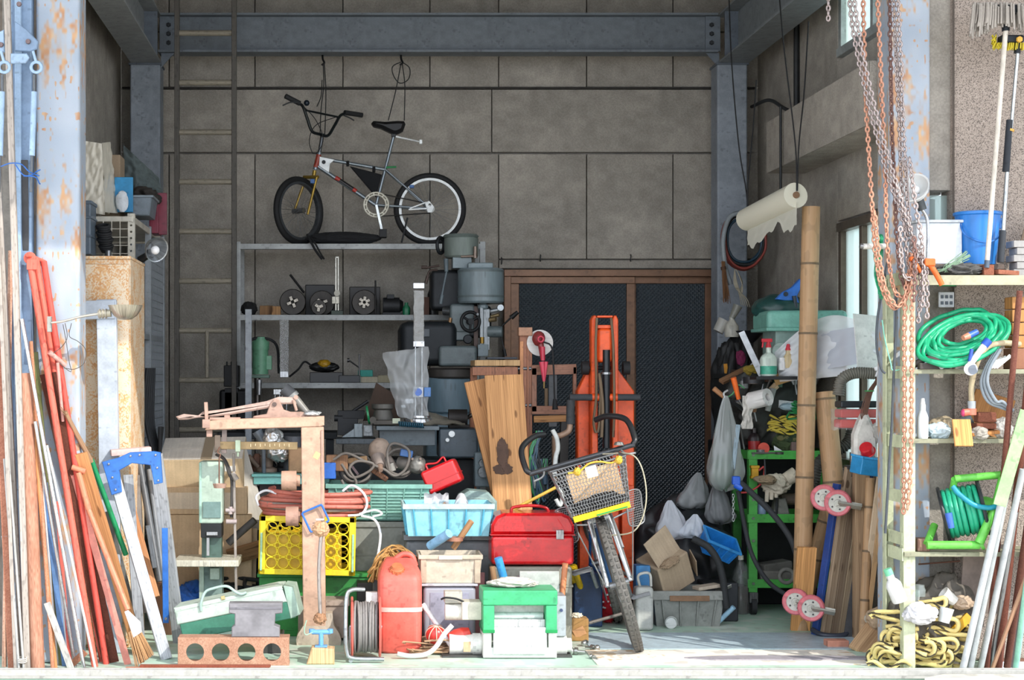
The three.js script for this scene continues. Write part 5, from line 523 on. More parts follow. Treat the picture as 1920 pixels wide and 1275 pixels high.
{const y=.74,z=-1.42,A=(px,py,d=0)=>P(px,py,z+d);
const d=thing('electric_drill','dusty old electric drill with a beige round motor on the teal basket','drill',P(713,895,z));part('motor',[atv(blob(.062,.07,.06,.05,2,3,3),L(712,845,z))],mat(0xa89484,{r:.7}),d);part('gearbox',bar(L(708,858,z+.05),L(712,875,z+.1),.04,.03,16),mat(0x8d8078,{r:.6}),d);part('chuck',bar(L(711,872,z+.09),L(714,882,z+.14),.022,.012,14),mat(0x9a8070,{r:.5,m:.3}),d);part('handle',bar(L(722,850,z),L(742,880,z+.02),.022,.018,12),mat(0x8b7f76,{r:.7}),d);
const g=thing('angle_grinder','grey cast angle grinder lying at the end of the teal basket','grinder',P(770,895,z));part('body',bar(L(748,868,z),L(782,872,z+.05),.036,.044,18),mat(0x7d7872,{r:.5,m:.3}),g);part('gear_head',atv(blob(.05,.05,.05,.08,2,3,5),L(782,872,z+.05)),mat(0x8a8882,{r:.5,m:.3}),g);for(const[x,y2]of[[773,860],[788,860],[790,880]])part('screw',atv(bar([0,0,0],[0,0,.02],.007,.007,8),L(x,y2,z+.085)),steel(0x8a7a70),g);
const cm=rubber(0x6b655f);for(const[l,px,py,R,n,s,dz]of[['loose loops of grey cable at the end of the teal basket by the scale',668,880,.085,4,2,.5],['grey cable looped high over the drill on the teal basket',748,868,.075,2,5,.3]]){const t=thing('cable_coil',l,'cable',A(px,py,.04));const gg=coil(R,.0085,n,.06,1,1,s);gg.rotateX(1.1);part('cable',gg,cm,t);}{const t=thing('cable_tangle','grey power cord trailing across the teal basket','cable',A(690,880));part('cord',[tube([[625,862],[650,850],[690,868],[720,880],[740,892],[760,880],[768,850],[756,836],[735,832],[726,850],[730,880]].map(([x,y2])=>L(x,y2,z+.12)),.008,70,7),tube([[640,870],[660,895],[690,885],[700,870],[670,865],[655,880],[668,905],[655,925],[640,900]].map(([x,y2])=>L(x,y2,z+.14)),.008,70,7)],cm,t);}
for(const[n,l,px,py,w,h,dd,c,rz]of[['wood_offcut','small brown wood offcut among the cables in the teal basket',712,890,.1,.03,.05,0x8a6450,-.6],['wood_offcut','pale wooden handle across the cables in the teal basket',670,862,.11,.03,.03,0xa68a6c,.15],['padlock','small grey padlock hanging on the cables of the teal basket',735,876,.035,.05,.02,0x9a958c,.3],['blue_clip','blue plastic clip behind the grinder on the teal basket',762,850,.07,.04,.05,0x3f6fae,-.2],['blue_tray','blue plastic tray with wooden tool handles beside the scale column',618,882,.07,.09,.1,0x2b66c0,0],['wood_rack','wooden peg rack behind the blue tray',632,868,.12,.09,.06,0x9c7a62,0]]){const o=one(n,l,n.includes('wood')?'wood':'tool',A(px,py,.06),bx(w,h,dd,0,0,0,.006),c===0x3f6fae||c===0x2b66c0?plastic(c):n==='padlock'?steel(0x9a958c):wood(c));o.rotation.z=rz;}}
{const t=thing('tool_shelf_box','turquoise shallow tray full of small machine parts behind the scale','tray',atY(548,Yp(905,-1.6),-1.6));part('tray',[bx(.42,.05,.3,0,.025,0),bx(.44,.016,.32,0,.05,0)],plastic(0x6fb4b0),t);part('stand',bx(.36,Yp(905,-1.6),.24,0,-Yp(905,-1.6)/2,0),iron(0x2a2a2c),t);
const its=[['machine_part','round cast motor end beside the scale beam',500,.05,0x8d7a6c,1],['machine_part','black valve body with a silver cap behind the scale',530,.045,0x2b2c2e,2],['machine_part','crumpled foil wrapped part behind the scale beam',522,.05,0xb4b8ba,3],['machine_part','dark grey cylinder part nearest the scale column',548,.05,0x5c5f66,4],['machine_part','small rusty pulley at the edge of the turquoise tray',482,.035,0x7d5848,5],['machine_part','tan wooden pattern block touching the scale column',558,.05,0xb4906c,6]];
its.forEach(([n,l,px,r,c,s])=>one(n,l,'machine part',atY(px,Yp(905,-1.6)+.06,-1.55-(s%3)*.06),s===4?bar([0,0,0],[0,.2,0],.05,.05,20):s===6?bx(.1,.14,.1,0,.07,0,.01):s===3?atv(blob(.06,.06,.05,.4,4,4,s,true),new V3(0,.13,0)):merge([lat([[.001,0],[r*1.2,0],[r*1.2,.02],[r*.7,.03],[r*.8,.08],[r*.4,.1],[.001,.1]],18),bar([0,.05,0],[r*2,.12,.02],.012),bar([-r,.03,0],[-r*2,.09,.03],.014)]),s===3?mat(0xcfd0d0,{t:null,r:.3,m:.8}):mat(c,{r:.6,m:.2})));}
{const t=thing('blue_crate_tool','silver and blue tool hung above the turquoise tray','tool',P(495,900,-1.55));part('body',[bar(L(482,808,-1.5),L(494,830,-1.5),.03,.022,14),bar(L(494,830,-1.5),L(495,905,-1.56),.012)],mat(0x77808a,{r:.4,m:.4}),t);part('grip',bar(L(500,812,-1.4),L(506,822,-1.4),.018),plastic(0x2f5f9c),t);part('lamp_head',atv(blob(.05,.05,.05,.3,4,4,3,true),L(512,820,-1.4)),mat(0xd0d2d4,{t:null,r:.3,m:.8}),t);}
{const t=crate('blue_crate','light blue ribbed plastic crate with a grey rim','crate',atY(838,.553,-1.05),.46,.17,.3,plastic(0x8ecfdf),{ribs:5,ribsS:3,taper:.02,rim:plastic(0xb4d2d2,.6),ribM:plastic(0x4fa8c4),rw:.028,ry:.0});}
{const b=thing('plastic_bag','torn white plastic bag lying in the light blue crate','bag',atY(830,.6,-1.05));part('bag',[sheet(14,10,(u,w)=>[-.1+u*.13,.02+w*.15+.02*N3(u*6,w*3,2),.04+.05*N3(u*4,w*4,7)]),sheet(14,10,(u,w)=>{const a=PI*u;return[.1+.06*Math.cos(a)*(1-.2*w),.02+.15*Math.sin(a)*(.6+.4*w),.05-w*.06+.03*N3(u*4,w*4,3)];})],film(0xe6e2e4,.45),b);one('crate_scrap','brown torn paper sticking out of the light blue crate','paper',atY(842,.6,-1.02),ext([[-.06,0],[.06,0],[.05,.12],[.02,.09],[-.02,.13],[-.05,.1]],.006,.001),cardM(0xa8856a));}
{const t=crate('cream_crate','cream plastic crate with a tube and a wooden handle inside','crate',atY(842,.33,-.85),.31,.145,.24,plastic(0xd2c6b2,.6),{taper:.012,rw:.022,ribs:0,ribsS:2,rim:plastic(0xc4b4a0,.6)});B=t.position;for(const s of[-1,1])part('corner',bx(.03,.14,.012,s*.138,.07,.118),plastic(0xbfae98,.6),t);part('label_slot',bx(.12,.02,.006,0,.132,.132),plastic(0xdacfbe),t);
const s=thing('clear_bin','cloudy grey plastic storage bin under the cream crate','bin',atFloor(840,-.86));part('bin',bx(.27,.31,.24,0,.158,0,.02),mat(0xb9bcc8,{t:null,r:.3,transmission:.25,thickness:0}),s);part('lid',bx(.29,.014,.26,0,.321,0,.005),plastic(0xc6c6cc),s);part('panel_recess',bx(.2,.22,.006,0,.17,.12,.002),mat(0xa4a6b8,{r:.4}),s);
pole('blue_tube','light blue round tube lying in the cream crate','tube',P(806,1024,-.82),P(842,1000,-.72),.024,plastic(0x8cc0e4),null);pole('wooden_stick','wooden tool handle standing out of the cream crate','handle',P(850,1028,-.86),P(884,977,-.82),.016,wood(0xc49a76),null);one('orange_ring','flat copper-coloured ring part in the cream crate','ring',P(852,1014,-.83),lat([[.03,0],[.045,0],[.045,.02],[.03,.02],[.03,0]],20),mat(0xb8846c,{r:.4,m:.4}));}
{const t=thing('gear_knob','black ribbed gear knob beside the cream crate','knob',P(768,1028,-.95).setY(.36));part('knob',[bar([0,0,0],[.02,.05,.03],.04,.034,18)],iron(0x2c333a),t);for(let i=0;i<14;i++){const a=i*.449;part('ridge',bar([.04*Math.cos(a),0,.04*Math.sin(a)],[.02+.034*Math.cos(a),.05,.03+.034*Math.sin(a)],.005,.005,5),iron(0x20262b),t);}one('tin_can','dull tin can lying behind the rope heap','can',P(742,1022,-1.0).setY(.36),bar([-.04,.04,0],[.04,.05,.02],.035,.035,18),mat(0x77695a,{r:.5,m:.4}));one('step_block','grey block behind the fuel can holding the rope heap','block',atFloor(745,-1.0),bx(.26,.35,.24,0,.175,0,.006),mat(0x5d5c58,{t:'conc',r:.9}));}
{const t=thing('straw_rope','heap of tan straw rope draped behind the fuel can','rope',P(735,1075,-.85));const g=[];for(let k=0;k<26;k++){const x0=690+rnd(0,30),x1=745+rnd(0,42),yt=1022+rnd(0,22);g.push(tube([[x0+rnd(-6,4),1078+rnd(-10,14)],[x0+10,yt+22],[(x0+x1)/2,yt],[x1-8,yt+14],[x1,1055+rnd(-6,14)]].map(([x,y])=>L(x,y,-.86+rnd(-.03,.08))),.0055,24,5));}part('strands',g,wood(0xcfa468),t).userData.kind='stuff';}
{
const red=mat(0xd4161e,{r:.28,clearcoat:.5});const t=thing('red_toolbox','large glossy red steel toolbox with a domed lid beside the bicycle','toolbox',atY(994,.408,-.98));part('body',bx(.43,.155,.26,0,.078,0,.02),red,t);part('lid',ext([[-.215,0],[.215,0],[.215,.045],[.19,.09],[.15,.108],[-.15,.108],[-.19,.09],[-.215,.045]],.262,.014).translate(0,.162,0),red,t);part('seam',bx(.44,.006,.27,0,.158,0,.001),red,t);part('handle',tube([[-.1,.262,0],[-.09,.29,0],[0,.3,0],[.08,.29,0],[.1,.262,0]],.008,30,8),mat(0xb81c20,{r:.35}),t);part('latch',[bx(.04,.05,.012,.14,.16,.134)],steel(0xb0b0b0,.3),t);
const s=thing('red_toolbox','small red box tipped on one corner over the teal basket','box',P(838,912,-1.32));s.rotation.z=.42;s.rotation.y=-.2;part('box',bx(.2,.135,.13,0,.06,0,.018),red,s);part('seam',bx(.206,.005,.136,0,.045,0,.001),red,s);part('handle',tube([[-.06,.128,0],[-.055,.155,0],[.0,.14,0],[.045,.155,0],[.05,.128,0]],.006,24,6),red,s);
const g=thing('machine_cover','grey-green arched machine cover behind the light blue crate','cover',atY(888,.565,-1.42));part('cover',ext([[-.1,0],[.12,0],[.12,.14],[.075,.19],[-.03,.2],[-.08,.17],[-.1,.1]],.22,.012),paint(0x8fa6a2,.4),g);part('panel',ext([[-.05,.08],[.09,.08],[.09,.13],[.06,.16],[-.02,.165],[-.05,.14]],.226,.003),paint(0x9ab0aa,.4),g);
one('grey_stand','grey steel stand under the arched machine cover','stand',atFloor(880,-1.5),bx(.34,.563,.2,0,.28,0,.006),iron(0x3c4144));one('black_pouch','black plastic pouch under the tipped red box','pouch',atY(810,.58,-1.36),atv(blob(.07,.1,.06,.15,3,3,3),new V3(0,.09,0)),plastic(0x3a4048));
one('grey_case','dusty olive-grey case under the large red toolbox','case',atFloor(992,-.98),merge([bx(.42,.4,.26,0,.2,0,.012),bx(.43,.012,.27,0,.3,0,.003),bx(.05,.04,.02,.16,.33,.13)]),plastic(0x9a988a,.6));}
{
const z=ZF(1236)-.14,t=thing('feeder_machine','white machine with a bright green hood, chute and cream motor on its side','machine',atFloor(970,z)),wh=plastic(0xe9ece4,.5),gr=plastic(0x3fae74,.45),q=(x,y,d=0)=>L(x,y,z+d),s=S(z),W=136/s;
part('body',[bx(.04,.22,.218,-W/2+.021,.116,.02),bx(.04,.22,.218,W/2-.021,.116,.02),bx(W-.004,.3,.14,0,.155,-.03),bx(W,.05,.224,0,.03,.02)],wh,t);part('hood',[bx(W+.006,.075,.24,0,.3,.02,.008),bx(.055,.125,.236,-W/2+.027,.2,.02,.004),bx(.055,.125,.236,W/2-.027,.2,.02,.004)],gr,t);for(const s of[-1,1])part('hood_edge',bx(.059,.016,.242,s*(W/2-.027),.136,.02,.002),plastic(0x12944e),t);part('chute',[bx(W-.11,.05,.012,0,.165,.1,.002),at(bx(W-.1,.13,.008,0,0,0,.001),0,.09,.135,-.12)],mat(0xdcdedc,{r:.4,m:.2,t:'scratch'}),t);part('chute_roller',bar([-W/2+.06,.2,.06],[W/2-.06,.2,.06],.02),plastic(0xc8d8d0),t);
part('side_plate',[bx(.2,.25,.012,W/2-.06,.28,-.1,.003)],mat(0xb8bab4,{r:.5}),t);part('side_box',bx(.05,.2,.16,W/2+.03,.2,-.02,.004),mat(0xaeb4ba,{r:.4,m:.4}),t);part('bolt',atv(bar([0,0,0],[0,0,.01],.008),new V3(W/2+.03,.23,.062)),steel(0x5f6a90),t);
part('gear_box',bx(.1,.09,.12,-W/2-.05,.225,0,.006),plastic(0xd9d2c0),t);part('motor',bar([-W/2-.18,.215,0],[-W/2-.09,.215,0],.043,.043,24),plastic(0xdedbd0),t);part('terminal_box',bx(.09,.06,.07,-W/2-.14,.29,0,.006),plastic(0xbab4a8),t);part('motor_cable',tube([[-W/2-.2,.28,.03],[-W/2-.18,.29,.05],[-W/2-.13,.285,.05],[-W/2-.09,.27,.05]],.005),rubber(),t);
part('left_pipe',[bar([-W/2-.16,.055,.02],[-W/2+.01,.055,.02],.05,.05,26),bar([-W/2-.045,.055,.02],[-W/2-.005,.055,.02],.055,.055,26)],plastic(0xf0efe8),t);part('pipe_label',bx(.035,.05,.002,-W/2-.075,.05,.071,0),cardM(0xd8b08c),t);part('right_pipe',[bar([W/2-.01,.05,.02],[W/2+.06,.05,.02],.05,.05,26),bar([W/2+.05,.05,.02],[W/2+.085,.05,.02],.036,.036,22)],plastic(0xe6e8e0),t);part('foot_plate',bx(W+.28,.01,.2,-.06,.005,0,.002),iron(0x4a4a48),t);
const rg=thing('white_rag','dirty white rag bunched on the green hood','rag',P(965,1116,z));B=P(965,1116,z);rg.position.y=.338;part('cloth',atv(blob(.11,.022,.06,.45,4,4,5,true),new V3(-.01,.022,0)),cloth(0xe6e0d4),rg);}
{const z=-.72;pole('foam_tube','bright blue foam tube leaning out behind the green-hooded machine','tube',P(968,1120,z-.05).setY(.12),P(934,1046,z),.021,plastic(0x3f9ad8),null);pole('worn_stick','worn wooden hammer handle leaning beside the blue foam tube','handle',P(942,1120,z).setY(.1),P(923,1062,z),.014,wood(0xa88868),null);pole('steel_tube','short grey steel tube standing behind the white rag','tube',P(980,1110,z).setY(.1),P(975,1080,z),.017,steel(0x9c9aa4),null);pole('paint_stick','orange wooden stick with a red tip beside the red toolbox','handle',P(1048,1110,-.75).setY(.1),P(1060,1056,-.8),.015,mat(0xd88a5c,{r:.5}),null);
one('sawtooth_strip','pale toothed strip on top of the grey plate of the green-hooded machine','strip',P(1000,1092,-.66),merge([bx(.22,.01,.03),...Array.from({length:16},(_,i)=>at(new THREE.ConeGeometry(.007,.014,5),-.1+i*.0135,.011,0)).map(prep)]),plastic(0xd8d4c8));
for(const[i,l]of['yellow pipe resting lowest beside the red toolbox','yellow pipe lying in the middle of the yellow three','yellow pipe lying uppermost, nearest the bicycle wheel'].entries())pole('yellow_pipe',l,'pipe',ft(1112-i*2,1150+i*6),P(1052+i*12,1070-i*10+(i===2?12:0),-1.3),.017,mat(0xe8c01c,{r:.4}),'yellow pipes by the bicycle');
pole('yellow_pole','thin yellow pole with a black knob slanting up behind the red toolbox','pole',P(942,966,-1.15),P(1046,912,-1.1),.009,mat(0xd8b44c,{r:.45}),null);
const b=thing('wooden_box','small torn brown carton on the floor beside the green-hooded machine','box',ft(1080,1200));part('carton',bx(.12,.12,.1,0,.06,0,.006),cardM(0xa8804c),b);part('flap',at(bx(.06,.05,.004,0,0,0,.001),.01,.05,.056,.3,0,.5),cardM(0xd8a070),b);part('scrap',at(blob(.03,.015,.02,.5,3,2,2),.0,.13,.02),cardM(0xe8dcc4),b);}
{
pole('white_pipe','straight white plastic pipe leaning on the fuel can','pipe',P(850,1200,-.5).setY(.03),P(793,1133,-.6),.0125,plastic(0xe4e4e6),null);{const t=thing('bent_pipe','bent white plastic tube lying in front of the red floats','tube',P(800,1230,-.38).setY(0));const pp=[[745,1226],[770,1230],[800,1226],[818,1212],[832,1190],[848,1172]].map(([x,y])=>L(x,y,-.38));pp.forEach((p)=>{p.y=Math.max(p.y,.014);});part('tube',tube(pp,.0125,50,10),plastic(0xdad8d4),t);}
const f=thing('red_float','red round float caught in a white net','float',P(817,1200,-.55).setY(.03));part('ball',atv(new THREE.SphereGeometry(.05,22,16),new V3(0,.065,0)),mat(0xd23a34,{r:.3}),f);part('net',[0,.8,1.6,2.4].map((a)=>ring(.0515,.003,30,5).rotateY(a).rotateX(.5).translate(0,.065,0)),mat(0xd8c4b0,{r:.8}),f);
const g=thing('red_float','red bullet-shaped float with a white end','float',P(862,1196,-.52).setY(.03));const pr=lat([[.001,-.06],[.03,-.055],[.042,-.02],[.042,.02],[.03,.055],[.001,.06]],22);pr.rotateZ(PI/2+.3);part('body',pr.translate(0,.06,0),mat(0xe04438,{r:.35}),g);part('end_cap',bar([.05,.045,.01],[.066,.04,.015],.018,.014,14),plastic(0xf4f0ec),g);
const c=thing('cord_tangle','tan and grey cords tangled on the floor behind the bent white tube','cord',atFloor(815,-.58));const k=[];for(let i=0;i<9;i++){const p=[];for(let j=0;j<9;j++)p.push([rnd(-.16,.12),rnd(.006,.04)+(i>5?rnd(0,.06):0),rnd(-.08,.1)]);k.push(tube(p,.0045,60,5));}part('cord',k,mat(0xb89a78,{r:.8}),c).userData.kind='stuff';
const h=[['chrome castor',1070,1228,.02],['',1095,1212,.016],['',1120,1220,.015],['',1056,1222,.026],['',1108,1235,.012]];h.forEach(([,px,py,r],i)=>{const t=thing('furniture_castor',['bright steel castor lying nearest the green-hooded machine','steel castor lying in the middle of the loose castors','long-stemmed steel castor pointing at the bicycle wheel','largest steel castor against the white pipe end','small steel stem lying in front of the loose castors'][i],'castor',ft(px,py),'loose castors on the floor');t.rotation.y=i*1.3;part('ball',atv(new THREE.SphereGeometry(r,16,12),new V3(0,r,0)),steel(0xc9c9c4,.25),t);part('stem',bar([0,r,0],[.07,r*.8,.01],r*.5,r*.35,10),steel(0xb9b9b4,.3),t);part('cup',bar([.02,r,0],[.035,r,.005],r*.9,r*.9,14),steel(0xa8a8a4,.3),t);});}
{const t=thing('blue_sheet','bright blue plastic sheet bunched behind the band saw table','sheet',atFloor(362,-1.25));part('sheet',atv(blob(.12,.13,.1,.4,3.5,5,5,true),new V3(0,.13,0)),plastic(0x2a6fd0,.5),t);const c=thing('black_cables','heap of black cables on the floor under the band saw table','cable',atFloor(460,-1.35));const k=[];for(let i=0;i<12;i++){const p=[];for(let j=0;j<8;j++)p.push([rnd(-.26,.2),.03+i*.02+rnd(0,.04),rnd(-.1,.16)]);k.push(tube(p,.011,50,6));}part('cable',k,rubber(0x202326),c).userData.kind='stuff';one('dark_crate','dark open crate under the black cables','crate',atFloor(462,-1.5),bx(.36,.28,.14,0,.14,0,.01),iron(0x1d1f22));pole('wooden_board','brown plank end lying across behind the yellow crate','plank',P(430,1045,-1.32),P(500,1025,-1.28),.05,wood(0x9a7a5c),null,'flat',.02);pole('black_hose','short thick black hose end curling beside the band saw','hose',P(428,1018,-1.15),P(478,975,-1.12),.02,rubber(0x3c3a38),null);}
// ---------- right side ----------
function bagGeo(c0,y0,y1,w2,z,lean,sd){return sheet(40,34,(u,w)=>{const t1=1-w,k=Math.pow(t1,.8)*Math.sqrt(Math.max(0,1-Math.pow(Math.max(0,t1-.75)/.25,2))),a=u*PI*2,C=Math.cos(a),Q=Math.sin(a),n=N3(C*2.2+sd,Q*2.2,w*1.2)*.8+N3(C*5+sd,Q*5,w*2.5)*.45+N3(C*11,Q*11+sd,w*8)*.14,s=S(z);return L(c0+lean*w+C*(3+w2*k)*(1+n*.45),y0+t1*(y1-y0)+N3(u*9+sd,w*4,1)*6*t1,z+Q*w2/s*.8*k*(1+n*.6));});}
function twist(f,n,r,Y,K){
const c=new THREE.CatmullRomCurve3(Array.from({length:n+1},(_,i)=>v(f(i/n)))),m=Math.round(c.getLength()/(r*.9)),fr=c.computeFrenetFrames(m),k=[];Y.push(prep(new THREE.TubeGeometry(c,n*2,r,6)));
for(let i=0;i<=m;i++){const a=i*.42;k.push(c.getPointAt(i/m).addScaledVector(fr.normals[i],r*.72*Math.cos(a)).addScaledVector(fr.binormals[i],r*.72*Math.sin(a)));}K.push(tube(k,r*.5,m,5));}
const bot=(h,r,n,m=.16)=>lat([[.001,0],[r*.9,0],[r,.01],[r,h*.62],[r*.8,h*.72],[n,h*.82],[n,h],[.001,h]],22);
{
one('dark_cabinet','dark steel cabinet against the right wall under the heap of plastic sheets','cabinet',[2.59,0,-2.62],merge([bx(.5,1.38,.46,0,.69,0,.008),bx(.52,.03,.48,0,1.39,0,.003)]),iron(0x2a2d2e));
one('wall_shelf','thick dark plank fixed along the right wall under the teal machine','shelf',[2.64,1.405,-2.22],bx(.42,.025,1.1,0,.0125,0,.003),wood(0x5a4c42));const z=-1.86,t=thing('air_compressor','teal green machine with a rounded cover and a grey-green case below','machine',[P(1500,0,z).x,1.43,z]),tl=paint(0x6fa89a,.45),q=(x,y,d=0)=>L(x,y,z+d);const W=P(1574,0,z).x-P(1424,0,z).x;part('cover',[bx(W,.12,.36,q(1499,0).x,Yp(603,z)-1.43,.0,.05),bx(W+.012,.02,.38,q(1499,0).x,Yp(619,z)-1.43,0,.005)],tl,t);part('case',bx(W*.78,.23,.3,q(1500,0).x,.115,0,.01),paint(0x7d938c),t);part('dial',atv(bar([0,0,0],[0,0,.015],.045,.045,22),q(1462,658,.15)),paint(0x9fb0a8),t);part('motor_hood',[atv(blob(.16,.09,.14,.06,2,4,3),q(1462,580,-.1))],paint(0x1f4744,.4),t);part('belt_wire',tube([q(1490,660,.16),q(1510,645,.17),q(1540,630,.16)],.005),iron(),t);
const c=thing('blue_clamp','bright blue plastic spring clamp on the teal machine','clamp',P(1484,555,z));part('jaw',ext([[-.1,-.02],[-.06,.02],[0,.05],[.05,.1],[.06,.06],[.03,.0],[.045,-.05],[.02,-.06],[-.02,-.03]],.03,.004).rotateY(.2),plastic(0x2f72d0),c);part('pad',[bar([-.04,.01,.02],[-.04,.01,.03],.014),bar([.01,.0,.02],[.02,-.07,.02],.012)],plastic(0x222c3a),c);}
{
const z=-1.95,t=thing('green_cart','bright green steel trolley with three shelves on castors','trolley',[P(1490,0,z).x,0,z-.2]),gr=mat(0x4cae4a,{r:.45}),W=.43;const X0=P(1412,0,z).x-B.x,X1=X0+W;for(const[x,zz]of[[X0,.2],[X1,.2],[X0,-.2],[X1,-.2]]){part('post',[bx(.05,.83,.005,x,.545,zz,.001),bx(.005,.83,.05,x-.022,.545,zz-.024,.001)],gr,t);part('castor',[bar([x-.015,.05,zz],[x+.015,.05,zz],.05,.05,18)],rubber(0x2f3032),t);part('castor_fork',bx(.05,.06,.05,x,.1,zz),steel(0x7a7c7c),t);}
for(const y of[.93,.56,.18]){const sh=part('shelf',[bx(W+.06,.05,.006,(X0+X1)/2,y,.203),bx(W+.06,.05,.006,(X0+X1)/2,y,-.203),bx(.006,.05,.4,X0-.03,y,0),bx(.006,.05,.4,X1+.03,y,0),bx(W+.05,.006,.4,(X0+X1)/2,y-.02,0)],gr,t);}for(const y of[.93,.67,.56,.43,.18])part('bolt',atv(bar([0,0,0],[0,0,.006],.009,.009,8),new V3(X0,y,.205)),steel(0x8c9c8c),t);
const top=(px,d=.1)=>new V3(P(px,0,z-.2+d).x,.935,z-.2+d),mid=(px,d=.1)=>new V3(P(px,0,z-.2+d).x,.545,z-.2+d),low=(px,d=.1)=>new V3(P(px,0,z-.2+d).x,.165,z-.2+d);
{const b=thing('oil_can','black and red oil bottle on the corner of the green trolley','bottle',top(1414,.15));part('bottle',bot(.15,.035,.014).translate(0,0,0),mat(0x2a2022,{r:.35}),b);part('label',lat([[.0355,.02],[.0355,.075]],22),mat(0x9c1c1c,{r:.4}),b);}
{const b=thing('red_dial','red round knob on a small base on the green trolley','knob',top(1430,.18));part('knob',bar([0,.03,0],[0,.035,.03],.033,.033,20),mat(0xd8503c,{r:.4}),b);part('spring',[0,1,2,3].map((i)=>ring(.022,.003,14,5).rotateX(PI/2).translate(-.02,.006+i*.006,.03)),steel(),b);}
{const b=thing('camouflage_bag','green camouflage cloth bag on the green trolley','bag',top(1474));part('bag',atv(blob(.09,.075,.08,.15,3,4,3),new V3(0,.07,0)),cloth(0x4a5a38),b);for(let i=0;i<8;i++)part('patch',atv(blob(.02,.014,.004,.3,3,2,i),new V3(rnd(-.06,.06),.04+rnd(0,.07),.082)),cloth([0x2c3a24,0x6c6a44,0x3a4a30][i%3]),b);}
{const b=thing('hazard_rope','coil of yellow and black rope lying on the green trolley','rope',top(1470,.13).setY(1.07));const Y=[],K=[];for(let k=0;k<16;k++){const y=rnd(0,.09),R=rnd(.06,.09),a0=rnd(0,6);twist((u)=>{const a=a0+u*5;return[R*Math.cos(a)*1.2,y+.02*Math.sin(a*2+k),R*.6*Math.sin(a)];},14,.0075,Y,K);}part('yellow_strand',Y,mat(0xd8c04a,{r:.7}),b).userData.kind='stuff';part('black_strand',K,mat(0x2a2620,{r:.8}),b).userData.kind='stuff';}
one('paper_roll','white paper roll lying end on above the green trolley','paper roll',P(1424,748,-1.72),lat([[.022,-.06],[.05,-.06],[.05,.06],[.022,.06],[.022,-.06]],26).rotateX(PI/2).rotateY(.7).rotateZ(.3),plastic(0xe6e4e0,.8));one('clutter_crate','dark crate of tools standing on the green trolley','crate',top(1450,-.02),merge([bx(.36,.2,.14,0,.1,-.06,.01),bx(.3,.12,.1,.02,.06,.06,.01)]),iron(0x2c2e2c));
one('camo_tin','small khaki tin beside the camouflage bag','tin',top(1500,.12),bot(.1,.04,.03),paint(0x5f6650));one('white_triangle','sharp-edged piece of white sheet stuck on the green trolley edge','sheet',top(1462,.2),ext([[-.03,.0],[.06,.0],[.03,.01],[-.035,.05]],.004,.001),plastic(0xe8e8ea));one('small_box','small brown box at the trolley edge by the bamboo pole','box',top(1490,.17),bx(.05,.07,.05,0,.035,0),cardM(0x76605a));
{const g=thing('hammer','hammer wrapped in a white cotton work glove sticking out of the green trolley','hammer',mid(1460,.22).setY(.79));part('glove',atv(blob(.085,.06,.05,.28,2.5,4,4),new V3(-.02,-.03,0)),cloth(0xd8cdb8),g);part('glove_cuff',atv(bar([.04,-.005,0],[.1,.03,.0],.04,.045,16),new V3()),cloth(0xd4c8b2),g);for(let i=0;i<3;i++)part('finger',bar([-.07+i*.025,-.06,.02],[-.075+i*.028,-.13+i*.012,.02],.014,.011,10),cloth(0xd8cdb8),g);part('handle',bar([.08,.02,0],[.14,.03,0],.013),wood(0x8a6a50),g);part('support_rod',bar([0,-.03,-.02],[0,-.25,-.06],.008),iron(),g);}
one('spray_can','small blue and white spray can on the middle trolley shelf','spray can',mid(1428,.15),merge([bar([0,0,0],[0,.1,0],.025,.025,18),bar([0,.1,0],[0,.125,0],.014,.01,14)]),plastic(0x8fa8c4));{const b=thing('bench_stand','grey cast tool stand on the middle trolley shelf','stand',mid(1462,.12));part('casting',ext([[-.08,0],[.08,0],[.05,.03],[.025,.13],[-.025,.13],[-.05,.03]],.1,.006),mat(0x8c8c84,{r:.5,m:.3}),b);part('motor',bar([.01,.12,-.02],[.11,.12,-.02],.035,.035,18),mat(0x6d5f54,{r:.6}),b);}
{const b=thing('grey_casting','dusty grey machine casting with a round ring on the bottom trolley shelf','casting',low(1458,.12));part('block',bx(.24,.09,.16,0,.045,0,.012),mat(0x77756e,{t:'conc',r:.8}),b);part('ring',ring(.04,.012,22,8).translate(.03,.06,.085),mat(0x8b8982,{r:.7}),b);part('cap',at(bx(.18,.05,.12,0,0,0,.01),-.02,.11,0,0,.2,.12),mat(0x6d6c66,{t:'conc',r:.8}),b);}
{const b=thing('yellow_vise_clamp','small yellow and red clamp on the trolley post','clamp',P(1415,885,z+.03));part('body',[bx(.04,.05,.03),bx(.05,.016,.04,0,.03,0),bx(.05,.016,.04,0,-.03,0)],mat(0xd8a41c,{r:.4}),b);part('red_wire',tube([[.02,.01,.02],[.05,.03,.03],[.03,-.06,.04],[-.04,-.11,.04],[-.1,-.12,.02]],.006),mat(0xc03a3a,{r:.4}),b);}
for(const[l,x0,y0,x1,y1,r,c,hx,hy]of[['orange-handled screwdriver standing in the tool crate',1405,785,1385,748,.004,0xe86a24,1375,708],['brown-handled screwdriver leaning against the paper roll',1412,785,1404,768,.004,0x9c5038,1398,757],['wooden-handled chisel standing beside the paper roll',1418,790,1414,772,.005,0x7a5a40,1416,748]]){const s=thing('screwdriver',l,'screwdriver',P(x0,y0,-1.8));part('blade',bar(L(x0,y0,-1.8),L(x1,y1,-1.78),r),steel(),s);part('handle',bar(L(x1,y1,-1.78),L(hx,hy,-1.76),.013,.017,10),c===0x7a5a40?wood(c):plastic(c),s);}
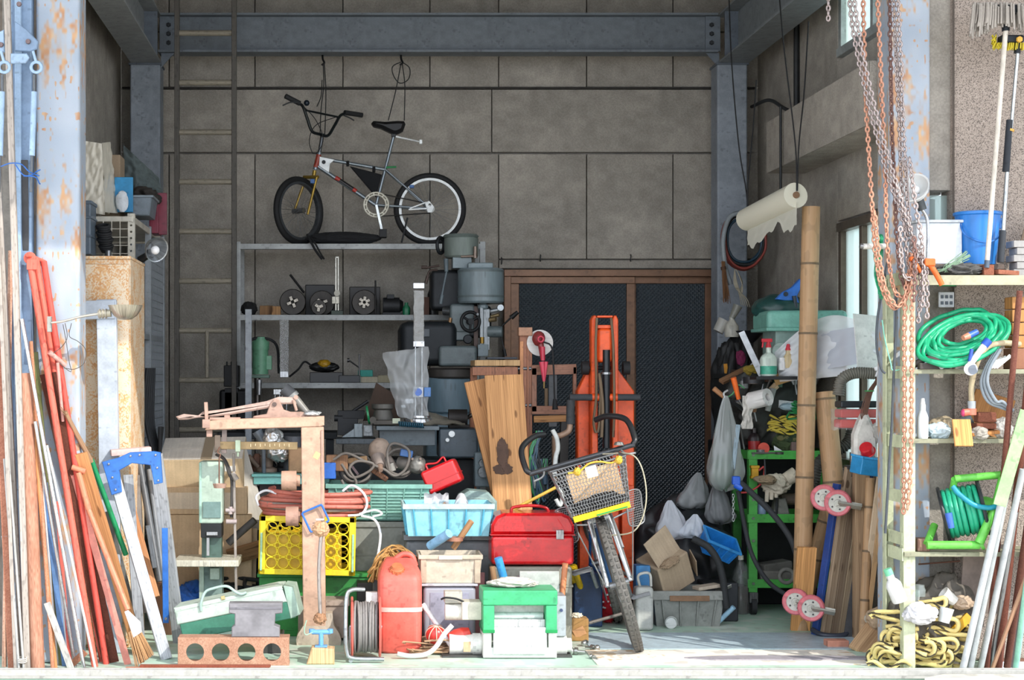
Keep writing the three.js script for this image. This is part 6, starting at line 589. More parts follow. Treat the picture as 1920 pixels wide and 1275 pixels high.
{const s=thing('mallet','small wooden-handled mallet with a green strap hanging left of the screwdrivers','mallet',P(1346,735,-1.8));part('handle',bar(L(1338,728,-1.8),L(1362,748,-1.8),.015,.013,12),wood(0xb88a68),s);part('strap',tube([L(1362,746,-1.8),L(1374,738,-1.79),L(1384,722,-1.78),L(1396,728,-1.78)],.005),plastic(0x4a8a5a),s);part('bracket',plank(L(1362,748,-1.82),L(1400,770,-1.9),.02,.01),iron(),s);}
one('tape_roll','black roll of tape lying on the tool heap','tape',P(1413,713,-1.85),merge([lat([[.022,-.02],[.06,-.02],[.06,.02],[.022,.02],[.022,-.02]],26)]),mat(0x2a2a2c,{r:.5}));one('tape_core','brown cardboard core ring inside the black tape roll','ring',P(1413,713,-1.85),lat([[.018,-.021],[.024,-.021],[.024,.021],[.018,.021],[.018,-.021]],22),cardM(0xc8a07a));one('tool_heap','dark heap of tools and tins filling the space above the green trolley','tool heap',[P(1435,0,-2.1).x,1.1,-2.1],atv(blob(.22,.24,.13,.22,4,5,7,true),new V3(0,.12,0)),iron(0x2f302d));pole('hacksaw_blade','long white metal blade with a hole leaning on the tool heap','blade',P(1428,704,-1.95),P(1390,622,-1.98),.018,plastic(0xe4e8ee),null,'flat',.004);}
{const z=-1.58;for(const[l,px,py,h,r,c,liq,hc]of[['white trigger spray bottle with green liquid and red nozzle',1441,705,.16,.046,0xc9d8cc,0x3a9a80,0xc02030],['small amber glue bottle with a red spout',1478,690,.1,.026,0xc8b48c,0,0xc02838]]){const t=thing('spray_bottle',l,'bottle',P(px,py,z));part('bottle',bot(h,r,.014),plastic(c),t);if(liq)part('liquid_band',lat([[r+.0006,.01],[r+.0006,h*.35]],22),plastic(liq),t);part('nozzle',[bar([0,h,0],[0,h+.035,0],.018,.008,12),...(liq?[bx(.06,.02,.02,-.01,h+.04,0),bar([-.03,h+.035,0],[-.035,h+.0,0],.005)]:[])],mat(hc,{r:.4}),t);}one('white_pot','small white and black pot between the spray bottles','pot',P(1466,694,z),bot(.07,.022,.018),plastic(0xdadada));one('tool_ledge','dark steel ledge holding the spray bottles','shelf',[P(1460,0,z).x,Yp(705,z)-.02,z-.02],bx(.34,.02,.16,.03,.009,0),iron(0x26282a));pole('ledge_leg','upright dark bar carrying the spray bottle ledge','bar',new V3(P(1504,0,z).x,0,z-.06),new V3(P(1504,0,z).x,Yp(705,z)-.02,z-.06),.012,iron(),null);}
{
const z=-2.1;const t=thing('plastic_sheeting','big crumpled translucent plastic sheet draped over the dark cabinet','plastic sheet',[P(1560,0,z).x,1.31,z-.1]);part('sheet',sheet(34,24,(u,w)=>{const x=1452+u*190+(1-w)*10,y=716-w*(55+70*Math.sin(u*2.6))-u*18*(1-w),n=N3(u*5,w*5,4)*.05+N3(u*12,w*12,2)*.025;return L(x,y,-1.6+.45*u-w*.06*(1-u)+n*.6);}),film(0xe8eaee,.4),t);part('fold',sheet(20,14,(u,w)=>{const n=N3(u*6,w*5,8)*.03;return L(1500+u*110,700-w*70-u*18,-1.58+.4*u+n*.6);}),film(0xc8ccd6,.3),t);
one('plastic_bundle','grey folded plastic bundle under the sheeting on the cabinet','bundle',[2.62,1.31,-2.14],atv(blob(.2,.1,.16,.2,3,4,4,true),new V3(0,.1,0)),mat(0xb0b2b4,{t:null,r:.4}));pole('white_board','bent white plastic board standing on the cabinet near the chains','board',P(1630,690,-1.12),P(1622,590,-1.18),.08,plastic(0xe2e0dc),null,'flat',.005,.4);pole('white_board','taller white board behind the bent one','board',P(1662,800,-.8),P(1668,560,-.86),.055,plastic(0xd8dad8),null,'flat',.005);
const h=thing('ribbed_hose','grey ribbed ventilation hose curling out over the red cases','hose',P(1590,740,-1.0));const path=[[1572,740],[1578,712],[1600,700],[1630,700],[1660,702]],cur=new THREE.CatmullRomCurve3(path.map(([x,y])=>L(x,y,-1.0)));const rg=[tube(path.map(([x,y])=>L(x,y,-1.0)),.027,40,10)];for(let i=0;i<=26;i++){const p=cur.getPointAt(i/26),d=cur.getTangentAt(i/26),g=ring(.028,.004,14,5);g.applyQuaternion(new THREE.Quaternion().setFromUnitVectors(new V3(0,0,1),d));rg.push(atv(g,p));}part('hose',rg,plastic(0x77746a,.6),h);
const h2=thing('ribbed_hose','dark ribbed hose hanging down between the bamboo poles','hose',P(1535,900,-1.5));const p2=[[1600,800],[1590,830],[1560,850],[1535,868],[1526,900],[1520,925]],c2=new THREE.CatmullRomCurve3(p2.map(([x,y])=>L(x,y,-1.55)));const r2=[tube(p2.map(([x,y])=>L(x,y,-1.55)),.03,40,10)];for(let i=0;i<=30;i++){const p=c2.getPointAt(i/30),d=c2.getTangentAt(i/30),g=ring(.031,.004,14,5);g.applyQuaternion(new THREE.Quaternion().setFromUnitVectors(new V3(0,0,1),d));r2.push(atv(g,p));}part('hose',r2,plastic(0x55544e,.6),h2);
const cs=thing('green_net','green plastic netting under the sheeting','net',[P(1520,0,-1.5).x,1.14,-1.52]);const gn=[];for(let i=0;i<18;i++)gn.push(tube([[rnd(-.12,.1),rnd(0,.1),rnd(-.03,.06)],[rnd(-.12,.12),rnd(0,.1),rnd(-.03,.06)],[rnd(-.1,.16),rnd(0,.12),rnd(-.03,.06)],[rnd(-.1,.2),rnd(.02,.14),rnd(-.03,.06)]],.006,24,5));part('net',gn,plastic(0x1c7a40),cs).userData.kind='stuff';
for(const[n,l,px,py,w,hh,d,c]of[['black_case','black flat tool case on top of the red bagged cases',1615,758,.25,.035,.12,0x22282c],['red_case','bright red case in a clear bag, upper of two',1620,775,.28,.045,.12,0xe0402e],['red_case','bright red case in a clear bag, lower of two',1615,794,.26,.045,.12,0xe0402e]]){const o=one(n,l,'case',P(px,py,-1.0),bx(w,hh,d,0,0,0,.01),mat(c,{r:.4}));}one('clear_wrap','clear plastic wrap round the two red cases','wrap',P(1612,785,-.99),sheet(20,8,(u,w)=>[-.17+u*.33,-.055+w*.11+.012*N3(u*8,w*3,1),.065+.015*N3(u*9,w*5,3)]),clear(0xf0f0f4,.9));one('case_stand','weathered wooden post holding up the red cases beside the bamboo sticks','stand',[2.73,0,-1.04],bx(.08,Yp(802,-1.0),.05,0,Yp(802,-1.0)/2,0),wood(0xb09880));}
{
const z=-1.15;{const t=thing('white_jug','dusty white plastic jug beside the leaning split bamboo','jug',P(1620,880,-.85));part('jug',ext([[-.055,0],[.055,0],[.06,.02],[.06,.19],[.03,.25],[.012,.29],[-.012,.29],[-.035,.25],[-.06,.18],[-.06,.02]],.08,.015),plastic(0xd8d4cc,.5),t);}{const t=thing('red_bottle_cap','red plastic can lid lying over the blue box','lid',P(1628,848,-.78));part('lid',at(lat([[.001,.05],[.03,.05],[.034,.045],[.034,0],[.001,0]],22),0,0,0,.8,0,.5),mat(0xd0202c,{r:.35}),t);part('rim',at(ring(.035,.004,22,6).rotateX(PI/2),0,.003,0,.8,0,.5),mat(0xd8343c,{r:.35}),t);}
{const b=thing('blue_box','sky blue plastic parts box tilted under the red lid','box',P(1624,890,-.82));part('box',at(bx(.14,.09,.1,0,.045,0,.006),0,0,0,.1,.3,-.15),plastic(0x2f90c8),b);part('lip',at(bx(.15,.012,.11,0,.09,0,.003),0,0,0,.1,.3,-.15),plastic(0x3fa0d8),b);}
{const w=thing('wire_bundle','bundle of thin brown wires tied with a green string','wire',P(1628,760,-.82));const g=[];for(let i=0;i<14;i++)g.push(tube([L(1650+rnd(-4,6),705,-.84),L(1632+rnd(-5,5),732,-.82),L(1620+rnd(-6,6),775,-.82),L(1622+rnd(-8,8),810,-.82),L(1630+rnd(-12,14),832+rnd(-8,6),-.82)],.0028,24,4));part('wires',g,mat(0x6c4a3a,{r:.6}),w).userData.kind='stuff';part('tie',atv(ring(.022,.003,16,5).rotateX(PI/2),L(1630,733,-.82)),plastic(0x3fae5a),w);}
{const t=thing('spray_bottle','tall white spray bottle with a blue collar tilted by the shelf post','bottle',P(1686,812,-.75));part('bottle',[bar(L(1684,810,-.75),L(1668,742,-.75),.045,.042,20),bar(L(1668,742,-.75),L(1657,712,-.75),.04,.014,20)],plastic(0xe4e4e2),t);part('collar',bar(L(1658,714,-.75),L(1655,706,-.75),.019,.019,16),plastic(0x2f66c8),t);part('trigger',[bar(L(1655,706,-.75),L(1651,686,-.75),.014,.01,12),plank(L(1640,692,-.75),L(1658,684,-.75),.02,.02),bar(L(1648,690,-.75),L(1642,706,-.75),.005)],plastic(0xeeeef0),t);}
one('grey_glove','grey work glove crumpled beside the white jug','glove',P(1655,812,-.82),blob(.05,.06,.03,.35,3,4,6,true),cloth(0xb9b6ae));{const g=[];for(let i=0;i<10;i++)g.push(tube([L(1672+i*1.5,690,-.8),L(1668+rnd(-6,8),720,-.78),L(1676+rnd(-8,8),750,-.78),L(1672+rnd(-5,8),730+rnd(0,40),-.77)].map((p)=>p.add(B).sub(P(1676,740,-.78))),.009,24,6));one('dark_rope','dark brown thick rope hung in loops beside the shelf post','rope',P(1676,740,-.78),merge(g),mat(0x4a4038,{r:.85}));}}
function bamboo(label,foot,top,r,nodes,group){const t=thing('bamboo_pole',label,'bamboo',foot,group),d=top.clone().sub(foot),m=mat(0xdcc8b2,{t:'bamboo',r:.6});const dir=d.clone().normalize();let pv=new V3();const cuts=nodes.concat(1);cuts.forEach((k,i)=>{const e=d.clone().multiplyScalar(k);part('segment',bar(pv,e,r,r,18),m,t);if(k<1)part('node',bar(e.clone().addScaledVector(dir,-.006),e.clone().addScaledVector(dir,.006),r*1.05,r*1.05,18),mat(0x7d6850,{r:.7}),t);pv=e;});return t;}
bamboo('thick tall bamboo pole standing in front of the plastic sheeting',P(1502,1176,-1.35).setY(0),P(1521,388,-1.38),.049,[.19,.36,.53,.7,.865],'bamboo poles');bamboo('short thick bamboo length leaning beside the tall pole',P(1590,1150,-1.3).setY(0),P(1546,735,-1.42),.056,[.28,.62,.97],'bamboo poles');bamboo('low dark bamboo length slanting behind the tall pole',P(1500,1120,-1.75).setY(0),P(1560,930,-1.6),.045,[.5,.8],'bamboo poles');bamboo('thin bamboo stick standing upright with a hollow top',P(1618,1180,-.95).setY(0),P(1632,896,-1.0),.0235,[.25,.55,.82],'bamboo poles');
bamboo('thin bamboo stick partly hidden behind the shelf post',P(1655,1190,-.9).setY(0),P(1664,960,-.95),.022,[.4,.75],'bamboo poles');pole('split_bamboo','long split bamboo strip leaning across to the shelf','bamboo',ft(1614,1196),P(1664,796,-.82),.022,mat(0xffffff,{t:'bamboo',r:.6}),null,'flat',.014);pole('split_bamboo','narrower split bamboo strip lying against the longer strip','bamboo',ft(1624,1200),P(1662,860,-.84),.012,mat(0xe8d4b8,{t:'bamboo',r:.6}),null,'flat',.012);pole('pine_plank','bright orange-brown pine plank standing at the foot of the bamboo','plank',ft(1500,1182),P(1513,1026,-1.25),.052,wood(0xf0b87c),null,'flat',.025);pole('dark_sheet','dark grey flexible strip slumped behind the bamboo sticks','strip',ft(1592,1195),P(1622,1000,-1.1),.03,rubber(0x4a4a4c),null,'flat',.01);pole('grey_steel_post','thin steel post with a ring top behind the chain loops','post',P(1597,1000,-1.3).setY(0),P(1597,848,-1.32),.012,steel(0x6c6e70),null);
{
const foot=ft(1560,1192),top=P(1606,876,-1.15),t=thing('furniture_dolly','blue-edged plank dolly leaning on end with pink-rimmed castors','dolly',foot),d=top.clone().sub(foot),side=new V3(1,0,-.35).normalize();for(let i=0;i<3;i++)part('deck_plank',plank(new V3().addScaledVector(side,-.045+i*.047),d.clone().addScaledVector(side,-.045+i*.047),.043,.03,.35),wood([0xb4a494,0x9a8a7c,0xbcac98][i]),t);part('blue_edge',plank(new V3().addScaledVector(side,.085),d.clone().multiplyScalar(.95).addScaledVector(side,.085),.03,.045,.35),mat(0x2a55a8,{r:.4}),t);part('blue_edge',plank(new V3().addScaledVector(side,-.09).add(new V3(0,0,-.05)),d.clone().multiplyScalar(.9).addScaledVector(side,-.09).add(new V3(0,0,-.05)),.02,.05,.35),mat(0x2a4a90,{r:.4}),t);part('bottom_bar',tube([new V3(-.1,.03,-.02),new V3(-.06,.012,.05),new V3(.04,.012,.06),new V3(.09,.04,.03)],.014,24,8),mat(0x3c4250,{r:.4}),t);part('top_bracket',[atv(bx(.12,.02,.08),d),bar(d.clone().add(new V3(-.03,-.05,.04)),d.clone().add(new V3(-.01,.05,.03)),.01)],iron(0x3c3d3f),t);
for(const[x,y,z]of[[1571,943,-1.02],[1545,933,-1.08],[1521,1140,-.98],[1492,1128,-1.04]]){const w=new THREE.Group();w.name='castor';w.position.copy(L(x,y,z));w.rotation.y=-.35;t.add(w);part('tyre',lat([[.048,-.017],[.064,-.019],[.07,-.012],[.07,.012],[.064,.019],[.048,.017],[.048,-.017]],30).rotateX(PI/2),mat(0xd8727a,{r:.5}),w);part('hub',[lat([[.001,-.012],[.05,-.012],[.05,.012],[.02,.012],[.018,.022],[.001,.022]],26).rotateX(PI/2)],mat(0xc4c2b8,{r:.5,m:.2}),w);for(let i=0;i<5;i++)part('hub_bolt',bar([.034*Math.cos(i*1.257),.034*Math.sin(i*1.257),.01],[.034*Math.cos(i*1.257),.034*Math.sin(i*1.257),.016],.005,.005,6),iron(),w);part('fork',[plank([0,0,.028],[.12,-.02,.0],.035,.012),plank([0,0,-.028],[.12,-.02,-.02],.035,.012),bar([0,0,-.03],[0,0,.035],.01)],mat(0xb4b2a6,{r:.45,m:.4}),w);}}
{one('red_brick','flat salmon brick on the floor at the foot of the dolly','brick',ft(1568,1212),bx(.11,.035,.08,0,.018,0,.004),mat(0xd09078,{r:.9,t:'conc'}));const b=pole('pale_board','short pale board leaning low in front of the bamboo strips','board',ft(1612,1222),P(1650,1172,-.75),.06,wood(0xd0b090),null,'flat',.02);one('paper_bundle','brown paper bundle with a yellow edge on the leaning pale board','bundle',P(1652,1160,-.72),blob(.07,.06,.05,.2,3,4,4,true),cardM(0xb49c80));pole('concrete_post','short grey wooden post stump beside the rope heap','post',ft(1672,1205),P(1674,1112,-.8),.022,wood(0xb4aca0),null,'flat',.04);one('twine_ball','pale twine wrapped on a bundle end near the short stump','twine',P(1632,1160,-.78),blob(.03,.03,.03,.2,3,3,3),cloth(0xcfc8b8));}
{const z=-1.6;{const t=crate('grey_bin','dirty grey plastic bin with brown stains on the floor behind the bicycle','bin',atFloor(1282,z),.4,.2,.3,plastic(0x8b8e88,.6),{taper:.025,rw:.05,ribs:4,rim:plastic(0x90928c,.6)});part('stain_strip',bx(.22,.03,.006,.0,.16,.166),mat(0x8a6a50,{r:.8}),t);const b=thing('torn_carton','crumpled torn cardboard box tipped on top of the grey bin','box',atY(1250,.205,z));b.rotation.set(.25,.5,.35);part('carton',bx(.22,.2,.2,.02,.1,0,.008),cardM(0xb09c82),b);part('flap',at(bx(.2,.16,.006,0,0,0,.001),.02,.27,.03,-.4,.2,.1),cardM(0xbca88e),b);part('flap',at(bx(.1,.12,.006,0,0,0,.001),.16,.1,.08,.2,1.2,.1),cardM(0xa48f76),b);part('crumple',atv(blob(.06,.02,.03,.4,4,3,2),new V3(0,.2,.1)),cardM(0xa08a70),b);
one('gauge_disc','small round white-faced gauge leaning on the grey bin','gauge',atY(1257,0,z+.19),merge([bar([0,.032,0],[0,.035,.02],.032,.032,22),ring(.032,.004,22,6).translate(0,.033,.02)]),mat(0xb8bcb8,{r:.4,m:.3}));one('black_heap','heap of black rubbish sacks and scrap behind the grey bin','rubbish',atFloor(1284,-2.08),atv(blob(.3,.34,.22,.25,3,5,5,true),new V3(0,.32,0)),mat(0x232528,{r:.45}));one('grey_sack','dark grey flat sack slumped over the black heap','sack',atY(1330,.42,-1.95),atv(blob(.16,.05,.14,.25,3,4,8,true),new V3(0,.05,0),0,0,-.35),mat(0x3a3e44,{r:.5}));for(const[l,c,y0,y1,w2,zz,lean,m]of[['crumpled clear plastic bag with a pointed tip on top of the torn carton',1262,938,1012,34,-1.75,-6,film(0xeef2f8,.6)],['white twisted plastic bag tail beside the blue tray',1300,964,1008,26,-1.7,4,film(0xe6ecf4,.5)],['large grey plastic bag slumped over the black heap',1296,886,955,34,-2.0,14,film(0xb4b8ba,.55)],['dark grey plastic bag sagging below the carrier bag',1350,900,982,30,-1.84,-4,film(0x8c9092,.5)]]){const b=thing('clear_bag',l,'bag',P(c,y1,zz));part('bag',bagGeo(c,y0,y1,w2,zz,lean,w2),m,b);}{const t=crate('blue_tray','bright blue plastic parts tray tipped on its edge on the pile','tray',P(1338,1036,-1.65),.2,.1,.14,plastic(0x1f7fd0),{taper:.012,rw:.014,ribs:4,rim:plastic(0x3a98e0)});t.rotation.set(.5,0,-.45);}one('tray_support','dark crate under the tipped blue tray','crate',atFloor(1345,-1.75),bx(.2,.22,.18,0,.11,0,.008),iron(0x33363a));one('paper_scrap','flat torn cardboard strip lying on the bin beside the bottle','cardboard',atY(1325,.205,-1.5),at(bx(.14,.02,.08,0,0,0,.004),0,.012,0,0,.3,.1),cardM(0xb8aa98));one('black_tyre_hose','thick black hose arching between the bin and the bottle','hose',atFloor(1345,-1.45),tube([P(1300,1010,-1.5),P(1332,1030,-1.45),P(1352,1070,-1.45),P(1362,1140,-1.45)].map((p)=>p.sub(atFloor(1345,-1.45))),.02,30,9),rubber(0x26292b));pole('white_tag_board','small white card standing between the bin and the bottle','card',ft(1370,1142),P(1362,1100,-1.6),.03,plastic(0xd8d6d0),null,'flat',.004,.4);pole('blue_tube_end','pale blue plastic tube end lying beside the bottle','tube',P(1345,1146,-1.5).setY(.016),P(1376,1138,-1.45),.014,plastic(0x9cc4dc),null);}
{const t=thing('drink_bottle','large clear drink bottle half full of dark brown liquid','bottle',ft(1388,1150));const h=.34,r=.058;part('bottle',lat([[.001,0],[r*.85,0],[r,.015],[r,.1],[r*.94,.12],[r,.14],[r,.22],[r*.75,.275],[.018,.31],[.018,h-.02]],26),clear(0xdfe4e2,.85),t);part('liquid',lat([[.001,.004],[r*.82,.004],[r*.95,.018],[r*.95,.098],[r*.9,.12],[r*.95,.138],[r*.95,.165],[.001,.165]],26),mat(0x3a241c,{t:null,r:.15}),t);part('cap',bar([0,h-.025,0],[0,h,0],.02,.019,18),plastic(0xe4e0d4),t);}
{const t=thing('carrier_bag','grey translucent carrier bag hanging from the tool heap','bag',P(1352,850,-1.75));part('bag',bagGeo(1357,742,920,36,-1.75,4,3),mat(0xd4dad8,{t:null,r:.22,transmission:.72,thickness:0,ior:1.45}),t);part('contents',atv(blob(.06,.1,.05,.2,3,4,4),L(1356,885,-1.75)),plastic(0x6d8a78),t);part('handle',tube([L(1360,748,-1.75),L(1357,738,-1.76),L(1364,732,-1.78)],.006),film(0xd0d4d4,.3),t);}
{const t=thing('black_hose','long black hose with a blue tap arching in front of the green trolley','hose',P(1400,930,-1.55));part('hose',[tube([L(1388,905,-1.55),L(1410,925,-1.5),L(1450,965,-1.45),L(1482,1010,-1.4),L(1498,1055,-1.38)],.017,40,9),tube([L(1384,920,-1.62),L(1395,980,-1.6),L(1410,1040,-1.58),L(1440,1090,-1.5),L(1478,1118,-1.4)],.013,40,9)],rubber(0x2a2d30),t);part('tap',[atv(bx(.045,.05,.04,0,0,0,.008),L(1380,901,-1.55)),bar(L(1378,908,-1.55),L(1392,916,-1.54),.02)],plastic(0x2060d0),t);}{const c=thing('steel_chain','short bright steel chain hanging by the black hose','chain',P(1374,980,-1.58));const lg=merge([ring(.009,.0026,12,5)]).scale(.7,1.2,1);for(let i=0;i<9;i++){const o=part('link',lg,steel(0xc8ccce),c);o.position.copy(L(1375,930+i*5.5,-1.58));o.rotation.y=i%2?PI/2:0;}}}
{
const Z0=-.05,t=thing('steel_rack','cream-green steel shelf rack loaded with hoses beside the chains','shelf',[P(1705,0,Z0).x,0,-.18]),cg=paint(0xcdd3b0,.55),X1=1.0;const yT=[Yp(518,Z0),Yp(694,Z0),Yp(824,Z0),Yp(1036,Z0)];part('post',[bx(.055,1.86,.005,0,.93,.13,.001),bx(.005,1.86,.05,-.026,.93,.105,.001)],cg,t);part('post',[bx(.05,1.86,.005,-.02,.93,-.12,.001),bx(.005,1.86,.05,-.044,.93,-.1,.001)],cg,t);part('post',bx(.05,1.86,.05,X1,.93,.1),cg,t);for(const y of[.82,.62,.38])part('side_bar',bx(.005,.06,.24,-.03,y,0),cg,t);yT.forEach((y,i)=>part('shelf_board',[bx(X1+.06,.008,.3,X1/2,y,0,.001),bx(X1+.06,i?.018:.045,.006,X1/2,y-(i?.008:.02),.148,.001)],i?paint(0x9a9a80):paint(0xb4b094),t));yT.forEach((y)=>part('end_rail',bx(.006,.06,.28,-.034,y-.01,0),cg,t));
const on2=(px,k,z=-.18)=>new V3(P(px,0,z).x,yT[k]+.004,z);
{const b=thing('blue_bucket','blue plastic bucket standing on the top board of the rack','bucket',on2(1833,0,-.22).add(new V3(0,.06,0)));part('bucket',lat([[.001,.004],[.08,.004],[.083,0],[.105,.235],[.113,.24],[.113,.252],[.105,.255],[.079,.012],[.001,.012]],32),mat(0x2f84d8,{r:.35}),b);part('ear',[bx(.03,.05,.02,.107,.2,.0)],mat(0x2a78c8,{r:.35}),b);part('handle',tube([[-.1,.22,.03],[-.09,.14,.08],[0,.1,.105],[.08,.14,.09],[.105,.21,.03]],.004),plastic(0x2a70c0),b);}{one('folded_sacks','folded brown sacks under the bucket on the top board','sacks',on2(1800,0,-.22),merge([bx(.36,.03,.2,0,.015,0,.01),bx(.34,.028,.19,.01,.045,0,.01)]),cloth(0x6c6058));const b=thing('white_box','white plastic box with a lid behind the gooseneck lamp','box',on2(1752,0,-.24).add(new V3(0,.06,0)));part('box',bx(.22,.2,.14,0,.1,0,.008),plastic(0xd4dae2),b);part('lid',bx(.23,.014,.15,0,.207,0,.004),plastic(0xd4dade),b);}
one('grey_gloves','dark grey work gloves drooping over the top board','gloves',on2(1795,0,-.12),atv(blob(.1,.03,.07,.4,3.5,5,5,true),new V3(0,.03,.02)),cloth(0x5d5c5a));one('green_wires','tuft of green and white wires in front of the blue bucket','wires',on2(1770,0,-.06),merge(Array.from({length:16},()=>tube([[rnd(-.04,.02),.01+rnd(0,.02),0],[rnd(0,.04),.03+rnd(0,.02),.01],[.06+rnd(0,.06),.07+rnd(0,.05),.02]],.002,10,4))),plastic(0x8aa88c));{const bk=on2(1850,0,-.08);one('brick_piece','broken brown brick piece beside the mop pole','brick',bk,bx(.05,.05,.06,0,.026,0,.004),rusty(0xb89080));const p=one('wood_scrap','flat reddish wood scrap on the top board','wood',on2(1885,0,-.08),at(bx(.11,.022,.06,0,0,0,.003),0,.014,0,0,.2,-.05),rusty(0xc8a090));}
for(let i=0;i<5;i++)one('grey_block',['pale grey block, lowest at the end of the rack','pale grey block lying across the lowest one','pale grey block in the middle of the little pile','pale grey block tilted near the top of the little pile','pale grey block on top of the little pile'][i],'block',on2(1908+(i%2)*6,0,-.14).add(new V3(0,i*.034,0)),bx(.075,.032,.1,0,.016,0,.003),mat(0xb8b6b4,{t:'conc',r:.85}),'grey blocks on the rack');one('wood_lath','thin grey laths leaning behind the blocks','lath',on2(1895,0,-.24),merge([0,1,2].map((i)=>plank([i*.012,0,0],[.09+i*.02,.28,-.02],.012,.006))),wood(0x8c7c70));
{const l=thing('gooseneck_lamp','white enamel reflector lamp on a chrome gooseneck on the rack','lamp',on2(1738,0,-.1));const g2=lat([[.016,-.08],[.03,-.075],[.05,-.05],[.07,-.018],[.076,0],[.078,.003],[.07,0],[.062,-.02],[.044,-.048],[.012,-.062]],28);g2.applyQuaternion(new THREE.Quaternion().setFromUnitVectors(up,new V3(-.55,.45,.7).normalize()));part('shade',atv(g2,L(1712,352,-.06)),mat(0xe4e6e4,{r:.35,t:null}),l);part('bulb',atv(new THREE.SphereGeometry(.022,14,10),L(1716,356,-.08)),mat(0xf4f4f4,{t:null,r:.2}),l);part('socket',bar(L(1722,372,-.1),L(1730,394,-.1),.022,.02,14),iron(0x4a4e50),l);part('neck',tube([L(1730,394,-.1),L(1738,410,-.1),L(1740,440,-.1),L(1738,512,-.1)],.008,40,8),steel(0xd0d2d4,.2),l);}
{const l=thing('yarn_mop','grey yarn mop standing head up with a long cream pole','mop',on2(1852,0,-.06));part('pole',bar(L(1850,500,-.05),L(1886,52,-.06),.0115,.0115,12),plastic(0xd8cfc0),l);part('head',[ext([[-.11,.03],[.11,.03],[.09,0],[.03,-.02],[-.03,-.02],[-.09,0]],.05,.006).translate(L(1884,22,-.06).x,L(1884,22,-.06).y,L(1884,22,-.06).z),bar(L(1886,58,-.06),L(1884,25,-.06),.018)],iron(0x22272c),l);const y=[];for(let i=0;i<190;i++){const a=rnd(-1,1),x=1884+a*62,z=-.06+rnd(-.03,.05);y.push(tube([L(x*.97+1884*.03,10+rnd(-6,4),z),L(x,24+rnd(0,12),z+.01),L(x+a*4,42+rnd(0,26)*(.3+Math.abs(a)),z+.012)],.0052,8,4));}part('yarn',y,cloth(0xb4aca2),l).userData.kind='stuff';part('pole_tip',bar(L(1850,502,-.05),L(1851,488,-.05),.0125),iron(0x5c6a7a),l);}
{const l=thing('scrub_brush','yellow-bristled brush with a telescopic black and silver pole','brush',on2(1876,0,-.1));part('pole',[bar(L(1888,325,-.1),L(1908,100,-.1),.0085),bar(L(1877,490,-.1),L(1888,325,-.1),.01)],steel(0xc8cccc,.25),l);part('grip',bar(L(1886,322,-.1),L(1893,225,-.1),.0165,.015,14),rubber(0x2a2f36),l);part('grip',bar(L(1876,492,-.1),L(1880,432,-.1),.016,.016,14),rubber(0x30353c),l);part('collar',bar(L(1894,246,-.1),L(1895,242,-.1),.0175),plastic(0xe0a840),l);part('head',[atv(bx(.11,.035,.06,0,0,0,.012),L(1895,74,-.1)),bar(L(1907,100,-.1),L(1909,78,-.1),.016,.012,12)],iron(0x23272c),l);part('knob',atv(lat([[.001,.01],[.014,.01],[.016,0]],6).rotateX(PI/2),L(1911,74,-.06)),plastic(0xe8b03c),l);const br=[];for(let i=0;i<60;i++){const x=1866+rnd(0,56),z=-.1+rnd(-.03,.03);br.push(bar(L(x,80,z),L(x+(x-1892)*.1-3,92+rnd(-2,3),z),.003,.003,4,true));}for(let i=0;i<20;i++)br.push(bar(L(1868,70+rnd(-6,12),-.1+rnd(-.03,.03)),L(1860+rnd(-1,2),72+rnd(-7,16),-.1+rnd(-.03,.03)),.003,.003,4,true));part('bristles',br,plastic(0xe0cc30),l).userData.kind='stuff';}
{const h=thing('garden_hose','coiled bright green garden hose on the second board of the rack','hose',on2(1805,1,-.12));const lo=[];for(let k=0;k<11;k++){const R=[.2,.19,.175,.185,.16,.14,.165,.12,.15,.1,.18][k],cx=L(1802+rnd(-8,10),0,-.1).x,pts=[];for(let i=0;i<20;i++){const a=i/20*PI*2;pts.push([cx+R*Math.cos(a)*(1+.05*Math.sin(a*2+k)),Math.max(.013+.006*k,.14+R*.5*Math.sin(a)+.34*R*Math.cos(a)+rnd(-.004,.004)+.004*k),.06-R*.5*Math.sin(a)+rnd(-.01,.01)-.006*k]);}lo.push(tube(pts,.0118,70,7,true));}part('coil',lo,mat(0x1fa878,{r:.4}),h);part('connector',[bar(L(1832,622,-.02),L(1816,630,-.01),.014,.016,12)],plastic(0x3f6cc8),h);part('connector_end',bar(L(1816,630,-.01),L(1806,634,0),.017,.013,12),plastic(0xd88a70),h);}
{const g=thing('hose_nozzle','white and blue hose spray gun hanging off the second board','spray gun',on2(1835,1,-.02));part('body',[bar(L(1848,645,.05),L(1815,688,.06),.016,.014,14)],plastic(0xe8e8ec),g);part('head',[bar(L(1820,690,.05),L(1820,692,.09),.028,.03,20)],plastic(0xe8e8ec),g);part('face',atv(bar([0,0,.03],[0,0,.034],.022,.022,20),L(1820,693,.065)),plastic(0x6c7480),g);part('collar',bar(L(1854,638,.05),L(1845,648,.05),.019,.019,14),plastic(0x2a55b8),g);part('trigger',bar(L(1822,655,.05),L(1818,678,.06),.009),plastic(0x2a4fae),g);}
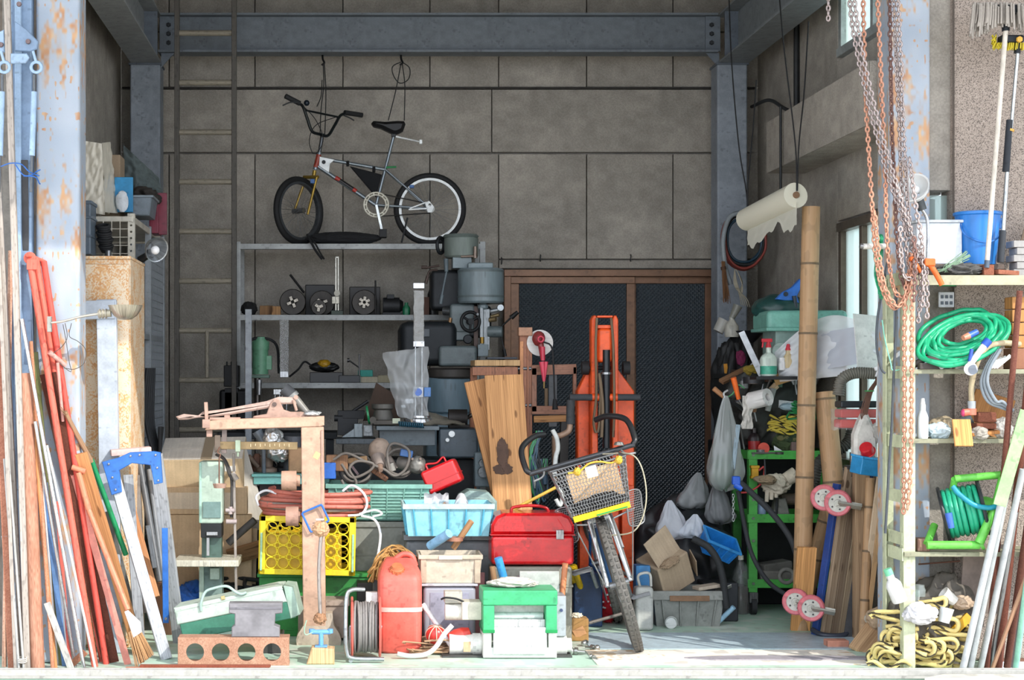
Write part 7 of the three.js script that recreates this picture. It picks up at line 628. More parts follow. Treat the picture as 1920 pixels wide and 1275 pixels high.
one('dark_tools','dark iron tools lying under the green garden hose','tools',on2(1745,1,-.12),merge([tube([[-.1,.02,.05],[-.04,.05,.08],[.02,.03,.1],[.08,.015,.1]],.014),tube([[-.08,.02,0],[0,.06,.02],[.07,.02,.06]],.016),bx(.09,.03,.04,-.04,.015,.08)]),mat(0x46403c,{r:.7}));one('metal_offcuts','bright folded aluminium offcuts on the front of the second board','metal scrap',on2(1782,1,-.06),merge([plank([-.06,.006,.02],[-.03,.03,.02],.03,.003),plank([-.03,.03,.02],[.05,.008,.03],.03,.003),plank([-.02,.012,.04],[.07,.02,.03],.02,.003)]),mat(0xd0d0cc,{r:.35,m:.6}));one('grey_square_pipe','short grey square duct behind the garden hose','duct',on2(1765,1,-.14),at(bx(.08,.05,.06,0,0,0,.004),0,.03,0,.2,.4,0),mat(0x8a928e,{r:.5,m:.2}));one('white_clip_bunch','white plastic strips bunched at the end of the second board','strips',on2(1862,1,-.05),merge([0,1,2,3,4].map((i)=>plank([-.04+i*.012,.005,.02],[.02+i*.02,.05+i*.006,.0],.01,.004))),plastic(0xdcdcd8));for(let i=0;i<4;i++)one('wood_block',['orange-brown wooden block, lowest of the pile under the top board','orange-brown wooden block, second of the pile under the top board','orange-brown wooden block, third of the pile under the top board','orange-brown wooden block on top of the pile under the top board'][i],'block',on2(1908,1,-.16).add(new V3(0,.1+i*.062,0)),bx(.09,.058,.1,0,.03,0,.005),wood(0xc8945c),'wooden blocks on the second board');one('red_carton','small carton under the pile of orange-brown blocks','carton',on2(1908,1,-.16),bx(.1,.098,.1,0,.05,0),cardM(0x9c6c54));
{const b=thing('pump_bottle','clear white pump bottle standing on the third board by the post','bottle',on2(1730,2,-.07));part('bottle',bot(.18,.026,.014).scale(1,.9,1),plastic(0xe6ecee,.25),b);part('pump',bar([0,.16,0],[0,.19,0],.012,.008,12),plastic(0xf2f2f2),b);}one('plastic_crumple','crumpled pale blue plastic bag on the third board','bag',on2(1760,2,-.08),atv(blob(.05,.038,.04,.35,3.5,5,4,true),new V3(0,.036,0)),film(0xd4e4ea,.35));one('beige_gloves','bundle of beige work gloves on the third board','gloves',on2(1768,2,-.2),atv(blob(.06,.05,.05,.35,3,4,6,true),new V3(0,.045,0)),cloth(0xb0a084));one('pine_offcut','orange pine offcut hanging over the edge of the third board','wood',on2(1796,2,-.03).add(new V3(0,-.02,.03)),at(bx(.085,.13,.014,0,0,0,.003),0,.05,.03,-.3),wood(0xf0b070));one('pine_offcut','flat orange pine piece under the brick on the third board','wood',on2(1842,2,-.06),at(bx(.13,.016,.1,0,0,0,.003),0,.03,0,.1,0,.1),wood(0xdc9c60));one('brown_brick','rough brown brick on the third board','brick',on2(1845,2,-.07).add(new V3(0,.045,0)),merge([bx(.095,.028,.07,0,.014,0,.004),bx(.09,.05,.06,.005,.055,0,.008)]),rusty(0xa88070));one('wood_backing','wide brown board leaning at the back of the third board','board',on2(1855,2,-.27),at(bx(.2,.2,.015,0,0,0,.003),0,.11,0,.05,0,-.3),wood(0xb4824e));one('clear_bag','clear plastic bag of small parts at the end of the third board','bag',on2(1880,2,-.06),atv(blob(.045,.05,.04,.25,3,4,3),new V3(0,.048,0)),film(0xd8d8d4,.4));one('blue_label_can','small blue and white can lying behind the hanging pine offcut','can',on2(1822,2,-.08),bar([-.03,.022,0],[.03,.022,.01],.02,.02,16),plastic(0x3f7cb8));one('cloth_wad','grey-white cloth wad beside the small can','cloth',on2(1838,2,-.03),atv(blob(.04,.028,.03,.35,3,4,8,true),new V3(0,.026,0)),cloth(0xb8b2a8));one('grey_tube_part','dark grey tube fitting behind the beige gloves','fitting',on2(1800,2,-.2),bar([-.03,.05,0],[.05,.09,.02],.024,.03,16),plastic(0x5c6468));
{const h=thing('tan_hose','tan reinforced hose arching up from the third board with a pink tap','hose',on2(1822,2,-.02));part('hose',tube([L(1822,758,-.02),L(1822,720,-.01),L(1832,680,.02),L(1850,652,.03),L(1880,643,.03),L(1912,645,0)],.0135,50,9),mat(0xb8a888,{r:.5}),h);part('connector',bar(L(1822,752,-.02),L(1822,768,-.02),.019,.017,14),plastic(0xa8b0b4),h);part('tap',[bar(L(1822,766,-.02),L(1822,778,-.02),.021,.021,14),bar(L(1822,772,-.02),L(1806,774,-.02),.016,.018,14)],mat(0xe07860,{r:.4}),h);part('tap_end',bar(L(1806,774,-.02),L(1803,774,-.02),.019,.012,14),mat(0xe04a80,{r:.4}),h);const g=thing('clear_tubing','loops of grey clear tubing hanging beside the tan hose','tubing',on2(1860,2,.0).add(new V3(.02,.1,0)));part('tubing',[0,1,2].map((i)=>tube([[1868+i*4,655],[1848+i*4,690],[1840+i*6,720],[1852+i*8,752],[1880,765-i*6],[1900,770]].map(([x,y])=>L(x,y,.02+i*.012)),.008,50,7)),plastic(0x8a949c,.3),g);}
{const r=thing('hose_reel','bright green hose reel with black drum sides and green hose','hose reel',on2(1810,3,-.12)),gg=mat(0x6cc850,{r:.4}),c=L(1806,958,-.1),ax=new V3(.93,.22,.3).normalize(),Q=new THREE.Quaternion().setFromUnitVectors(up,ax),pl=(g,k)=>{g.applyQuaternion(Q);const p=c.clone().addScaledVector(ax,k);return g.translate(p.x,p.y,p.z);};part('drum_side',pl(lat([[.04,-.005],[.13,-.008],[.135,0],[.13,.008],[.04,.005],[.04,-.005]],36),-.09),mat(0x22262a,{r:.45}),r);part('drum_side',pl(lat([[.03,-.005],[.13,-.008],[.135,0],[.13,.008],[.03,.005],[.03,-.005]],36),.09),mat(0x2a2f33,{r:.45}),r);const hs=[];for(let k=0;k<2;k++)for(let i=0;i<7;i++)hs.push(pl(ring(.108-k*.02+rnd(-.003,.004),.0125,36,8).rotateX(PI/2+rnd(-.06,.06)),-.072+i*.0235));part('hose_windings',hs,mat(0x28b088,{r:.4}),r);part('core',pl(new THREE.CylinderGeometry(.07,.07,.17,22).toNonIndexed(),0),gg,r);part('frame',[bar(L(1738,1022,-.02),L(1836,1022,.0),.02,.02,12),bar(L(1738,1020,-.05),L(1752,985,-.12),.018,.018,12),bar(L(1836,1018,.02),L(1868,945,.03),.022,.02,12),bar(L(1868,945,.03),L(1880,892,-.02),.02,.018,12),bar(L(1880,890,-.02),L(1790,898,-.05),.018,.018,12),bar(L(1790,898,-.05),L(1786,920,-.1),.016,.016,12)],gg,r);part('hub_boss',[pl(lat([[.001,.05],[.03,.045],[.045,.02],[.05,0],[.001,0]],22),.1)],gg,r);part('outlet_hose',tube([L(1786,912,.02),L(1800,928,.04),L(1825,946,.06),L(1850,952,.06),L(1868,950,.06)],.0125,40,9),mat(0x1c98b0,{r:.35}),r);part('connector',[bar(L(1778,962,.03),L(1784,990,.035),.017,.014,14)],plastic(0x3f68c8),r);part('foot_tube',bar(L(1838,1022,.0),L(1844,1020,.005),.026,.026,16),gg,r);}
one('pink_block','dull pink wooden block beside the hose reel','block',on2(1727,3,-.1),bx(.06,.06,.08,0,.03,0,.004),wood(0xa88880));pole('slate_sheet','large brown-grey slate sheet leaning below the hose reel','sheet',P(1840,1150,-.22),P(1850,1020,-.2),.12,mat(0x8d7f76,{t:'conc',r:.85}),null,'flat',.01,.2);one('bottom_heap','dark heap of scrap and tins under the lowest rack board','scrap',atFloor(1760,-.2),atv(blob(.18,.22,.1,.25,4,5,6,true),new V3(0,.2,0)),mat(0x5c564e,{r:.7}));}
{
const Y=[],K=[];const seg=(f,n)=>twist(f,n,.0115,Y,K);const C=atFloor(1725,-.15);for(let k=0;k<44;k++){const cx=rnd(-.15,.15),cy=.02+rnd(0,.36)*(1-Math.abs(cx)*3.5),R=rnd(.05,.11),a0=rnd(0,6),tz=rnd(-.06,.09),til=rnd(-.4,.4);seg((u)=>{const a=a0+u*4.6;return[cx+R*Math.cos(a),Math.max(.012,cy+R*.45*Math.sin(a+til)+.01*Math.sin(a*3)),tz+R*.5*Math.sin(a*1.2)];},22);}seg((u)=>[-.08-u*.19,.03-.015*u+.02*Math.sin(u*9),.12-.06*u],16);seg((u)=>[.06+.08*Math.sin(u*3.1),.18+.13*Math.sin(u*3.1),.04],16);const t=thing('hazard_rope','big tangled heap of yellow and black rope at the foot of the rack','rope',C);part('yellow_strand',Y,mat(0xecd68c,{r:.75}),t).userData.kind='stuff';part('black_strand',K,mat(0x4c4432,{r:.8}),t).userData.kind='stuff';
one('green_bucket','low green tub under the yellow and black rope','tub',ft(1768,1243).add(new V3(0,0,-.07)),lat([[.001,0],[.055,0],[.06,.09],[.055,.09],[.05,.01],[.001,.01]],24),plastic(0x8ac28a));one('white_cloth','white crumpled cloth lying on the rope heap','cloth',P(1726,1150,-.02),blob(.07,.045,.05,.35,3.2,5,3,true),cloth(0xececf0));one('white_cup','white plastic tub with a blue stripe on the rope heap','tub',P(1772,1155,-.05),merge([lat([[.001,-.03],[.026,-.03],[.033,.04],[.03,.04],[.001,.035]],22).rotateZ(-.25)]),plastic(0xe8eef0));one('yellow_bar','short yellow bar slanting out of the rope heap','bar',P(1800,1172,-.08),plank([-.05,-.05,0],[.05,.04,-.02],.04,.03),mat(0xe0a81c,{r:.45}));{const b=thing('white_bottle','white plastic bottle with a mint green cap lying against the rack post','bottle',P(1688,1128,-.0));const g=bot(.14,.036,.018);part('bottle',g.rotateZ(.38),plastic(0xe6e6e4),b);part('cap',at(bar([0,.135,0],[0,.165,0],.02,.019,16),0,0,0,0,0,.38),plastic(0x7ad0a4),b);}one('rubbish_heap','small heap of pale rubbish behind the rope','rubbish',atFloor(1720,-.3),atv(blob(.14,.2,.08,.3,4,5,7,true),new V3(0,.16,0)),cloth(0x8c857a));one('white_cup','clear plastic cup upside down behind the rope heap','cup',P(1712,1118,-.16),lat([[.032,-.04],[.03,.03],[.001,.03]],20),film(0xe8ecee,.6));}
const GR='pipes leaning against the rack end';const leanR=(name,l,cat,x1,y1,z1,x2,y2,z2,r,m,kind,w2)=>pole(name,l,cat,P(x2,y2,z2).setY(0),P(x1,y1,z1),r,m,GR,kind,w2);
leanR('plastic_pipe','long pale grey plastic pipe leaning foremost beside the rope heap','pipe',1880,930,.1,1804,1244,-.02,.016,plastic(0xc4c8ca),'round');leanR('plastic_pipe','grey plastic pipe paired with the foremost pale one','pipe',1896,880,.09,1818,1246,-.03,.015,plastic(0xaab0b0),'round');leanR('plastic_pipe','light grey plastic pipe crossing behind the green strip','pipe',1918,880,.12,1838,1232,-.1,.015,plastic(0xb9bdbe),'round');leanR('plastic_pipe','thin grey pipe with a hooked end among the brown pipes','pipe',1905,960,.05,1858,1225,-.14,.011,steel(0xb4b8ba),'round');leanR('steel_pipe','dark brown steel pipe rising past the hose reel','pipe',1912,545,.12,1850,1228,-.12,.014,rusty(0x94706a),'round');leanR('steel_pipe','thicker dark brown pipe at the edge of the rack','pipe',1930,700,.12,1872,1226,-.12,.018,rusty(0x8c6458),'round');leanR('steel_pipe','red-brown pipe farthest along the row','pipe',1945,860,.1,1888,1220,-.14,.017,rusty(0x7c5c52),'round');leanR('wooden_lath','thin brown wooden lath low among the brown pipes','lath',1925,1080,.06,1860,1232,-.08,.008,wood(0xb4907c),'flat',.014);leanR('teal_pipe','mint green painted pipe at the edge of the picture','pipe',1932,1040,.1,1904,1236,-.05,.014,paint(0x8cc4ac),'round');pole('green_strip','flat bright green plastic strip leaning across the grey pipes','strip',P(1874,948,.14),P(1925,770,.16),.03,plastic(0xa4dc90),null,'flat',.006);leanR('dark_bar','dark steel bar deep behind the brown pipes','bar',1935,960,-.1,1896,1224,-.14,.02,iron(0x4c4644),'flat',.02);one('floor_strip','rusty flat strip lying on the sill under the pipes','strip',ft(1890,1240),bx(.3,.014,.03,.02,.007,0,.002),rusty(0x9c8c84));one('white_ball','small white plastic ball behind the grey pipes','ball',ft(1830,1220).add(new V3(0,.035,0)),new THREE.SphereGeometry(.02,16,12).toNonIndexed(),plastic(0xd8dae0));
{
const Rl=.0135,lg=merge([ring(Rl*.62,.0046,12,5)]).scale(1,1.5,1),pitch=.0235;const rm=mat(0xd09a80,{r:.6,m:.35}),sv=mat(0xb4a6a2,{r:.4,m:.6}),dk=mat(0x8a6a62,{r:.6,m:.4});
const chain=(label,pts,m)=>{const c=thing('hoist_chain',label,'chain',P(pts[pts.length-1][0],pts[pts.length-1][1],pts[pts.length-1][2]??.02),'hoist chains hanging at the right pillar');const cv=new THREE.CatmullRomCurve3(pts.map(([x,y,z=.02])=>L(x,y,z))),n=Math.floor(cv.getLength()/pitch);for(let i=0;i<=n;i++){const o=part('link',lg,m,c),tg=cv.getTangentAt(i/n);o.position.copy(cv.getPointAt(i/n));o.quaternion.setFromUnitVectors(up,tg);o.rotateY((i%2?PI/2:0)+.5);}};
chain('short end of silver chain hanging down from the beam',[[1552,-60,-.3],[1553,0,-.3],[1553,34,-.3]],sv);chain('silver chain running diagonally into the big knot, left strand',[[1590,-30],[1600,60],[1618,150],[1640,240],[1665,330],[1690,400],[1712,470],[1722,500]],sv);chain('silver chain running diagonally into the big knot, right strand',[[1598,-30,.04],[1610,60,.04],[1628,150,.04],[1650,240,.04],[1676,330,.04],[1700,410,.04],[1722,470,.04],[1734,510,.04]],sv);chain('dark purple-brown chain dropping behind the diagonal strands into a loop',[[1618,-30,-.01],[1620,80,-.01],[1624,200,-.01],[1630,300,.0],[1636,400,.0],[1642,480,.01],[1655,545,.02],[1676,578,.03],[1695,560,.03],[1704,520,.03],[1706,480,.03]],rm);chain('copper-coloured chain hanging straight then curling into a loop',[[1644,-30,.0],[1650,100,.0],[1655,220,.0],[1660,330,.0],[1662,420,.02],[1668,500,.03],[1682,552,.04],[1698,556,.04],[1708,520,.04],[1714,480,.04]],rm);chain('dark rust chain close against the pillar edge',[[1668,-30,-.06],[1670,120,-.06],[1673,260,-.05],[1678,360,-.03],[1682,450,.0],[1690,520,.02],[1700,545,.03]],dk);chain('double silver-brown chain in front of the pillar, outer strand',[[1674,-30,-.02],[1680,100,-.02],[1686,220,-.01],[1690,330,.0],[1696,430,.02],[1706,505,.03],[1716,520,.03]],sv);chain('double silver-brown chain in front of the pillar, inner strand',[[1682,-30,.0],[1688,90,.0],[1692,200,.0],[1698,310,.01],[1706,420,.03],[1722,490,.05],[1730,520,.05]],sv);chain('silver chain hanging in a narrow end below the knot',[[1726,480,.06],[1726,530,.06],[1724,575,.06],[1722,600,.06]],sv);chain('second narrow silver chain end beside the orange hook',[[1736,490,.06],[1738,540,.06],[1738,592,.06]],sv);chain('long rust chain hanging low in front of the rack post, outer',[[1700,520,.06],[1696,600,.06],[1696,750,.06],[1695,900,.06],[1694,958,.06]],rm);chain('long rust chain hanging low in front of the rack post, inner',[[1710,520,.08],[1710,600,.08],[1709,750,.08],[1707,880,.08],[1702,950,.08]],rm);
chain('rust chain hanging in a wide U outside the others at the knot',[[1640,400,.03],[1650,490,.05],[1664,550,.06],[1684,574,.06],[1702,545,.06],[1712,480,.06]],rm);chain('silver chain hanging in a small U inside the knot',[[1688,430,.06],[1690,480,.07],[1698,520,.08],[1710,522,.08],[1718,480,.08]],sv);chain('brown chain end dangling through the middle of the knot',[[1714,450,.09],[1716,500,.09],[1714,560,.09]],dk);chain('silver chain strand falling straight behind the orange hook',[[1706,300,.03],[1716,380,.05],[1728,450,.07],[1732,520,.08],[1730,570,.08]],sv);
for(const[l,x,y]of[['orange lifting hook hanging from the chain knot',1742,500],['small orange hook caught in the middle of the chain knot',1712,490]]){const h=thing('lifting_hook',l,'hook',P(x,y,.07));const k=x>1730?1:.6;part('hook',tube([[-.01,.02,0],[.01,0,0],[.03,-.03,0],[.05,-.065,0],[.06,-.085,0]].map((p)=>p.map((q)=>q*k)),.011*k+.002,24,9),mat(0xe86a24,{r:.4}),h);part('swivel',[atv(bx(.05*k,.035*k,.04*k,0,0,0,.006),new V3(0,.02*k,0))],mat(0xe86a24,{r:.4}),h);}
const g=thing('green_twine','hank of thin green twine hanging beside the chains','twine',P(1650,500,.0));const w=[];for(let i=0;i<18;i++)w.push(tube([L(1652+rnd(-5,5),445,-.05),L(1646+rnd(-8,10),480,-.05),L(1648+rnd(-8,8),520,-.05+rnd(-.02,.02)),L(1652+rnd(-6,8),545+rnd(0,18),-.05)],.0022,16,4));part('strands',w,plastic(0x1f9a6a),g).userData.kind='stuff';part('knot',atv(blob(.012,.02,.012,.2,3,2,2),L(1652,447,-.05)),plastic(0x1f9a6a),g);const f=thing('tube_lamp','short white tube lamp held level beside the green twine','tube lamp',P(1626,462,-.06));part('tube',bar(L(1618,462,-.03),L(1662,462,-.03),.014,.014,14),plastic(0xd8d8d0),f);part('cap',bar(L(1612,461,-.03),L(1619,462,-.03),.012,.014,14),steel(0x8c8c8c),f);const q=thing('hanging_cable','grey electric cable with a pale green lead hanging from the chains','cable',P(1660,600,-.1));part('cable',[tube([[1668,470],[1655,540],[1645,600],[1644,650],[1652,690],[1660,700]].map(([x,y])=>L(x,y,-.1)),.006,40,7),tube([[1680,540],[1680,620],[1676,700],[1672,800],[1668,860],[1660,1000]].map(([x,y])=>L(x,y,-.08)),.0065,40,7)],rubber(0x4c5258),q);part('pale_lead',tube([[1654,600],[1660,640],[1670,680],[1674,694],[1692,692]].map(([x,y])=>L(x,y,-.08)),.003,40,6),plastic(0x8cd8c0),q);}
{
const t=thing('film_roll','roll of torn plastic film hung on cords under the side beam','film roll',P(1450,410,-1.6)),a=L(1492,366,-1.3),b=L(1400,412,-1.9);part('roll',[bar(b,a,.066,.07,22)],mat(0xd6d2c0,{t:null,r:.35}),t);part('core',bar(a,a.clone().add(a.clone().sub(b).normalize().multiplyScalar(.012)),.018,.018,16),cardM(0x8a6a50),t);part('torn_film',sheet(24,8,(u,w)=>{const p=b.clone().lerp(a,u);return p.add(new V3(.0,-.04-(1-w)*(.11+.08*N3(u*7,2,5)+.03*Math.sin(u*9)),.02+.02*N3(u*8,w*4,2)));}),mat(0xd8d6c8,{t:null,r:.35,transmission:.25,thickness:0}),t);const cd=thing('black_strings','thin black cords hanging from the side beam to the film roll','cord',P(1470,20,-1.5));part('cord',[tube([L(1460,-20,-1.5),L(1470,90,-1.4),L(1488,240,-1.32),L(1493,300,-1.3),L(1494,358,-1.3)],.004),tube([L(1516,40,-1.4),L(1508,170,-1.35),L(1498,270,-1.3),L(1495,358,-1.3)],.004),tube([L(1367,0,-2.2),L(1372,120,-2.1),L(1385,270,-2),L(1398,350,-1.95),L(1403,392,-1.9)],.004),tube([L(1418,150,-2.0),L(1412,240,-1.95),L(1402,350,-1.9),L(1402,392,-1.9)],.004)],iron(0x1c1c1e),cd);
const z=-3.2,h=thing('hose_hank','hank of red, black and grey hoses hung on the back right column','hose',P(1395,450,z));const mk=(n,R,r,c,s)=>{const g=[];for(let i=0;i<n;i++){const rr=R*(1+.08*N3(i*2.1,s,1)),p=[];for(let j=0;j<16;j++){const a2=j/16*PI*2;p.push([rr*Math.cos(a2)*.95+.02*N3(i,j*.3,s),rr*Math.sin(a2)*1.25-.0+.02*N3(j*.3,i,s),(i-n/2)*.02]);}g.push(tube(p,r,50,7,true));}return g;};part('red_hose',mk(4,.15,.009,0,3),mat(0x8a3a30,{r:.5}),h);part('black_hose',mk(3,.14,.01,0,6),rubber(0x1c2022),h);part('blue_hose',mk(2,.12,.009,0,9),plastic(0x1c3a4c),h);part('grey_hose',tube([L(1398,396,z+.06),L(1368,408,z+.06),L(1356,450,z+.07),L(1360,500,z+.07),L(1370,534,z+.07)],.016,40,9),plastic(0x8a9296),h);const br=thing('straw_whisk','brown straw whisk hanging below the hoses','whisk',P(1362,570,-3.1));part('straws',Array.from({length:40},()=>bar(L(1356+rnd(-3,3),490,-3.1+rnd(-.01,.01)),L(1362+rnd(-7,8),562+rnd(-8,8),-3.1+rnd(-.02,.02)),.0025,.0015,4)),wood(0x8a6444),br).userData.kind='stuff';part('binding',bar(L(1356,500,-3.1),L(1357,506,-3.1),.018),wood(0x5a4030),br);const w=thing('wire_hank','hank of pale thin wire hanging beside the straw whisk','wire',P(1386,540,-3.05));part('wire',Array.from({length:7},(_,i)=>tube([[1378,505],[1376+i,530],[1384+i,545+i],[1392,530+i],[1384,512]].map(([x,y])=>L(x,y,-3.05+i*.006)),.003,30,5,true)).concat(Array.from({length:5},(_,i)=>tube([L(1384,545,-3.05),L(1388+i*3,560,-3.04),L(1390+i*4,572+i,-3.04)],.003,12,5))),mat(0xa8a08c,{r:.5}),w);
const y=thing('white_jug','white plastic measuring jug hanging on the corner by the sliding door','jug',P(1372,632,-2.9));part('jug',lat([[.001,0],[.042,0],[.046,.01],[.044,.07],[.03,.09],[.016,.11],[.016,.13]],22),plastic(0xc8c6ba),y);part('neck',bar([0,.12,0],[.04,.2,0],.018,.03,14),plastic(0x8a8a80),y);one('white_pot','white plastic pot tilted beside the hanging jug','pot',P(1346,622,-2.95),at(lat([[.001,0],[.034,0],[.04,.085],[.036,.085],[.03,.006],[.001,.006]],20),0,0,0,0,0,-.5),plastic(0xb8b6ae));one('corner_heap','dark heap of tools hanging in the corner beside the sliding door','tool heap',[P(1378,0,-2.9).x,.95,-2.95],atv(blob(.13,.36,.14,.25,3.5,5,7,true),new V3(0,.34,0)),iron(0x2a2b2c));one('corner_bin','dark tall bin in the corner under the hanging tools','bin',atFloor(1380,-2.95),bx(.3,.98,.3,0,.49,0,.01),iron(0x1c1d1e));one('pink_pouch','dull pink pouch hanging in the dark corner heap','pouch',P(1388,672,-2.84),blob(.035,.05,.02,.2,3,3,3),cloth(0x8a3058));pole('orange_cutter','small yellow-orange cutter hanging at the corner heap','cutter',P(1362,702,-2.82),P(1360,682,-2.82),.012,plastic(0xd8942c),null,'flat',.01);const dp=one('black_umbrella','long folded black umbrella leaning beside the carrier bag','umbrella',P(1328,880,-2.1).setY(.55),merge([bar([0,0,0],[.1,.42,-.1],.03,.05,14),bar([.1,.42,-.1],[.13,.52,-.12],.012),tube([[.13,.52,-.12],[.135,.57,-.12],[.16,.57,-.12],[.165,.54,-.12]],.01)]),mat(0x18191b,{r:.6}));}
{
const z=-1.6,t=thing('cord_hank','hank of green and blue electric cords hung under the saw frame','cord',P(1010,850,z));for(const[m,n,s]of[[plastic(0x2f8a50),4,1],[plastic(0x2c4a5c),5,4],[rubber(0x23282c),3,8]])part(n===4?'green_cord':n===5?'blue_cord':'black_cord',Array.from({length:n},(_,i)=>tube([L(1012+rnd(-6,6),808,z),L(998+rnd(-8,6)+s,845,z+.02),L(995+rnd(-8,12)+s,880,z+.03),L(1008+rnd(-6,14)+s,915+rnd(0,35),z+.02),L(1018+rnd(-4,8),860,z)],.007,40,6)),m,t);const r=thing('white_cord_rope','thick white twisted rope hanging beside the electric cords','rope',P(1040,850,z+.05));part('rope',tube([L(1036,806,z+.05),L(1044,822,z+.05),L(1046,842,z+.05),L(1042,858,z+.05),L(1040,890,-1.5)],.013,24,8),mat(0xd8dcd8,{r:.8}),r);part('rope_knot',[tube([L(1046,915,-1.35),L(1054,930,-1.35),L(1050,948,-1.35),L(1042,936,-1.35)],.011,24,8)],mat(0xd8dcd8,{r:.8}),r);const o=thing('outlet_strip','white wall socket strip hanging behind the bicycle grip','socket',P(1002,910,z));part('strip',atv(bx(.07,.17,.03,0,0,0,.006),L(1002,888,z)),plastic(0xc8ccc4),o);part('plug',bar(L(1021,890,z+.03),L(1022,908,z+.03),.018,.014,10),plastic(0x2c4456),o);const p=thing('bent_pipe','bent grey-brown pipe with a black grip beside the saw frame','pipe',P(1065,800,-1.8));part('grip',bar(L(1070,750,-1.8),L(1069,795,-1.8),.024,.024,14),rubber(0x3a3c3e),p);part('pipe',tube([L(1069,795,-1.8),L(1066,808,-1.8),L(1052,816,-1.8),L(1040,818,-1.82)],.017,24,10),mat(0xa88a74,{r:.5,m:.2}),p);part('lower_pipe',bar(L(1040,818,-1.82),L(1040,900,-1.9),.017),mat(0xa88a74,{r:.5,m:.2}),p);}
// ---------- more small things on and around the trolley and the rack ----------
{const z=-1.8;
{const t=thing('white_cloth_strip','dirty white cloth hanging from the paper roll above the trolley','cloth',P(1400,790,z));part('cloth',sheet(8,14,(u,w)=>L(1392+u*18+N3(w*4,u*3,2)*6,742+(1-w)*62,z+.06+.03*N3(u*5,w*3,4)),.003),cloth(0xd8d4cc),t);}
{const t=thing('rubber_mallet','grey-headed mallet standing head down beside the paper roll','mallet',P(1440,772,z));part('handle',bar(L(1439,770,z),L(1450,728,z+.02),.016,.019,14),plastic(0x8d928e),t);part('head',bar(L(1446,732,z),L(1456,722,z),.02,.02,14),wood(0xc8b8a0),t);}
{const t=thing('blister_pack','clear blister pack with a white card in front of the yellow and black rope','pack',P(1478,772,z-.05));part('card',at(bx(.11,.045,.003,0,0,0,.001),0,.04,0,-.3,0,-.12),plastic(0xe4e6e8),t);part('bubble',at(blob(.045,.022,.015,.1,3,3,3),-.01,.03,.015),clear(0xcfe0e8,.7),t);}
pole('steel_bar_clamp','steel bar clamp hanging off the end of the trolley','clamp',P(1374,880,-1.72),P(1384,796,-1.74),.013,steel(0x8fa0a8),null,'flat',.012);
pole('wooden_lath','short wooden lath lying across the dark corner heap','lath',P(1352,716,-2.2),P(1404,690,-2.3),.02,wood(0x8a6a50),null,'flat',.02);
one('yellow_rag','dull yellow rag under the white blade','rag',P(1410,694,-2.05),blob(.045,.03,.03,.3,3,4,4,true),cloth(0x9a8430));
{const t=thing('card_carton','open tan cardboard carton lying between the spray bottles and the bamboo','carton',P(1475,716,-1.75));t.rotation.set(.1,-.3,.35);part('carton',bx(.12,.07,.08,0,.035,0,.003),cardM(0xb8925e),t);}
{const t=thing('funnel','black plastic funnel hanging in the dark corner','funnel',P(1408,640,-2.6));part('cone',lat([[.012,-.06],[.016,-.01],[.09,.06],[.094,.065],[.086,.06],[.012,-.005]],24),mat(0x1b1c1e,{r:.4}),t);}
const tins=[['round green tin on the tool heap beside the mallet',1458,726,.028,.06,0x3c5a46],['small silver tin behind the paper roll',1395,728,.024,.05,0x8a8c8c],['brown jar with a dark lid near the tape roll',1440,716,.024,.055,0x5a3c2c],['blue-capped tube on the tool heap',1462,700,.014,.06,0x2c5a9a],['flat round tin at the foot of the screwdrivers',1386,760,.032,.025,0x6c6a60]];
for(const[l,x,y,r,h,c]of tins){const t=thing('small_tin',l,'tin',P(x,y,-1.95));part('body',lat([[.001,0],[r,0],[r,h],[.001,h]],18),mat(c,{r:.4,m:.2}),t);part('lid',lat([[.001,h+.006],[r*1.04,h+.005],[r*1.04,h-.006]],18),mat(0x34363a,{r:.4}),t);}
for(const[i,[l,x0,y0,x1,y1]]of[['long thin steel rod standing in the tool heap',1424,760,1436,690],['thin steel scriber beside the bamboo pole',1494,740,1482,664],['short steel spanner leaning at the tape roll',1432,742,1446,706],['bent steel wire hook on the trolley edge',1395,842,1388,800]].entries())pole('steel_rod',l,'rod',P(x0,y0,-1.82+i*.02),P(x1,y1,-1.84),.005,steel(0x9a9c9c),null);
one('wrench','dark adjustable wrench lying on the trolley top','wrench',[P(1440,0,-1.78).x,.935,-1.86],merge([plank([-.08,.01,.02],[.06,.012,.04],.018,.01),at(lat([[.012,0],[.024,0],[.024,.014],[.012,.014],[.012,0]],14),.075,.004,.042)]),iron(0x44423e));
{const t=thing('rubble_cloth','stained brown rag on the middle of the trolley beside the glove','rag',[P(1432,0,-1.9).x,.79,-1.86]);part('cloth',blob(.06,.025,.035,.35,3,4,6,true),cloth(0xa08c70),t);part('hook',bar([0,0,0],[0,.12,-.02],.005),iron(),t);}
}
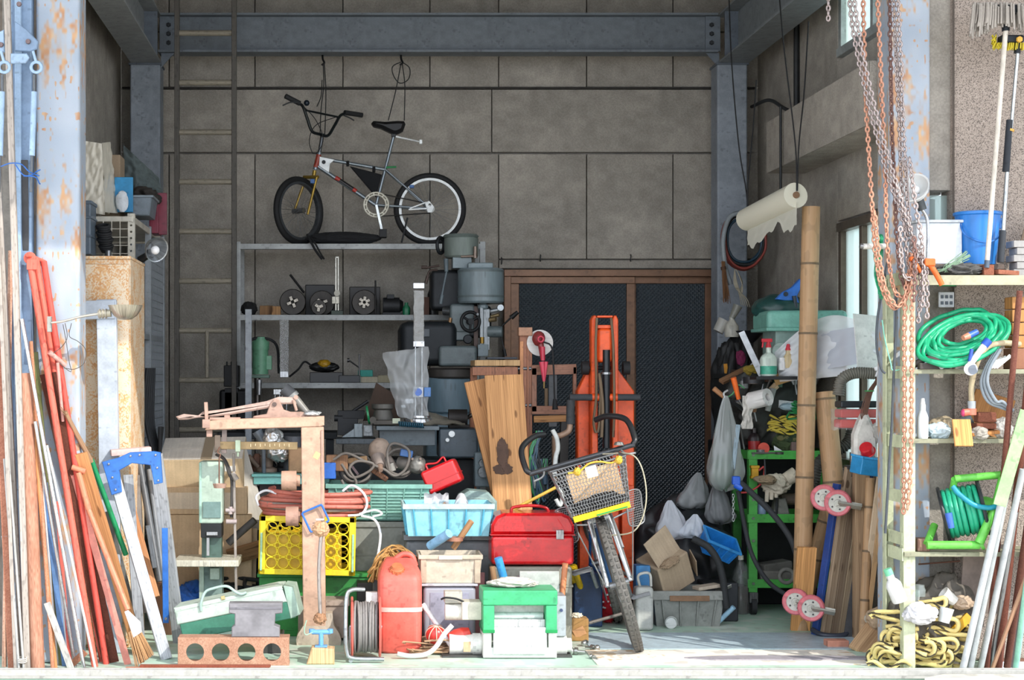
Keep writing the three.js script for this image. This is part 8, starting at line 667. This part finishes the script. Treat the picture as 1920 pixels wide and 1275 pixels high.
{
const t=thing('switch_panel','pale wall panel with rows of small dark sockets behind the rack','panel',P(1774,562,-.31));part('plate',bx(.075,.075,.012,0,0,0,.003),plastic(0xd4d8dc),t);for(let i=0;i<3;i++)for(let j=0;j<2;j++)part('socket',bx(.013,.016,.004,-.022+i*.022,-.016+j*.03,.008,.001),plastic(0x4a5560),t);part('green_edge',bx(.09,.02,.02,.0,.075,.01,.003),plastic(0x2f9a5c),t);
pole('brown_rod','thin rusty rod lying level under the hose reel board','rod',P(1722,1058,-.25),P(1800,1052,-.2),.004,rusty(0x80706a),null);
one('glass_jar','small glass jar on the heap under the rack','jar',P(1725,1118,-.1),lat([[.001,0],[.024,0],[.026,.03],[.02,.045],[.02,.055]],20),clear(0xe8f0ee,.85));one('cream_cup','cream paper cup lying above the yellow bar','cup',P(1790,1128,-.08),at(lat([[.001,0],[.024,0],[.032,.07],[.029,.07],[.001,.004]],20),0,0,0,0,0,.9),plastic(0xe0dcd4));one('torn_paper','torn tan paper at the edge of the rope heap','paper',P(1805,1130,-.1),blob(.05,.03,.03,.4,3,4,5,true),cardM(0xc0a890));}
{
one('wire_knot','twist of wire binding the pair of pale rods near the sill','wire',P(42,1240,-.02),merge([0,.008,.016].map((y)=>ring(.02,.003,16,5).rotateX(PI/2+.2).translate(0,y,0))),mat(0xe4dcd0,{r:.5}));
pole('bent_angle','short rusty bent angle iron on the floor among the tube feet','angle iron',P(132,1240,-.12).setY(.012),P(160,1222,-.1),.016,rusty(0xd8b8a8),null,'flat',.006);
one('white_offcut','small white foam offcut wedged behind the cable reel','offcut',atFloor(697,-.62),bx(.06,.3,.05,0,.15,0,.004),plastic(0xecebe6));one('pink_file','pale pink file stuck upright in the cables behind the teal basket','file',P(655,870,-1.5),plank([-.04,.06,0],[.05,-.06,0],.014,.006),plastic(0xc8a8ac));one('black_shoe_box','dark box under the teal basket end beside the fuel can','box',atFloor(690,-1.1),bx(.12,.3,.2,0,.15,0,.006),iron(0x33322e));
{const t=thing('red_patch_board','pink plastic sheet edge between the clear bin and the feeder machine','sheet',atFloor(900,-.95));part('sheet',bx(.05,.36,.01,0,.18,0,.002),plastic(0xc88a8a),t);}
{const t=thing('red_dotted_bag','red bag with white dots on the floor under the bicycle','bag',atFloor(1140,-1.62));part('bag',atv(blob(.06,.11,.05,.12,3,4,4),new V3(0,.11,0)),cloth(0xc8202c),t);for(let i=0;i<12;i++)part('dot',atv(new THREE.SphereGeometry(.006,8,6),new V3(rnd(-.035,.035),.05+rnd(0,.12),.05)),plastic(0xf0f0f0),t);}
one('blue_crate_end','dark blue crate behind the bicycle wheel','crate',atFloor(1098,-1.55),bx(.16,.3,.2,0,.15,0,.008),plastic(0x1c3c66));one('teal_carton','small blue carton between the bicycle and the torn carton','carton',atFloor(1203,-1.5),bx(.08,.34,.1,0,.17,0,.004),plastic(0x2a78b0));{const t=thing('white_canister','white canister with a dirty tube standing behind the bicycle pedal','canister',atFloor(1206,-1.35));part('canister',bx(.1,.24,.1,0,.12,0,.02),plastic(0xb8bab4),t);part('tube',tube([[-.02,.24,0],[-.03,.3,.02],[.03,.31,.02],[.04,.24,.02]],.008),plastic(0xc8c8c0),t);}}
renderer.render(scene,camera);
